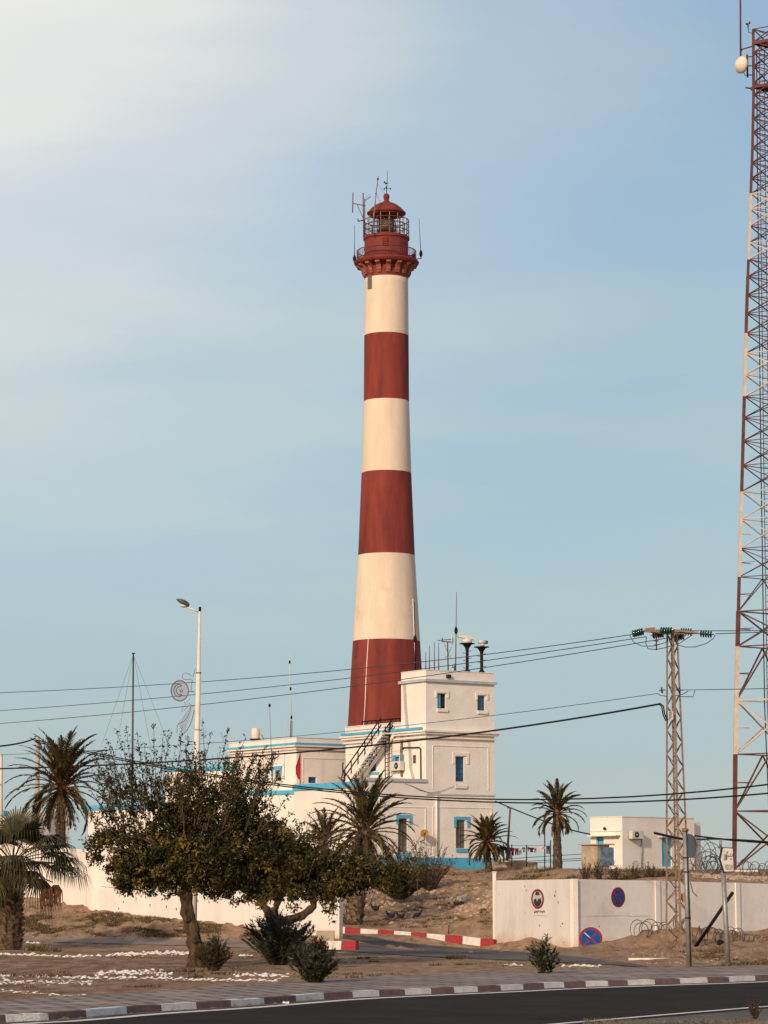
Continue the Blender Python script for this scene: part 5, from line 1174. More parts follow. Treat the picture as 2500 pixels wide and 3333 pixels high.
def cl(px0, px1, yt, yb, col, shape, label, name):
    m_ = M.get('c_'+str(col)) or mat('cloth_'+''.join('%02x' % int(c_*99) for c_ in col), col, var=.15, scale=5); M['c_'+str(col)] = m_
    pts2 = {'shirt': [(0, 0), (.3, .0), (.7, 0), (1, 0), (1.0, .35), (.82, .4), (.8, 1), (.25, .92), (.22, .4), (0, .4)], 'trousers': [(0, 0), (1, 0), (.95, 1), (.62, .97), (.5, .3), (.38, 1), (.05, .95)], 'towel': [(0, 0), (1, .02), (1, 1), (0, .97)], 'jacket': [(0, .1), (.25, 0), (.8, 0), (1, .2), (.98, .9), (.8, .85), (.78, .5), (.3, .55), (.2, .95), (.03, 1)]}[shape]
    mb = MB(); P = [at(px0+(px1-px0)*x, yt+(yb-yt)*y, 182.95)+Vector((0, .05*math.sin(x*7+y*5), 0)) for x, y in pts2]; mb.poly(P, (0, .03, 0)); o = mb.build(name, m_, loc=P[0]); return tag(o, label, 'clothing', 'clothes on the washing line')
for a in [(1611, 1624, 2760, 2790, (.015, .015, .017), 'trousers', 'black leggings at the building end of the washing line', 'trousers'), (1622, 1650, 2754, 2782, (.012, .012, .015), 'jacket', 'large black garment left on the washing line', 'jacket'), (1651, 1663, 2758, 2795, (.09, .085, .08), 'towel', 'grey towel behind the leaning pole', 'towel'),
          (1663, 1675, 2760, 2786, (.22, .01, .04), 'shirt', 'crimson top next to the grey towel', 'shirt'), (1676, 1688, 2761, 2784, (.16, .01, .03), 'trousers', 'dark red shorts on the washing line', 'shorts'), (1689, 1698, 2762, 2783, (.45, .40, .33), 'trousers', 'beige leggings on the washing line', 'trousers'), (1700, 1710, 2758, 2774, (.10, .22, .20), 'shirt', 'teal top by the middle post', 'shirt'),
          (1716, 1723, 2757, 2772, (.5, .04, .08), 'shirt', 'small bright red top right of the middle post', 'shirt'), (1722, 1738, 2759, 2775, (.02, .02, .03), 'shirt', 'black shirt between two red ones', 'shirt'), (1739, 1746, 2760, 2776, (.5, .05, .08), 'trousers', 'red shorts right of the black shirt', 'shorts'), (1752, 1774, 2756, 2773, (.62, .55, .5), 'shirt', 'white shirt with a dark print on the washing line', 'shirt'), (1778, 1790, 2753, 2780, (.06, .02, .03), 'trousers', 'dark trousers by the last post', 'trousers')]: cl(*a)
# stone platform under the washing
mb = MB(); c_ = at(1700, 2818, 186); 
for k, (x0, x1, y0, y1) in enumerate(((1610, 1750, 2806, 2822), (1614, 1715, 2800, 2808), (1625, 1662, 2797, 2802))):
    p, q = at(x0, y1, 184.5+k*.5), at(x1, y0, 184.5+k*.5); mb.box(p.x, q.x, 184.5+k*.5, 189, p.z-.6, q.z)
o = mb.build('stone_terrace', M['rock'], loc=c_); tag(o, 'low brown stone terrace under the washing line', 'terrace')
# ------------------------------------------------------------------ street lamp and crescent decoration
LY = 104.0; lp = thing('street_lamp', 'tall cream street lamp with a grey head reaching left', 'street lamp', (at(627, 3080, LY).x, LY, gz(at(627, 3080, LY).x, LY)))
mb = MB(); bx_ = Vector((at(627, 3080, LY).x, LY, gz(at(627, 3080, LY).x, LY))); tpx = at(650.5, 1990, LY)
zl = lambda py: at(640, py, LY).z
def lpole(py): f = (zl(py)-bx_.z)/(tpx.z-bx_.z); p = bx_.lerp(tpx, f); return p
yy_ = [3120, 2700, 2376, 2375, 2190, 2189, 1990]; rr2 = [.14, .125, .11, .095, .092, .07, .05]
P = [lpole(y) if y < 3100 else bx_ for y in yy_]; mb.tube(P, rr2, 12); mb.build('pole', M['lampp'], lp)
mb = MB(); mb.sphere(at(651, 1979, LY), .055, 10); mb.tube([at(650.5, 1992, LY), at(651, 1981, LY)], .05, 8); mb.build('cap', M['black'], lp)
for y in (2190, 2376): mb = MB(); mb.lathe([(.11, -.02), (.11, .02)], lpole(y), 14); mb.build('clamp_ring', M['steel'], lp)
mb = MB(); mb.tube([at(650, 1994, LY), at(630, 1984, LY), at(604, 1974, LY)], .032, 7); mb.build('arm', M['lampp'], lp)
mb = MB(); cx_, cy_ = 592, 1961
ax_ = (at(572, 1950, LY)-at(612, 1972, LY)); Ln = ax_.length; ax_.normalize(); st0 = at(614, 1973, LY); side = Vector((0, 1, 0)); up_ = ax_.cross(side)
if up_.z < 0: up_ = -up_
vs = []; ns = 10; nr = 14
for i in range(ns+1):
    t_ = i/ns; c_ = st0+ax_*Ln*t_; wd = .17*math.sin(math.pi*min(1, t_*.85+.12))**.6; hh = .14*math.sin(math.pi*min(1, .18+t_*.8))**.7
    for k in range(nr): a = 2*math.pi*k/nr; vs.append(c_+side*wd*math.cos(a)+up_*(hh*math.sin(a) if math.sin(a) > 0 else hh*.45*math.sin(a)))
mb.add(vs, [(i*nr+k, i*nr+(k+1) % nr, (i+1)*nr+(k+1) % nr, (i+1)*nr+k) for i in range(ns) for k in range(nr)]+[tuple(range(nr))[::-1], tuple(ns*nr+k for k in range(nr))], 0, True); hd_ = mb.build('lamp_head', M['lamph'], lp)
mb = MB(); mb.sphere(st0+ax_*Ln*.30-up_*.07, .14, 12, (1.1, .8, .5)); mb.build('lamp_glass', M['ac'], hd_)
# crescent ornament
orn = thing('crescent_ornament', 'wire frame street ornament with crescent and star in a ring, fixed to the lamp pole', 'ornament', at(600, 2300, LY-.1)); OY = LY-.12
M['orn'] = mat('ornament_wire', (.22, .17, .16), var=.15, rough=.6)
def ell(cx, cy, rx, ry, a0=0, a1=360, n=36): return [(cx+rx*math.cos(R(a0+(a1-a0)*k/n)), cy-ry*math.sin(R(a0+(a1-a0)*k/n))) for k in range(n+1)]
def ow(pts, r_, nm, m=None): mb = MB(); mb.tube([at(x, y, OY) for x, y in pts], r_, 5, cap=False); mb.build(nm, m or M['orn'], orn)
ow(ell(585, 2248, 28, 33), .024, 'ring'); ow(ell(581, 2247, 15, 20, 50, 310), .02, 'crescent'); ow(ell(586, 2247, 12, 14, 65, 300), .018, 'crescent')
ow([(590+ (5.5 if k % 2 == 0 else 2.6)*math.cos(R(36*k+18)), 2248-(6.5 if k % 2 == 0 else 3)*math.sin(R(36*k+18))) for k in range(11)], .014, 'star')
ow([(636, 2175), (628, 2205), (620, 2196), (606, 2190), (596, 2192), (593, 2205), (600, 2212), (618, 2211), (626, 2214), (623, 2230), (622, 2250)], .012, 'scroll')
ow([(600, 2283), (604, 2295), (594, 2305), (590, 2318), (600, 2312), (612, 2300), (618, 2290), (606, 2285), (618, 2275)], .010, 'scroll')
ow([(632, 2310), (626, 2340), (618, 2360), (608, 2378), (598, 2388)], .016, 'scroll'); ow([(622, 2290), (618, 2315), (610, 2335), (598, 2348), (582, 2355), (577, 2362), (576, 2385)], .012, 'scroll')
mb = MB()
for k in range(16): f = k/15; a = (631-f*30, 2300+f*85); b__ = (621-f*42, 2298+f*58); mb.tube([at(*a, OY), at(*b__, OY)], .008, 4)
mb.build('infill_wires', M['orn'], orn); ow([(613, 2250), (633, 2252)], .02, 'bracket')
M['mesh'] = mat('grey_netting', (.38, .33, .33), var=.1)
mb = MB()
for k in range(13):
    x = 559+k*4.2; h = math.sqrt(max(0, 1-((x-585)/27)**2))*32
    if h > 2: mb.tube([at(x, 2248-h, OY+.02), at(x, 2248+h, OY+.02)], .006, 4)
for k in range(14):
    y = 2219+k*4.4; h = math.sqrt(max(0, 1-((y-2248)/32)**2))*27
    if h > 2: mb.tube([at(585-h, y, OY+.02), at(585+h, y, OY+.02)], .006, 4)
mb.build('netting', M['mesh'], orn)
# ------------------------------------------------------------------ sign posts on the right
def post(name, label, x0, y0, x1, y1, Y, r_, m, cat='sign'):
    b_ = ghit(x0, y0); b_ = Vector((at(x0, y0, b_.y).x, b_.y, .12)); e = at(x1, y1, b_.y); r0 = thing(name, label, cat, b_); mb = MB(); mb.tube([b_-Vector((0, 0, .2)), e], r_, 12); mb.build('post', m, r0); return r0, b_.y
s1, Y1 = post('direction_sign', 'grey sign post with the back of an arrow board, left of the two sign posts', 2244, 3148, 2230, 2702, 92, .088, M['galv'])
mb = MB(); mb.tube([at(2231+14*f+3.6, 2702+446*f, Y1-.11) for f in (0, .5, 1)], .016, 5); mb.build('seam', M['sblack'], s1)
for y in (2792, 2838, 2988): mb = MB(); mb.lathe([(.1, -.02), (.1, .02)], at(2230+14*(y-2702)/446, y, Y1), 14); mb.build('clamp_ring', M['black'], s1)
mb = MB(); P = [at(x, y, Y1+dy) for x, y, dy in ((2242, 2717, 0), (2256, 2718, .7), (2268, 2752, 1.35), (2262, 2792, 1.0), (2240, 2792, 0))]; mb.poly(P, (-.03, -.04, 0)); mb.build('arrow_board', M['galv'], s1)
mb = MB(); mb.bar(P[1]+Vector((.01, 0, 0)), P[2]+Vector((.02, 0, 0)), .05, .06); mb.bar(P[2]+Vector((.02, 0, 0)), P[3]+Vector((.01, 0, 0)), .05, .06); mb.build('board_edge', M['swhite'], s1)
mb = MB(); mb.lathe([(.11, -.03), (.12, .06), (.06, .1)], at(2230, 2704, Y1), 12); mb.build('cap', M['steel'], s1)
s2, Y2 = post('direction_sign', 'leaning grey post with a white arrow board pointing left reading MIDOUN', 2371, 3143, 2354, 2838, 93, .085, M['galv'])
mb = MB(); mb.tube([at(2345, 2760, Y2+.05), at(2345, 2733, Y2+.05)], .05, 6); mb.build('upper_stub', M['galv'], s2)
bd = [(2343, 2757), (2388, 2758), (2391, 2839), (2352, 2841), (2344, 2800+12), (2337, 2799)]
bd = [(2348, 2757), (2387, 2759), (2390, 2839), (2353, 2840), (2339, 2797)]
mb = MB(); mb.poly([at(x, y, Y2-.12) for x, y in bd], (0, .03, 0)); bo = mb.build('board', M['sblack'], s2)
mb = MB(); mb.poly([at(x, y, Y2-.125) for x, y in [(2354, 2760), (2385, 2762), (2388, 2836), (2358, 2837), (2346, 2797)]], (0, .004, 0)); mb.build('panel', M['swhite'], bo)
YB = Y2-.13
def stroke(pts, w_, d=0):
    for i in range(len(pts)-1): mbx.bar(at(*pts[i], YB), at(*pts[i+1], YB), .006, w_) if False else mbx.add([at(*pts[i], YB)+Vector((-w_/2 if abs(pts[i][0]-pts[i+1][0]) < abs(pts[i][1]-pts[i+1][1]) else 0, 0, w_/2 if abs(pts[i][0]-pts[i+1][0]) >= abs(pts[i][1]-pts[i+1][1]) else 0)), at(*pts[i+1], YB)+Vector((-w_/2 if abs(pts[i][0]-pts[i+1][0]) < abs(pts[i][1]-pts[i+1][1]) else 0, 0, w_/2 if abs(pts[i][0]-pts[i+1][0]) >= abs(pts[i][1]-pts[i+1][1]) else 0)), at(*pts[i+1], YB)+Vector((w_/2 if abs(pts[i][0]-pts[i+1][0]) < abs(pts[i][1]-pts[i+1][1]) else 0, 0, -w_/2 if abs(pts[i][0]-pts[i+1][0]) >= abs(pts[i][1]-pts[i+1][1]) else 0)), at(*pts[i], YB)+Vector((w_/2 if abs(pts[i][0]-pts[i+1][0]) < abs(pts[i][1]-pts[i+1][1]) else 0, 0, -w_/2 if abs(pts[i][0]-pts[i+1][0]) >= abs(pts[i][1]-pts[i+1][1]) else 0))], [(0, 1, 2, 3)])
mbx = MB(); w_ = .020
for s_ in ([(2385, 2779), (2385, 2787), (2370, 2788), (2370, 2782)], [(2378, 2779), (2378, 2787)], [(2366, 2772), (2366, 2784), (2367, 2793), (2364, 2799)], [(2364, 2784), (2364, 2799), (2361, 2801)], [(2357, 2780), (2357, 2796), (2359, 2800), (2361, 2796), (2362, 2780)], [(2358, 2771), (2359, 2774)], [(2377, 2794), (2379, 2798)], [(2380, 2794), (2381, 2798)], [(2369, 2770), (2369, 2777)]): stroke(s_, w_)
mbx.build('arabic_lettering', M['sblack'], bo)
cu = bpy.data.curves.new('t', 'FONT'); cu.body = 'MIDOUN'; cu.size = 1; to = bpy.data.objects.new('t', cu); S.collection.objects.link(to)
bpy.context.view_layer.update(); tm = to.evaluated_get(bpy.context.evaluated_depsgraph_get()).to_mesh()
tv = [v.co.copy() for v in tm.vertices]; tf = [tuple(p.vertices) for p in tm.polygons]
mnx, mxx = min(v.x for v in tv), max(v.x for v in tv); mny, mxy = min(v.y for v in tv), max(v.y for v in tv)
bpy.data.objects.remove(to)
mbx = MB(); mbx.add([at(2361+(v.x-mnx)/(mxx-mnx)*24.5, 2831-(v.y-mny)/(mxy-mny)*17, YB) for v in tv], tf); mbx.build('lettering', M['sblack'], bo)
# leaning black pole and rag
lpn = thing('fallen_pole', 'black pole leaning diagonally behind the two sign posts', 'pole', at(2265, 3080, 120)); mb = MB(); mb.tube([at(2264, 3082, 120), at(2385, 2905, 118.5)], .075, 8); mb.build('shaft', M['black'], lpn); mb = MB(); mb.poly([at(2375, 2898, 118.5), at(2384, 2903, 118.5), at(2383, 2893, 118.5), at(2379, 2898, 118.5), at(2374, 2893, 118.5)], (0, .05, 0)); mb.build('torn_tip', M['ac'], lpn)
mb = MB(); mb.tube([at(2247, 2872, 128), at(2256, 2905, 128), at(2268, 2917, 128)], .02, 4); o = mb.build('hanging_wire', M['wire'], loc=at(2256, 2905, 128)); tag(o, 'short loose wire hanging from the top of the wall beside the sign post', 'wire')
def blob(name, pts, Y, m, label, cat, th_=.3):
    mb = MB(); mb.poly([at(x, y, Y) for x, y in pts], (0, th_, 0)); o = mb.build(name, m, loc=at(*pts[0], Y)); return tag(o, label, cat)
blob('black_bag', [(2336, 3075), (2337, 3062), (2342, 3058), (2350, 3060), (2357, 3065), (2357, 3076), (2350, 3082), (2346, 3092), (2342, 3080)], 118, M['black'], 'torn black bag caught in the wire coils by the white arrow sign', 'bag')
blob('paper_scrap', [(2332, 3086), (2337, 3076), (2341, 3084), (2343, 3092), (2338, 3090)], 117.8, M['swhite'], 'white scrap of paper under the black bag', 'litter', .02)
# razor wire coils
M['razor'] = mat('razor_wire', (.12, .10, .09), var=.2, metal=.3, rough=.5)
def coil(label, p0, p1, rad, turns, seed, flat=.9, r_=.02, sp=.35):
    rr = random.Random(seed); mb = MB(); p0, p1 = Vector(p0), Vector(p1); ax = (p1-p0); L = ax.length; ax.normalize(); sd_ = ax.cross(Vector((0, 0, 1))).normalized(); pts = []; nn = turns*18
    ph = rr.uniform(0, 6); 
    for k in range(nn+1):
        t_ = k/nn; a = 2*math.pi*turns*t_+ph; wob = 1+.16*math.sin(a*.37+ph)+.1*math.sin(a*.13)
        c_ = p0+ax*(L*t_+sp*math.sin(a*.5)*.3); pts.append(c_+Vector((0, 0, 1))*(rad*flat*wob*(1+math.sin(a)))+sd_*rad*wob*math.cos(a))
    mb.tube(pts, r_, 4, smooth=False)
    for k in range(0, nn, 3):
        p = pts[k]; d = Vector((rr.uniform(-1, 1), rr.uniform(-1, 1), rr.uniform(-1, 1))).normalized()*.04; mb.add([p-d, p+d, p+d.cross(Vector((.3, .5, .8)))], [(0, 1, 2)])
    o = mb.build('razor_wire', M['razor'], loc=p0); return tag(o, label, 'razor wire', 'coils of razor wire')
def g2(px, py, Y): p = at(px, py, Y); return Vector((p.x, Y, gz(p.x, Y)-.03))
coil('tall regular coil of razor wire on the sand mound left of the pylon', g2(2072, 3060, 121), g2(2185, 3055, 123.5), .38, 8, 1, r_=.018, flat=1.0)
coil('loose coil of razor wire between the pylon and the leaning black pole', g2(2195, 3070, 122.5), g2(2295, 3080, 122.5), .33, 7, 2)
coil('tangled coil of razor wire around the foot of the arrow sign', g2(2295, 3080, 121), g2(2405, 3080, 122), .36, 11, 3, r_=.017)
coil('sprawling coil of razor wire at the right edge below the wall', g2(2395, 3080, 122.5), g2(2530, 3080, 124), .30, 9, 4, flat=.7)
coil('coil of razor wire on the hill edge right of the hut door', g2(2185, 2850, 150), g2(2310, 2850, 152), .42, 9, 5, flat=.9)
coil('dense rolled coil of razor wire on the hill left of the arrow sign', g2(2300, 2858, 146), g2(2338, 2858, 147), .55, 8, 6, r_=.022)
coil('coil of razor wire at the foot of the lattice mast at the right edge', g2(2395, 2850, 158), g2(2540, 2850, 160), .42, 11, 7)
coil('airy high loops of razor wire behind the grey sign post', g2(2255, 2855, 160), g2(2345, 2855, 162), .75, 7, 8, flat=1.1)
# ------------------------------------------------------------------ hens
def hen(px, py, Y, face, label, peck=False):
    b_ = at(px, py, Y); gzz = gz(b_.x, Y)+.02; b_.z = max(gzz, b_.z) if abs(b_.z-gzz) < .5 else gzz; s = .98; f = face
    def q(x, z): return Vector((b_.x+f*x*s, Y, b_.z+z*s))
    mb = MB()
    if peck: pts = [q(-.27, .36), (q(-.2, .33)), q(-.1, .27), q(.02, .24), q(.12, .22), q(.18, .14), q(.22, .07), q(.26, .02)]
    else: pts = [q(-.27, .42), q(-.2, .36), q(-.1, .27), q(.02, .24), q(.12, .28), q(.17, .37), q(.19, .43), q(.25, .42)]
    mb.tube(pts, [.02, .07, .11, .13, .10, .05, .045, .008], 10)
    tl = q(-.2, .34); mb.poly([tl, q(-.33, .50), q(-.26, .54), q(-.16, .40)], (0, .03, 0)); body = mb
    r0 = thing('hen', label, 'chicken', (b_.x, Y, b_.z), 'hens pecking on the slope'); body.build('body', M['hen'], r0)
    for d in (-.04, .05):
        mb = MB(); mb.tube([q(d, .14), q(d+.01, .0)], .014, 5); mb.tube([q(d-.02, .01), q(d+.06, .01)], .012, 4); mb.build('leg', M['rust'], r0)
    hp = pts[6]; mb = MB(); mb.poly([hp+Vector((f*-.03, -.01, .035)), hp+Vector((f*-.02, -.01, .08)), hp+Vector((f*.01, -.01, .05)), hp+Vector((f*.03, -.01, .08)), hp+Vector((f*.05, -.01, .03))], (0, .02, 0)); mb.build('comb', M['comb'], r0)
hen(1223, 2972, 155, 1, 'black hen standing alone, highest and leftmost on the slope'); hen(1274, 2996, 152, 1, 'black hen with a pale breast, left of the pair by the kerb'); hen(1305, 3000, 151.5, 1, 'small black hen, right of the pair by the kerb'); hen(1357, 2992, 152.5, -1, 'dark hen bending down to peck, rightmost of the four', True)
# ------------------------------------------------------------------ palms
def leaflet(mb, p, d, l, w_, m):
    s = d.cross(Vector((.3, .2, 1))).normalized()*w_/2; mb.add([p-s, p+s, p+d*l*.55+s*.9, p+d*l, p+d*l*.55-s*.9], [(0, 1, 2, 3), (0, 3, 4)] if False else [(0, 1, 2, 4), (4, 2, 3)], m)
def frond(mb, base, az, el, L, droop, n=58, ll=.42, seed=0, ms=(0, 1, 2), lw__=.058, mst=3, gap=0):
    rr = random.Random(seed); p = Vector(base); e = el; pts = [p.copy()]; dirs_ = []; st_ = L/14
    for k in range(14):
        d = Vector((math.cos(az)*math.cos(e), math.sin(az)*math.cos(e), math.sin(e))); dirs_.append(d); p = p+d*st_; pts.append(p.copy()); e -= droop*(.4+1.2*k/14)/14*2
    dirs_.append(dirs_[-1]); mb.tube(pts, [.035*(1-.85*k/14) for k in range(15)], 4, mst, smooth=False)
    mm_ = rr.choice(ms)
    for i in range(n):
        t_ = .12+.88*i/n; k = min(13, int(t_*14)); f = t_*14-k; q = pts[k].lerp(pts[k+1], f); d = dirs_[k]; sd_ = d.cross(Vector((0, 0, 1)))
        if sd_.length < .05: sd_ = Vector((1, 0, 0))
        sd_.normalize(); up = sd_.cross(d); l = ll*(math.sin(math.pi*min(1, t_*.9+.12))**.7)*rr.uniform(.75, 1.15)
        for s_ in (-1, 1):
            if rr.random() < gap: continue
            dd = (d*rr.uniform(.9, 1.25)+sd_*s_*rr.uniform(.5, .8)+up*rr.uniform(.0, .35)-Vector((0, 0, rr.uniform(.1, .35)))).normalized()
            leaflet(mb, q, dd, l, lw__, mm_ if rr.random() < .75 else rr.choice(ms))
def date_palm(label, cpx, cpy, bpx, bpy_, Y, Rf, seed, tw=.22, nf=46, boots=False, skirt=8, ll=.4, lean=0, upright=1.0, gap=0.05, tb=None):
    rr = random.Random(seed); top = at(cpx, cpy, Y); b_ = at(bpx, bpy_, Y); b_.z = min(b_.z, gz(b_.x, Y)+.0)
    r0 = thing('palm_tree', label, 'palm', b_, 'feathery date palms'); mb = MB(); n = 24; P = [b_.lerp(top, k/n)+Vector((lean*math.sin(math.pi*k/n), 0, 0)) for k in range(n+1)]; tb = tb or tw*1.25
    mb.tube(P, [(tb+(tw-tb)*min(1, k/n*1.6))*(1+.08*math.sin(k*2.3)) for k in range(n+1)], 14); tk_ = mb.build('trunk', M['ptr'], r0)
    mb = MB(); H = (top-b_).length; nb_ = int(H*22*(1.6 if boots else 1)); 
    for k in range(nb_):
        t_ = k/nb_; c_ = b_.lerp(top, t_)+Vector((lean*math.sin(math.pi*t_), 0, 0)); a = k*2.399; r_ = (tb+(tw-tb)*min(1, t_*1.6)); o_ = Vector((math.cos(a), math.sin(a), 0)); s_ = Vector((-o_.y, o_.x, 0)); sz = (.24 if boots else .10)*rr.uniform(.7, 1.3)
        q = c_+o_*r_*.86; out_ = sz*.8 if boots else sz*.5
        mb.add([q-s_*sz*.6, q+s_*sz*.6, q+o_*out_+s_*sz*.35+Vector((0, 0, sz*1.3)), q+o_*out_-s_*sz*.35+Vector((0, 0, sz*1.3)), q+o_*out_*.2+Vector((0, 0, sz*1.2))], [(0, 1, 2, 3), (3, 2, 4)])
    mb.build('frond_bases', M['boot'], tk_)
    mb = MB()
    for k in range(nf):
        t_ = k/nf; az_ = k*2.399+rr.uniform(-.2, .2); el = R(86-116*t_**1.35+rr.uniform(-7, 7))*upright; L = Rf*(1.0 if t_ < .75 else .9)*rr.uniform(.85, 1.08)
        frond(mb, top+Vector((math.cos(az_), math.sin(az_), 0))*.08+Vector((0, 0, .1-.3*t_)), az_, el, L, R(17+30*t_)+rr.uniform(0, .25), seed=seed*100+k, ll=ll, gap=gap)
    cr = mb.build('crown', [M['pf1'], M['pf2'], M['pf1'], M['pst']], r0)
    if skirt:
        mb = MB()
        for k in range(skirt):
            az_ = k*2.4+1; frond(mb, top+Vector((math.cos(az_)*.12, math.sin(az_)*.12, -.2)), az_, R(-40+rr.uniform(-20, 15)), Rf*.75, R(16), seed=seed*300+k, ll=ll*.7, gap=.3, n=24)
        mb.build('dead_fronds', [M['pf3'], M['dry1'], M['pf2'], M['pst']], r0)
    return r0
date_palm('tall date palm on the left with fronds raised above the white wall', 200, 2560, 196, 2900, 161, 3.7, 11, tw=.27, nf=70, skirt=22, ll=.56)
date_palm('thick boot covered date palm in the gateway between the trees and the lighthouse', 1188, 2705, 1150, 3010, 150, 3.5, 12, tw=.34, nf=64, boots=True, skirt=12, ll=.52, tb=.5, gap=.12)
date_palm('smallest date palm with bunched upright fronds, right in front of the white building', 1585, 2738, 1592, 2850, 181, 2.05, 13, tw=.19, nf=56, skirt=14, ll=.36, tb=.27, upright=1.0)
date_palm('slim date palm with an arching crown between the washing line and the hut', 1812, 2642, 1816, 2866, 171, 2.05, 14, tw=.24, nf=40, skirt=9, ll=.36, tb=.34, gap=.0)
date_palm('stunted brown date palm behind the leafy trees', 1055, 2745, 1058, 2900, 152, 2.1, 15, tw=.22, nf=26, skirt=6, ll=.4, gap=.3, upright=1.0)
# fan palm on the left edge
def fan_palm():
    Y = 116.0; b_ = ghit(26, 3092); Y = b_.y; rr = random.Random(21); top = at(42, 2800, Y); b_ = Vector((at(24, 3092, Y).x, Y, gz(at(24, 3092, Y).x, Y)-.05))
    r0 = thing('fan_palm', 'stout fan palm with shaggy trunk at the left edge', 'palm', b_); mb = MB(); n = 20; P = [b_.lerp(top, k/n) for k in range(n+1)]
    mb.tube(P, [.64-.14*k/n for k in range(n+1)], 16); tk_ = mb.build('trunk', M['ptr'], r0); mb = MB(); H = (top-b_).length
    for k in range(330):
        t_ = k/330; c_ = b_.lerp(top, t_); a = k*2.399+rr.uniform(-.6, .6); r_ = .64-.14*t_; o_ = Vector((math.cos(a), math.sin(a), 0)); s_ = Vector((-o_.y, o_.x, 0)); sz = .27*rr.uniform(.7, 1.3); q = c_+o_*r_*.88
        mb.add([q-s_*sz*.55, q+s_*sz*.55, q+o_*sz*.75+s_*sz*.3+Vector((0, 0, sz*.9)), q+o_*sz*.75-s_*sz*.3+Vector((0, 0, sz*.9)), q+o_*sz*.15+Vector((0, 0, sz))], [(0, 1, 2, 3), (3, 2, 4)])
    mb.build('leaf_bases', M['boot'], tk_)
    def fan(mb, az, el, Lp, Rb, dead=False, droop=.5, seed=0):
        r2 = random.Random(seed); d = Vector((math.cos(az)*math.cos(el), math.sin(az)*math.cos(el), math.sin(el))); p0 = top+Vector((0, 0, -.1)); p1 = p0+d*Lp-Vector((0, 0, .12*Lp)); mb.tube([p0, p0.lerp(p1, .5)+Vector((0, 0, .06)), p1], [.03, .025, .02], 4, 3, smooth=False)
        d = (d-Vector((0, 0, .25))).normalized(); s_ = d.cross(Vector((0, 0, 1))).normalized(); n_ = s_.cross(d); nb_ = 34
        for k in range(nb_):
            a = R(-105+210*k/(nb_-1)); dd = d*math.cos(a)+s_*math.sin(a); l = Rb*(.75+.25*math.cos(a*.8))*r2.uniform(.88, 1.08); w2 = .055
            q1 = p1+dd*l*.5-Vector((0, 0, droop*.12*l)); q2 = p1+dd*l*.82-Vector((0, 0, droop*.5*l)); q3 = q2+(dd*.25-Vector((0, 0, 1))).normalized()*l*.38*droop*2
            wv = d.cross(dd) if False else (dd.cross(n_)).normalized()*w2/2
            mm_ = 0 if r2.random() < .55 else 1
            mb.add([p1-wv*.6, p1+wv*.6, q1+wv*1.5, q1-wv*1.5], [(0, 1, 2, 3)], mm_); mb.add([q1-wv*1.5, q1+wv*1.5, q2+wv*.8, q2-wv*.8], [(0, 1, 2, 3)], mm_); mb.add([q2-wv*.8, q2+wv*.8, q3], [(0, 1, 2)], mm_)
    mb = MB()
    spec = [(-5, 22, 1.5, 1.35, .5), (12, 5, 1.6, 1.4, .6), (-40, 30, 1.4, 1.2, .6), (-70, 10, 1.0, 1.1, .6), (-90, -25, .7, 1.0, .4), (-130, 20, 1.3, 1.2, .6), (-170, 25, 1.4, 1.2, .6), (170, 0, 1.4, 1.2, .7), (40, 45, 1.3, 1.2, .4), (90, 60, 1.2, 1.2, .3), (100, 88, 1.0, 1.1, .1), (-30, 62, 1.4, 1.2, .35), (-140, 60, 1.3, 1.2, .5), (150, 45, 1.4, 1.2, .5), (60, 10, 1.3, 1.2, .6), (-100, 45, 1.2, 1.1, .5), (20, 30, 1.7, 1.2, .55), (-55, -8, 1.2, 1.1, .6), (200, -15, 1.2, 1.1, .7), (75, 78, 1.4, 1.2, .1), (0, 6, 1.75, 1.4, .5), (-15, 40, 1.6, 1.3, .6), (-60, 48, 1.4, 1.2, .5), (185, 48, 1.3, 1.2, .5), (5, 15, 1.8, 1.3, .7), (-80, 20, 1.2, 1.2, .7), (-35, -20, 1.3, 1.2, .8), (-120, -20, 1.2, 1.2, .8)]
    for i, (a, e, Lp, Rb, dr) in enumerate(spec): fan(mb, R(a), R(e), Lp*1.25, Rb*1.22, droop=dr, seed=500+i)
    mb.build('crown', [M['fp1'], M['fp2'], M['pf3'], M['fp2']], r0)
    # hanging dead leaf
    mb = MB(); hx, hy = 172, 2872; pc0 = at(hx, hy, Y-1.9); mb.tube([at(110, 2800, Y-.6), at(140, 2858, Y-1.9), pc0], [.03, .03, .03], 5)
    for sgx, pk in ((-18, 20), (10, 8)):
        cc_ = at(hx+sgx, hy+pk, Y-1.9)
        for k in range(20):
            t_ = k/19; x0 = cc_.x+(t_-.5)*.55; pts = [Vector((cc_.x+(t_-.5)*.2, Y-1.9+rr.uniform(-.1, .1), cc_.z)), Vector((x0, Y-1.9+rr.uniform(-.15, .15), cc_.z-.10-abs(t_-.5)*.3)), Vector((x0+rr.uniform(-.06, .06), Y-1.9, cc_.z-.75)), Vector((x0+rr.uniform(-.1, .1), Y-1.9, cc_.z-rr.uniform(.8, 1.25)))]
            wv = Vector((.028, 0, 0)); mb.add([pts[0]-wv, pts[0]+wv, pts[1]+wv, pts[1]-wv], [(0, 1, 2, 3)]); mb.add([pts[1]-wv, pts[1]+wv, pts[2]+wv*.7, pts[2]-wv*.7], [(0, 1, 2, 3)]); mb.add([pts[2]-wv*.7, pts[2]+wv*.7, pts[3]], [(0, 1, 2)])
    mb.build('dead_leaf', M['dead'], r0)
    return r0
fan_palm()
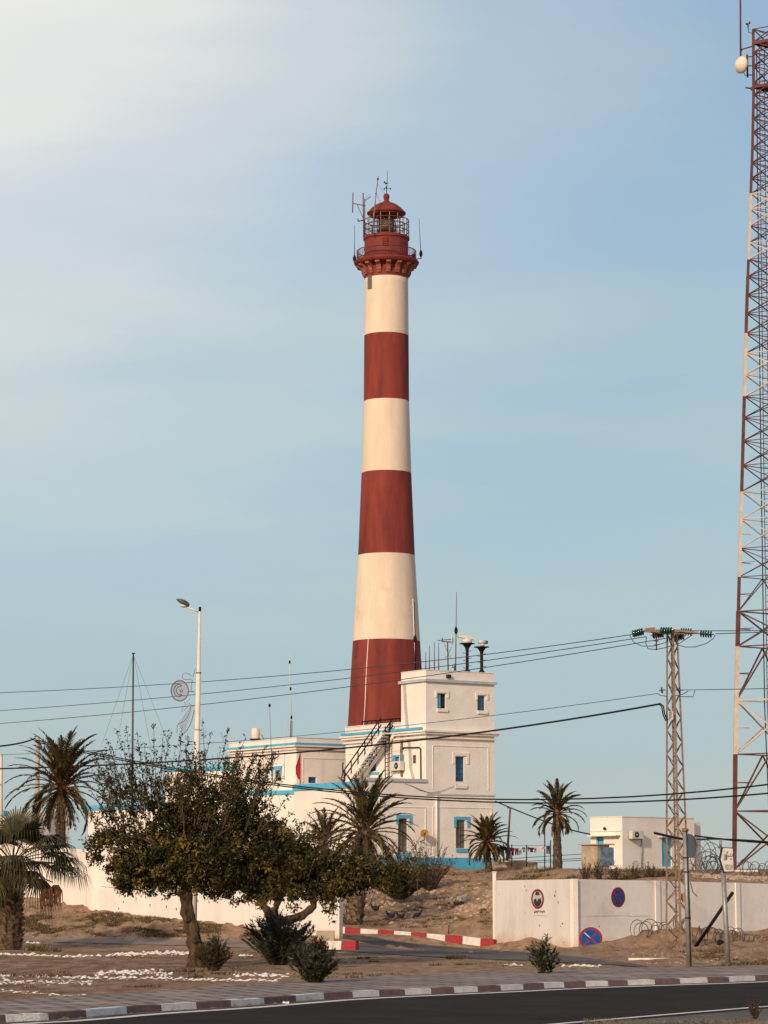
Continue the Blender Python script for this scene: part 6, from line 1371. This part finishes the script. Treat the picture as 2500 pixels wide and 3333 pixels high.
# ------------------------------------------------------------------ broadleaf trees
def leaf(mb, p, rr, l, m, hang=.3):
    d = Vector((rr.gauss(0, 1), rr.gauss(0, 1), rr.gauss(-hang, 1))).normalized(); s = d.cross(Vector((rr.gauss(0, 1), rr.gauss(0, 1), rr.gauss(0, 1))))
    if s.length < .01: return
    s = s.normalized()*l*.2; mb.add([p, p+d*l*.5+s, p+d*l, p+d*l*.5-s], [(0, 1, 2, 3)], m)
def crown(mb, tw, blobs, Y, seed, nper, l=.13, dens=1.0, anchor=None):
    rr = random.Random(seed); rg_ = np.random.default_rng(seed)
    for (cx, cy, rx, ry, dn, *rest) in blobs:
        yo = rest[0] if rest else 0; c_ = at(cx, cy, Y+yo); sx = rx*Y/F; sz = ry*Y/F; sy = max(.8, (sx+sz)/2*.95)
        nc = int(nper*rx*ry/1000*dn)
        for k in range(nc):
            while True:
                v = Vector((rr.uniform(-1, 1), rr.uniform(-1, 1), rr.uniform(-1, 1)))
                if .15 < v.length < 1.02: break
            if noise.noise(Vector((v.x*sx+c_.x, v.y*sy*1.0, v.z*sz+c_.z))*2.1+Vector((seed, 0, 0))) < .10-.21*dn: continue
            q = c_+Vector((v.x*sx, v.y*sy, v.z*sz)); tone = noise.noise(Vector((q.x*1.6, q.y*1.6, q.z*1.6)))+.2*rr.gauss(0, 1)+.12
            m = 0 if tone < -.02 else (1 if tone < .42 else 2)
            n = rr.randint(11, 20); dr_ = Vector((rr.gauss(0, 1), rr.gauss(0, 1), rr.gauss(.1, .6))).normalized()*rr.uniform(.10, .26)
            if rr.random() < .4: tw.tube([q-dr_*.8, q+dr_*.6], .006, 3, smooth=False, cap=False)
            base_ = np.array(q)+np.array(dr_)*rg_.uniform(-.7, 1, (n, 1))+rg_.normal(0, .045, (n, 3))
            d = rg_.normal(0, 1, (n, 3)); d[:, 2] -= .3; d /= np.linalg.norm(d, axis=1)[:, None]
            w = np.cross(d, rg_.normal(0, 1, (n, 3))); w /= (np.linalg.norm(w, axis=1)[:, None]+1e-6); L = l*rg_.uniform(.65, 1.25, (n, 1)); w *= L*.22
            V = np.stack([base_, base_+d*L*.5+w, base_+d*L, base_+d*L*.5-w], 1).reshape(-1, 3)
            o = len(mb.v); mb.v.extend(map(tuple, V.tolist()))
            for j in range(n): mb.f.append([o+4*j, o+4*j+1, o+4*j+2, o+4*j+3])
            mb.m.extend([m if rr.random() < .85 else 1 for _ in range(n)]); mb.s.extend([False]*n)
def limb(mb, pts, r0, r1, n=8, seed=0, wob=.04):
    rr = random.Random(seed); P = [Vector(p) for p in pts]; out = []
    for i in range(len(P)-1):
        for k in range(5): out.append(P[i].lerp(P[i+1], k/5)+(Vector((rr.gauss(0, wob), rr.gauss(0, wob), 0)) if i+k > 0 else Vector((0, 0, 0))))
    out.append(P[-1]); m = len(out)-1; mb.tube(out, [(r0+(r1-r0)*(k/m)**.8)*(1+(.10*math.sin(k*1.7+seed) if r0 > .1 else 0)) for k in range(m+1)], n); return out
# tree one
b1 = ghit(648, 3150); T1Y = b1.y; T1 = thing('leafy_tree', 'big leafy tree with knotted trunk and bare upright shoots, left of the oleanders', 'tree', b1)
mb = MB(); t1 = [Vector((b1.x, T1Y, b1.z-.1)), at(640, 3100, T1Y), at(628, 3040, T1Y), at(610, 2970, T1Y), at(604, 2900, T1Y), at(600, 2840, T1Y-.1), at(598, 2790, T1Y)]
limb(mb, t1, .29, .17, 14, 1, .02)
mb.tube([b1+Vector((-.1, 0, -.1)), at(642, 3122, T1Y)], [.40, .27], 12)
kn = at(633, 3050, T1Y-.3); mb.sphere(kn, .16, 12, (.9, .5, 1.3)); mb.sphere(at(608, 2992, T1Y-.22), .13, 10, (1, .6, 1))
trk1 = mb.build('trunk', M['bark'], T1)
mb = MB(); mb.sphere(kn+Vector((0, -.1, .02)), .07, 10, (.8, .4, 1.4)); mb.build('knot_hole', M['twig'], trk1)
tops = [(420, 2700), (500, 2640), (590, 2600), (680, 2620), (760, 2680), (820, 2740), (370, 2760), (700, 2800), (480, 2800)]
mb = MB(); rr = random.Random(31)
for i, (x, y) in enumerate(tops):
    s0 = at(600, 2860-rr.uniform(0, 50), T1Y); mid = at((600+x)/2, (2860+y)/2-20, T1Y+rr.uniform(-.8, .8)); e = at(x, y, T1Y+rr.uniform(-1.2, 1.2)); limb(mb, [s0, mid, e], .09, .03, 6, 40+i, .04)
    for k in range(7):
        e2 = e+Vector((rr.uniform(-.9, .9), rr.uniform(-.7, .7), rr.uniform(-.3, 1.1))); limb(mb, [mid.lerp(e, rr.uniform(.3, 1)), e2], .022, .008, 4, 60+i*9+k, .03)
mb.build('branches', M['bark'], T1)
lf = MB(); tw = MB()
B1 = [(520, 2800, 150, 90, 1.1), (430, 2760, 120, 90, .72), (610, 2730, 150, 120, 1.1, .5), (690, 2790, 140, 100, 1.1, -.4), (790, 2760, 110, 110, 1.0), (360, 2740, 70, 90, .38), (480, 2640, 160, 90, .36), (620, 2600, 140, 90, .42), (720, 2620, 120, 90, .5), (820, 2680, 90, 90, .6), (880, 2760, 80, 90, .9), (760, 2850, 100, 50, 1.0), (600, 2848, 150, 34, 1.0), (740, 2880, 110, 40, 1.0), (450, 2850, 100, 42, 1.0), (860, 2870, 90, 50, 1.0), (448, 2893, 50, 22, .6), (548, 2888, 22, 34, .9), (730, 2890, 50, 30, .8), (800, 2900, 30, 36, .8), (320, 2760, 40, 60, .35), (660, 2885, 40, 28, .8), (405, 2885, 26, 22, .7), (500, 2892, 34, 22, .8), (575, 2905, 22, 24, .7), (690, 2912, 26, 26, .7), (770, 2915, 24, 34, .7), (850, 2918, 30, 34, .8), (900, 2925, 26, 36, .7)]
crown(lf, tw, B1, T1Y, 51, 48, .14)
rr = random.Random(77)
tips = [(376, 2370, 430, 2560), (410, 2362, 450, 2570), (446, 2388, 470, 2570), (500, 2352, 490, 2560), (533, 2378, 520, 2580), (556, 2376, 530, 2570), (592, 2362, 560, 2570), (612, 2385, 600, 2560), (660, 2336, 680, 2560), (690, 2378, 650, 2560), (745, 2368, 690, 2560), (800, 2398, 730, 2600), (835, 2445, 770, 2620), (868, 2425, 790, 2620), (890, 2470, 810, 2650), (330, 2440, 390, 2600), (345, 2400, 420, 2600), (640, 2410, 620, 2560), (720, 2430, 700, 2600), (470, 2420, 480, 2570), (765, 2480, 740, 2620), (905, 2530, 830, 2670), (300, 2500, 370, 2640), (290, 2560, 350, 2680), (940, 2590, 850, 2700), (960, 2640, 870, 2720), (570, 2430, 560, 2590), (510, 2440, 505, 2580), (425, 2450, 440, 2590), (860, 2560, 800, 2660), (290, 2640, 350, 2700), (960, 2700, 870, 2760)]
tips += [(rr.uniform(300, 930), rr.uniform(2440, 2560), 0, 0) for _ in range(130)]
for i, (tx, ty, rx, ry) in enumerate(tips):
    if rx == 0: rx = tx+(600-tx)*.25+rr.uniform(-20, 20); ry = ty+rr.uniform(120, 200)
    yo = rr.uniform(-1.3, 1.3); P = [at(rx, ry, T1Y+yo), at((rx*.5+tx*.5)+rr.uniform(-8, 8), ry*.5+ty*.5, T1Y+yo), at(tx, ty, T1Y+yo*1.1)]; o_ = limb(tw, P, .017, .005, 4, 900+i, .012)
    for k in range(int(rr.uniform(16, 36))):
        t_ = rr.uniform(.25, .98); k_ = min(len(o_)-2, int(t_*(len(o_)-1))); p = o_[k_].lerp(o_[k_+1], rr.random())
        for j in range(2): leaf(lf, p+Vector((rr.gauss(0, .03), rr.gauss(0, .03), rr.gauss(0, .03))), rr, rr.uniform(.08, .15), rr.choice((0, 0, 1)), hang=-.2)
    if rr.random() < .7:
        for k in range(3): t_ = rr.uniform(.3, .8); k_ = int(t_*(len(o_)-1)); p = o_[k_]; q = p+Vector((rr.uniform(-.25, .25), rr.uniform(-.2, .2), rr.uniform(.2, .5))); tw.tube([p, q], .006, 3, smooth=False, cap=False)
# bare twigs lower left
for pts in ([(460, 2830), (420, 2838), (380, 2852), (320, 2828)], [(470, 2870), (420, 2860), (385, 2890), (330, 2886)], [(400, 2860), (395, 2900), (388, 2922)]): limb(tw, [at(x, y, T1Y) for x, y in pts], .016, .006, 4, 5, .01)
lf.build('foliage', [M['lf1'], M['lf2'], M['lf3']], T1); tw.build('twigs', M['twig'], T1)
# tree two
b2 = ghit(905, 3118); T2Y = b2.y; T2 = thing('leafy_tree', 'leafy tree with a thick limb bending right, behind the large oleander', 'tree', b2)
mb = MB(); limb(mb, [b2-Vector((0, 0, .1)), at(900, 3060, T2Y), at(890, 3000, T2Y), at(880, 2965, T2Y)], .36, .26, 12, 3, .01)
limb(mb, [at(885, 2990, T2Y), at(930, 2998, T2Y-.1), at(985, 2980, T2Y-.2), at(1022, 2950, T2Y-.2), at(1015, 2905, T2Y-.1), at(1030, 2860, T2Y)], .20, .11, 10, 4, .012)
limb(mb, [at(880, 2975, T2Y), at(850, 2940, T2Y+.2), at(830, 2880, T2Y+.3), at(815, 2820, T2Y)], .17, .08, 9, 5, .015); limb(mb, [at(885, 2975, T2Y), at(905, 2940, T2Y-.2), at(930, 2890, T2Y-.2), at(940, 2820, T2Y)], .15, .07, 9, 6, .02)
mb.build('trunk', M['bark'], T2); mb = MB(); rr = random.Random(91)
for i, (x, y, sx, sy) in enumerate([(900, 2740, 920, 2860), (980, 2720, 940, 2850), (1060, 2700, 1030, 2870), (1140, 2760, 1030, 2860), (1220, 2810, 1040, 2860), (840, 2760, 825, 2860), (1280, 2800, 1120, 2850)]):
    s0 = at(sx, sy, T2Y); e = at(x, y, T2Y+rr.uniform(-1, 1)); limb(mb, [s0, s0.lerp(e, .5)+Vector((0, 0, .15)), e], .06, .02, 6, 140+i, .04)
    for k in range(8): e2 = e+Vector((rr.uniform(-.8, .8), rr.uniform(-.7, .7), rr.uniform(-.3, .9))); limb(mb, [s0.lerp(e, rr.uniform(.5, 1)), e2], .018, .006, 4, 160+i*9+k, .03)
mb.build('branches', M['bark'], T2); lf = MB(); tw = MB()
B2 = [(900, 2800, 120, 90, 1.1), (1000, 2800, 120, 90, .9, .4), (960, 2870, 120, 55, 1.1), (1070, 2850, 110, 55, 1.1), (1170, 2850, 100, 50, 1.1), (1270, 2850, 80, 45, 1.0), (1080, 2790, 110, 60, .35), (1180, 2815, 110, 50, .55), (1010, 2890, 130, 40, 1.1), (1120, 2880, 90, 40, 1.0), (880, 2885, 60, 50, 1.0), (930, 2730, 90, 60, .5), (1075, 2920, 34, 40, .6), (1085, 2985, 16, 40, .35), (1300, 2810, 50, 40, .25), (850, 2930, 22, 45, .45), (950, 2935, 22, 40, .35)]
crown(lf, tw, B2, T2Y, 53, 48, .14)
for i in range(70):
    tx = rr.uniform(880, 1380); ty = rr.uniform(2640, 2790)+max(0, (tx-1200)*.4); rx = tx-rr.uniform(0, 80); ry = ty+rr.uniform(80, 150); yo = rr.uniform(-1, 1); o_ = limb(tw, [at(rx, ry, T2Y+yo), at((tx+rx)/2-10, (ty+ry)/2, T2Y+yo), at(tx, ty, T2Y+yo)], .014, .005, 4, 1400+i, .015)
    for k in range(rr.randint(6, 18)): p = rr.choice(o_[5:]); leaf(lf, p+Vector((rr.gauss(0, .05), rr.gauss(0, .05), rr.gauss(0, .05))), rr, rr.uniform(.06, .12), rr.choice((0, 1, 2)))
lf.build('foliage', [M['lf1'], M['lf2'], M['lf3']], T2); tw.build('twigs', M['twig'], T2)
# ------------------------------------------------------------------ oleanders and shrubs
def oleander(label, px, py, wpx, hpx, nst, seed, ll=.17, name='oleander_bush', lv=None, cat='bush', bare=.0, mats_=None, open_=1.0, Yf=None, thin=1):
    b_ = ghit(px, py) if Yf is None else Vector((at(px, py, Yf).x, Yf, at(px, py, Yf).z)); Y = b_.y; rr = random.Random(seed); r0 = thing(name, label, cat, b_); tw = MB(); lf = MB(); w_ = wpx/2*Y/F; h = hpx*Y/F
    for i in range(nst):
        a = rr.uniform(0, 6.28); q = rr.random()**.6; e = Vector((math.cos(a)*w_*q, math.sin(a)*w_*.8*q, h*(1-.35*q*q)*rr.uniform(.5, 1.05))); s0 = b_+Vector((math.cos(a)*.12*q*w_, math.sin(a)*.1*w_, -.05)); P = [s0, s0+Vector((e.x*.35, e.y*.35, e.z*.5)), b_+e]
        o_ = limb(tw, P, .016*thin, .006, 4, seed*77+i, .015); n = len(o_)
        nl = int((lv or 26)*rr.uniform(.7, 1.3))
        for k in range(nl):
            t_ = bare+(1-bare)*rr.random()**.7; k_ = min(n-2, int(t_*(n-1))); p = o_[k_].lerp(o_[k_+1], rr.random()); dr_ = (o_[k_+1]-o_[k_]).normalized(); sd_ = Vector((rr.gauss(0, 1), rr.gauss(0, 1), rr.gauss(0, .4))).normalized(); d = (dr_*1.0*rr.uniform(.5, 1.2)+sd_*.9*open_).normalized(); s_ = d.cross(sd_+Vector((.1, .2, .3))); 
            if s_.length < .01: continue
            l = ll*rr.uniform(.7, 1.2); s_ = s_.normalized()*l*.11; lf.add([p, p+d*l*.45+s_, p+d*l, p+d*l*.45-s_], [(0, 1, 2, 3)], 0 if rr.random() < .6 else 1)
    tw.build('stems', M['twig'], r0); lf.build('foliage', mats_ or [M['ol1'], M['ol2']], r0); return r0
oleander('largest oleander bush, dark and dense below the forked tree', 905, 3142, 240, 176, 210, 1, lv=52)
oleander('lower oleander bush nearest the pavement, right of the largest one', 1022, 3202, 155, 145, 130, 2, lv=46)
oleander('small lone oleander by the pavement in front of the wall corner', 1772, 3172, 115, 128, 26, 3, lv=34, ll=.2, bare=.15)
oleander('scruffy shrub growing at the right foot of the big knotted tree', 695, 3160, 125, 120, 100, 4, ll=.13, lv=34, name='shrub', mats_=[M['lf1'], M['lf2']])
oleander('small dark weed at the bottom right corner of the picture', 2458, 3308, 60, 62, 16, 5, ll=.07, lv=22, name='weed', cat='weed', mats_=[M['lf1'], M['lf2']])
oleander('sparse brown shrub on the slope below the satellite dish', 1390, 2915, 210, 190, 130, 6, ll=.18, lv=22, name='shrub', mats_=[M['dry1'], M['lf1']], bare=.3, thin=1.4, Yf=169)
oleander('rounded green shrub on the slope left of the brown one', 1300, 2925, 230, 130, 170, 7, ll=.2, lv=44, name='shrub', mats_=[M['lf1'], M['lf2']], Yf=163)
oleander('thin dry sprig on the mound below the left wall', 510, 2975, 60, 35, 12, 8, ll=.12, lv=10, name='shrub', mats_=[M['dry1'], M['lf2']])
for i, (x, y, w_, h_, lb) in enumerate([(1905, 2868, 55, 75, 'stalky plant at the left end of the row above the white wall'), (1950, 2868, 60, 70, 'stalky plant in front of the blue grey booth door'), (2000, 2866, 70, 60, 'dense stalky plant right of the booth'), (2060, 2866, 60, 66, 'stalky plant under the hut corner'), (2115, 2868, 55, 66, 'stalky plant left of the blue hut door'), (2160, 2868, 40, 40, 'low stalky plant under the blue hut door')]):
    o = oleander(lb, x, y, w_, h_, 26, 20+i, ll=.13, lv=10, name='stalky_plant', cat='plant', mats_=[M['lf1'], M['dry1']], bare=.35, Yf=139.5, thin=1.5); o['group'] = 'stalky plants above the right wall'
# ------------------------------------------------------------------ stones
def stone_mesh(seed, m, nm):
    rr = random.Random(seed); me_ = bpy.data.meshes.new(nm); n = 7; vs = []; fs = []
    for i in range(5):
        ph = math.pi*i/4
        for k in range(n): a = 2*math.pi*k/n+i*.3; r_ = rr.uniform(.8, 1.15); vs.append((math.sin(ph)*math.cos(a)*r_, math.sin(ph)*math.sin(a)*r_*.8, math.cos(ph)*.7*r_))
    for i in range(4):
        for k in range(n): fs.append((i*n+k, i*n+(k+1) % n, (i+1)*n+(k+1) % n, (i+1)*n+k)[::-1])
    me_.from_pydata(vs, [], fs); me_.materials.append(m); me_.update(); return me_
SM = [stone_mesh(i, M['stone'], 'stone_mesh') for i in range(4)]; RM = [stone_mesh(10+i, M['rock'], 'rock_mesh') for i in range(4)]
rr = random.Random(17); stones = []
rows = [('row of whitewashed stones nearest the pavement at the left edge', [(0, 3226), (60, 3229), (130, 3234), (190, 3240), (275, 3242)], 9, 1.0), ('second whitewashed row from the pavement at the left edge', [(0, 3199), (90, 3198), (180, 3198), (300, 3199)], 10, 2.6),
        ('long whitewashed row ending at the knotted tree', [(0, 3179), (100, 3178), (220, 3182), (320, 3183), (450, 3184), (600, 3188), (760, 3191), (910, 3192)], 8, 1.3), ('thick whitewashed patch left of the knotted tree', [(305, 3168), (400, 3165), (500, 3165), (560, 3172)], 9, 2.2),
        ('whitewashed row behind the knotted tree base', [(760, 3172), (850, 3174), (940, 3178)], 8, 1.5), ('far thin whitewashed row across the garden', [(0, 3106), (100, 3109), (200, 3113), (330, 3112)], 6, .7), ('far whitewashed row reaching the trunk', [(350, 3110), (440, 3106), (520, 3104), (620, 3102)], 6, 1.6), ('short whitewashed row on the soil before the wall corner', [(1640, 3141), (1700, 3143)], 6, .7), ('short whitewashed row right of the lone oleander', [(1830, 3143), (1890, 3145), (1955, 3146)], 6, .7), ('scattered whitewashed stones near the side lane on the left', [(90, 3070), (130, 3071)], 6, .6), ('whitewashed stones between the tree and the oleander', [(780, 3111), (820, 3112)], 6, .8)]
for lb, pts, st_, wd in rows:
    for i in range(len(pts)-1):
        (x0, y0), (x1, y1) = pts[i], pts[i+1]; n = max(1, int((x1-x0)/st_*wd*1.7))
        for k in range(n): f = (k+rr.random())/n; stones.append((x0+(x1-x0)*f, y0+(y1-y0)*f+rr.gauss(0, 1.9*wd), lb, rr.choice((2.6, 3.4, 4.2, 5, 6.5, 8))*rr.uniform(.85, 1.15)))
sz_ = []
for x, y, lb, s_ in stones:
    p = ghit(x, y); sz_.append((p.y, p, lb, s_*p.y/F))
sz_.sort(key=lambda a: a[0])
for i, (yy0, p, lb, r_) in enumerate(sz_[:300]):
    o = bpy.data.objects.new('painted_stone', SM[i % 4]); S.collection.objects.link(o); o.location = (p.x, p.y, p.z+r_*.08); o.scale = (r_*rr.uniform(.7, 1.5), r_*rr.uniform(.7, 1.2), r_*rr.uniform(.35, .7)); o.rotation_euler = (0, 0, rr.uniform(0, 6)); tag(o, ('small' if r_ < .04 else 'middling' if r_ < .065 else 'large')+' whitewashed stone in the '+lb.replace('row of whitewashed stones', 'row').replace('whitewashed ', ''), 'stone', 'stones in the '+lb)
mb = MB()
def add_stone(mb, p, r_, rr):
    n = 6; vs = [(0, 0, r_*.8)]; 
    ring = [Vector((math.cos(2*math.pi*k/n)*r_*rr.uniform(.8, 1.2), math.sin(2*math.pi*k/n)*r_*rr.uniform(.7, 1.1), r_*rr.uniform(.1, .4))) for k in range(n)]; low = [Vector((v.x*1.05, v.y*1.05, -r_*.4)) for v in ring]
    V = [p+Vector((0, 0, r_*.8))]+[p+v for v in ring]+[p+v for v in low]
    mb.add(V, [(0, 1+k, 1+(k+1) % n) for k in range(n)]+[(1+k, 1+n+k, 1+n+(k+1) % n, 1+(k+1) % n) for k in range(n)])
for (_, p, lb, r_) in sz_[300:]: add_stone(mb, p, r_, rr)
if mb.v: o = mb.build('painted_stones', M['stone'], loc=(0, 120, 0)); tag(o, 'more whitewashed stones in the farther garden rows', 'stones', None, 'stuff')
# rocks of the rubble slope
rr = random.Random(23); k = 0
rocks = [(1467, 2877, 9), (1480, 2882, 8), (1556, 2896, 9), (1570, 2899, 7), (1588, 2903, 7), (1417, 2905, 8), (1443, 2903, 6), (1350, 2915, 8), (1357, 2924, 7), (1380, 2934, 8), (1218, 2929, 12), (1194, 2932, 9), (1246, 2940, 7), (1310, 2901, 7), (1336, 2899, 5), (1480, 2913, 7), (1514, 2922, 6), (1530, 2883, 8), (1500, 2886, 5), (1293, 2897, 6), (1393, 2924, 6), (1447, 2923, 5), (1560, 2880, 6), (1540, 2908, 6), (1328, 2942, 5), (1365, 2949, 4), (1395, 2950, 4), (1275, 3008, 8), (1588, 2943, 7)]
for x, y, s_ in rocks:
    p = ghit(x, y); r_ = s_*1.35*p.y/F; o = bpy.data.objects.new('rubble_rock', RM[k % 4]); k += 1; S.collection.objects.link(o); o.location = (p.x, p.y, p.z+r_*.25); o.scale = (r_*rr.uniform(.8, 1.2), r_, r_*rr.uniform(.6, 1)); o.rotation_euler = (rr.uniform(-.3, .3), rr.uniform(-.3, .3), rr.uniform(0, 6)); tag(o, ('big' if s_ > 7.5 else 'small')+' pale rock '+('low on the slope by the gateway palm' if x < 1290 else 'below the slope shrubs' if x < 1400 else 'left of the tilted dumped box' if x < 1500 else 'near the right gate pillar'), 'rock', 'pale rocks in the rubble slope')
mb = MB()
for _ in range(1500):
    x = rr.uniform(1120, 1605); y = rr.gauss(2915, 32)
    if y < 2850 or y > 3020: continue
    p = ghit(x, y); add_stone(mb, p, rr.choice((.025, .04, .06, .11))*rr.uniform(.7, 1.3), rr)
for _ in range(500):
    x = rr.uniform(90, 850); y = rr.uniform(2960, 3050); p = ghit(x, y); add_stone(mb, p, rr.uniform(.015, .05), rr)
for _ in range(700):
    x = rr.uniform(2250, 2500); p = at(x, 2862, 142+rr.uniform(0, 14)); p.z = gz(p.x, p.y); add_stone(mb, p, rr.uniform(.03, .1), rr)
for _ in range(200):
    x = rr.uniform(2040, 2500); y = rr.uniform(3085, 3140); p = ghit(x, y); add_stone(mb, p, rr.uniform(.015, .05), rr)
o = mb.build('gravel', M['rock'], loc=(0, 150, 2)); tag(o, 'loose pale gravel and rubble on the sandy slopes', 'gravel', None, 'stuff')
# dry grass tufts and scrub
mb = MB(); rr = random.Random(29)
def tuft(mb, p, h, w_, n, rr, m=0):
    for _ in range(n):
        a = rr.uniform(0, 6.28); q = p+Vector((rr.uniform(-w_, w_), rr.uniform(-w_, w_)*.8, -.02)); t_ = q+Vector((math.cos(a)*h*.6, math.sin(a)*h*.5, h*rr.uniform(.4, 1.1))); s_ = Vector((.012, 0, 0)); mb.add([q-s_, q+s_, t_], [(0, 1, 2)], m if rr.random() < .7 else 1)
spots = []
for _ in range(2600): spots.append((rr.uniform(60, 1050), rr.uniform(2972, 3050), 1))
for _ in range(330): spots.append((rr.uniform(2230, 2500), rr.uniform(3075, 3145), 1))
for _ in range(500): spots.append((rr.uniform(1100, 1600), rr.uniform(2835, 3020), 1))
for _ in range(170): spots.append((rr.uniform(0, 1950), rr.uniform(3095, 3225), 0))
for x, y, kd in spots:
    if noise.noise((x*.012, y*.04, 3.3)) < (.05 if kd else .15): continue
    p = ghit(x, y)
    if p.y-kerbY(p.x) < 9: continue
    tuft(mb, p, rr.uniform(.05, .17), rr.uniform(.2, .6), rr.randint(30, 70), rr, 0)
for x in range(1625, 2190, 4):      # scrub along the top of the right wall
    p = at(x, 2862, 141+rr.uniform(-1.5, 3)+ (6 if x < 1800 else 0)); p.z = gz(p.x, p.y); tuft(mb, p, rr.uniform(.1, .38), .3, 40, rr, 0)
for (x, y, w_, h) in ((115, 3095, .5, .4), (165, 3098, .4, .25), (90, 3180, .5, .15), (190, 3180, .4, .14), (465, 3213, .5, .1), (1522, 3141, .4, .12), (1490, 3118, .4, .15), (1480, 3122, .3, .2), (560, 3165, .5, .12), (740, 3170, .5, .15), (1215, 3010, .8, .25), (1245, 3012, .7, .2), (620, 3165, .6, .2)):
    p = ghit(x, y); tuft(mb, p, h, w_, 220, rr, 0)
o = mb.build('dry_scrub', [mat('scrub_dark', (.042, .029, .012), var=.3, scale=5), mat('scrub_straw', (.26, .18, .09), var=.3, scale=5)], loc=(0, 120, 0)); tag(o, 'dry scrub and grass tufts on the sandy ground', 'scrub', None, 'stuff')
# straw litter on the near verge
mb = MB()
for _ in range(4000):
    x = rr.uniform(1900, 2650); y = rr.uniform(3318-(1 if False else 0), 3352); p = onz(x, y, .03)
    if noise.noise((p.x*.8, p.y*.8, 9)) < -.2: continue
    dd = Vector((rr.uniform(-.1, .1), rr.uniform(-.1, .1), rr.uniform(0, .07))); s_ = Vector((.006, .006, 0)); mb.add([p-s_, p+s_, p+dd], [(0, 1, 2)])
o = mb.build('straw_litter', mat('straw', (.36, .26, .15), var=.3, scale=9), loc=(10, 60, 0)); tag(o, 'straw litter and dead leaves on the verge nearest the camera', 'straw', None, 'stuff')
# litter and odds
p = ghit(1505, 2942); mb = MB(); mb.para(p+Vector((-.1, 0, .1)), (.34, .1, .12), (-.1, .3, .05), (.05, -.05, .28)); o = mb.build('litter_box', M['swhite'], loc=p); tag(o, 'tilted pale box dumped on the rubble slope', 'box')
p = ghit(1480, 2948); mb = MB(); rs = random.Random(4)
for _ in range(14): add_stone(mb, p+Vector((rs.gauss(0, .2), rs.gauss(0, .15), rs.uniform(0, .22))), rs.uniform(.06, .16), rs)
mb.tube([p, p+Vector((.1, 0, .5))], .02, 4); o = mb.build('rubbish_heap', M['twig'], loc=p); tag(o, 'dark heap of rubbish beside the tilted box', 'rubbish')
p = ghit(1548, 2954); mb = MB(); mb.box(p.x-.25, p.x+.25, p.y, p.y+.2, p.z-.05, p.z+.12); o = mb.build('brick_lump', M['concrete'], loc=p); tag(o, 'broken masonry block on the slope by the gate pillar', 'block')
p = ghit(1460, 3040); mb = MB(); mb.tube([Vector((p.x, p.y, p.z)), Vector((p.x+.02, p.y, p.z+.45))], .03, 6); o = mb.build('short_stake', M['twig'], loc=p); tag(o, 'short dark stake standing behind the red and white gate kerb', 'stake')
for (x, y, lb) in ((293, 3318, 'crumpled white plastic scrap against the near kerb on the left'), (1532, 3106, 'white scrap lying on the side lane'), (930, 3268, 'flat white scrap on the kerb edge')):
    p = onz(x, y, .03) if y > 3200 else ghit(x, y)+Vector((0, 0, .05)); mb = MB(); rs = random.Random(x); s_ = 10*p.y/F if y > 3200 else .09; vs = [p+Vector((rs.uniform(-s_, s_)*1.4, rs.uniform(-s_, s_), rs.uniform(0, s_))) for _ in range(8)]; mb.add(vs, [(0, 1, 2), (2, 3, 4), (4, 5, 6), (6, 7, 0), (0, 2, 4, 6)]); o = mb.build('litter_scrap', M['stone'], loc=p); tag(o, lb, 'litter')
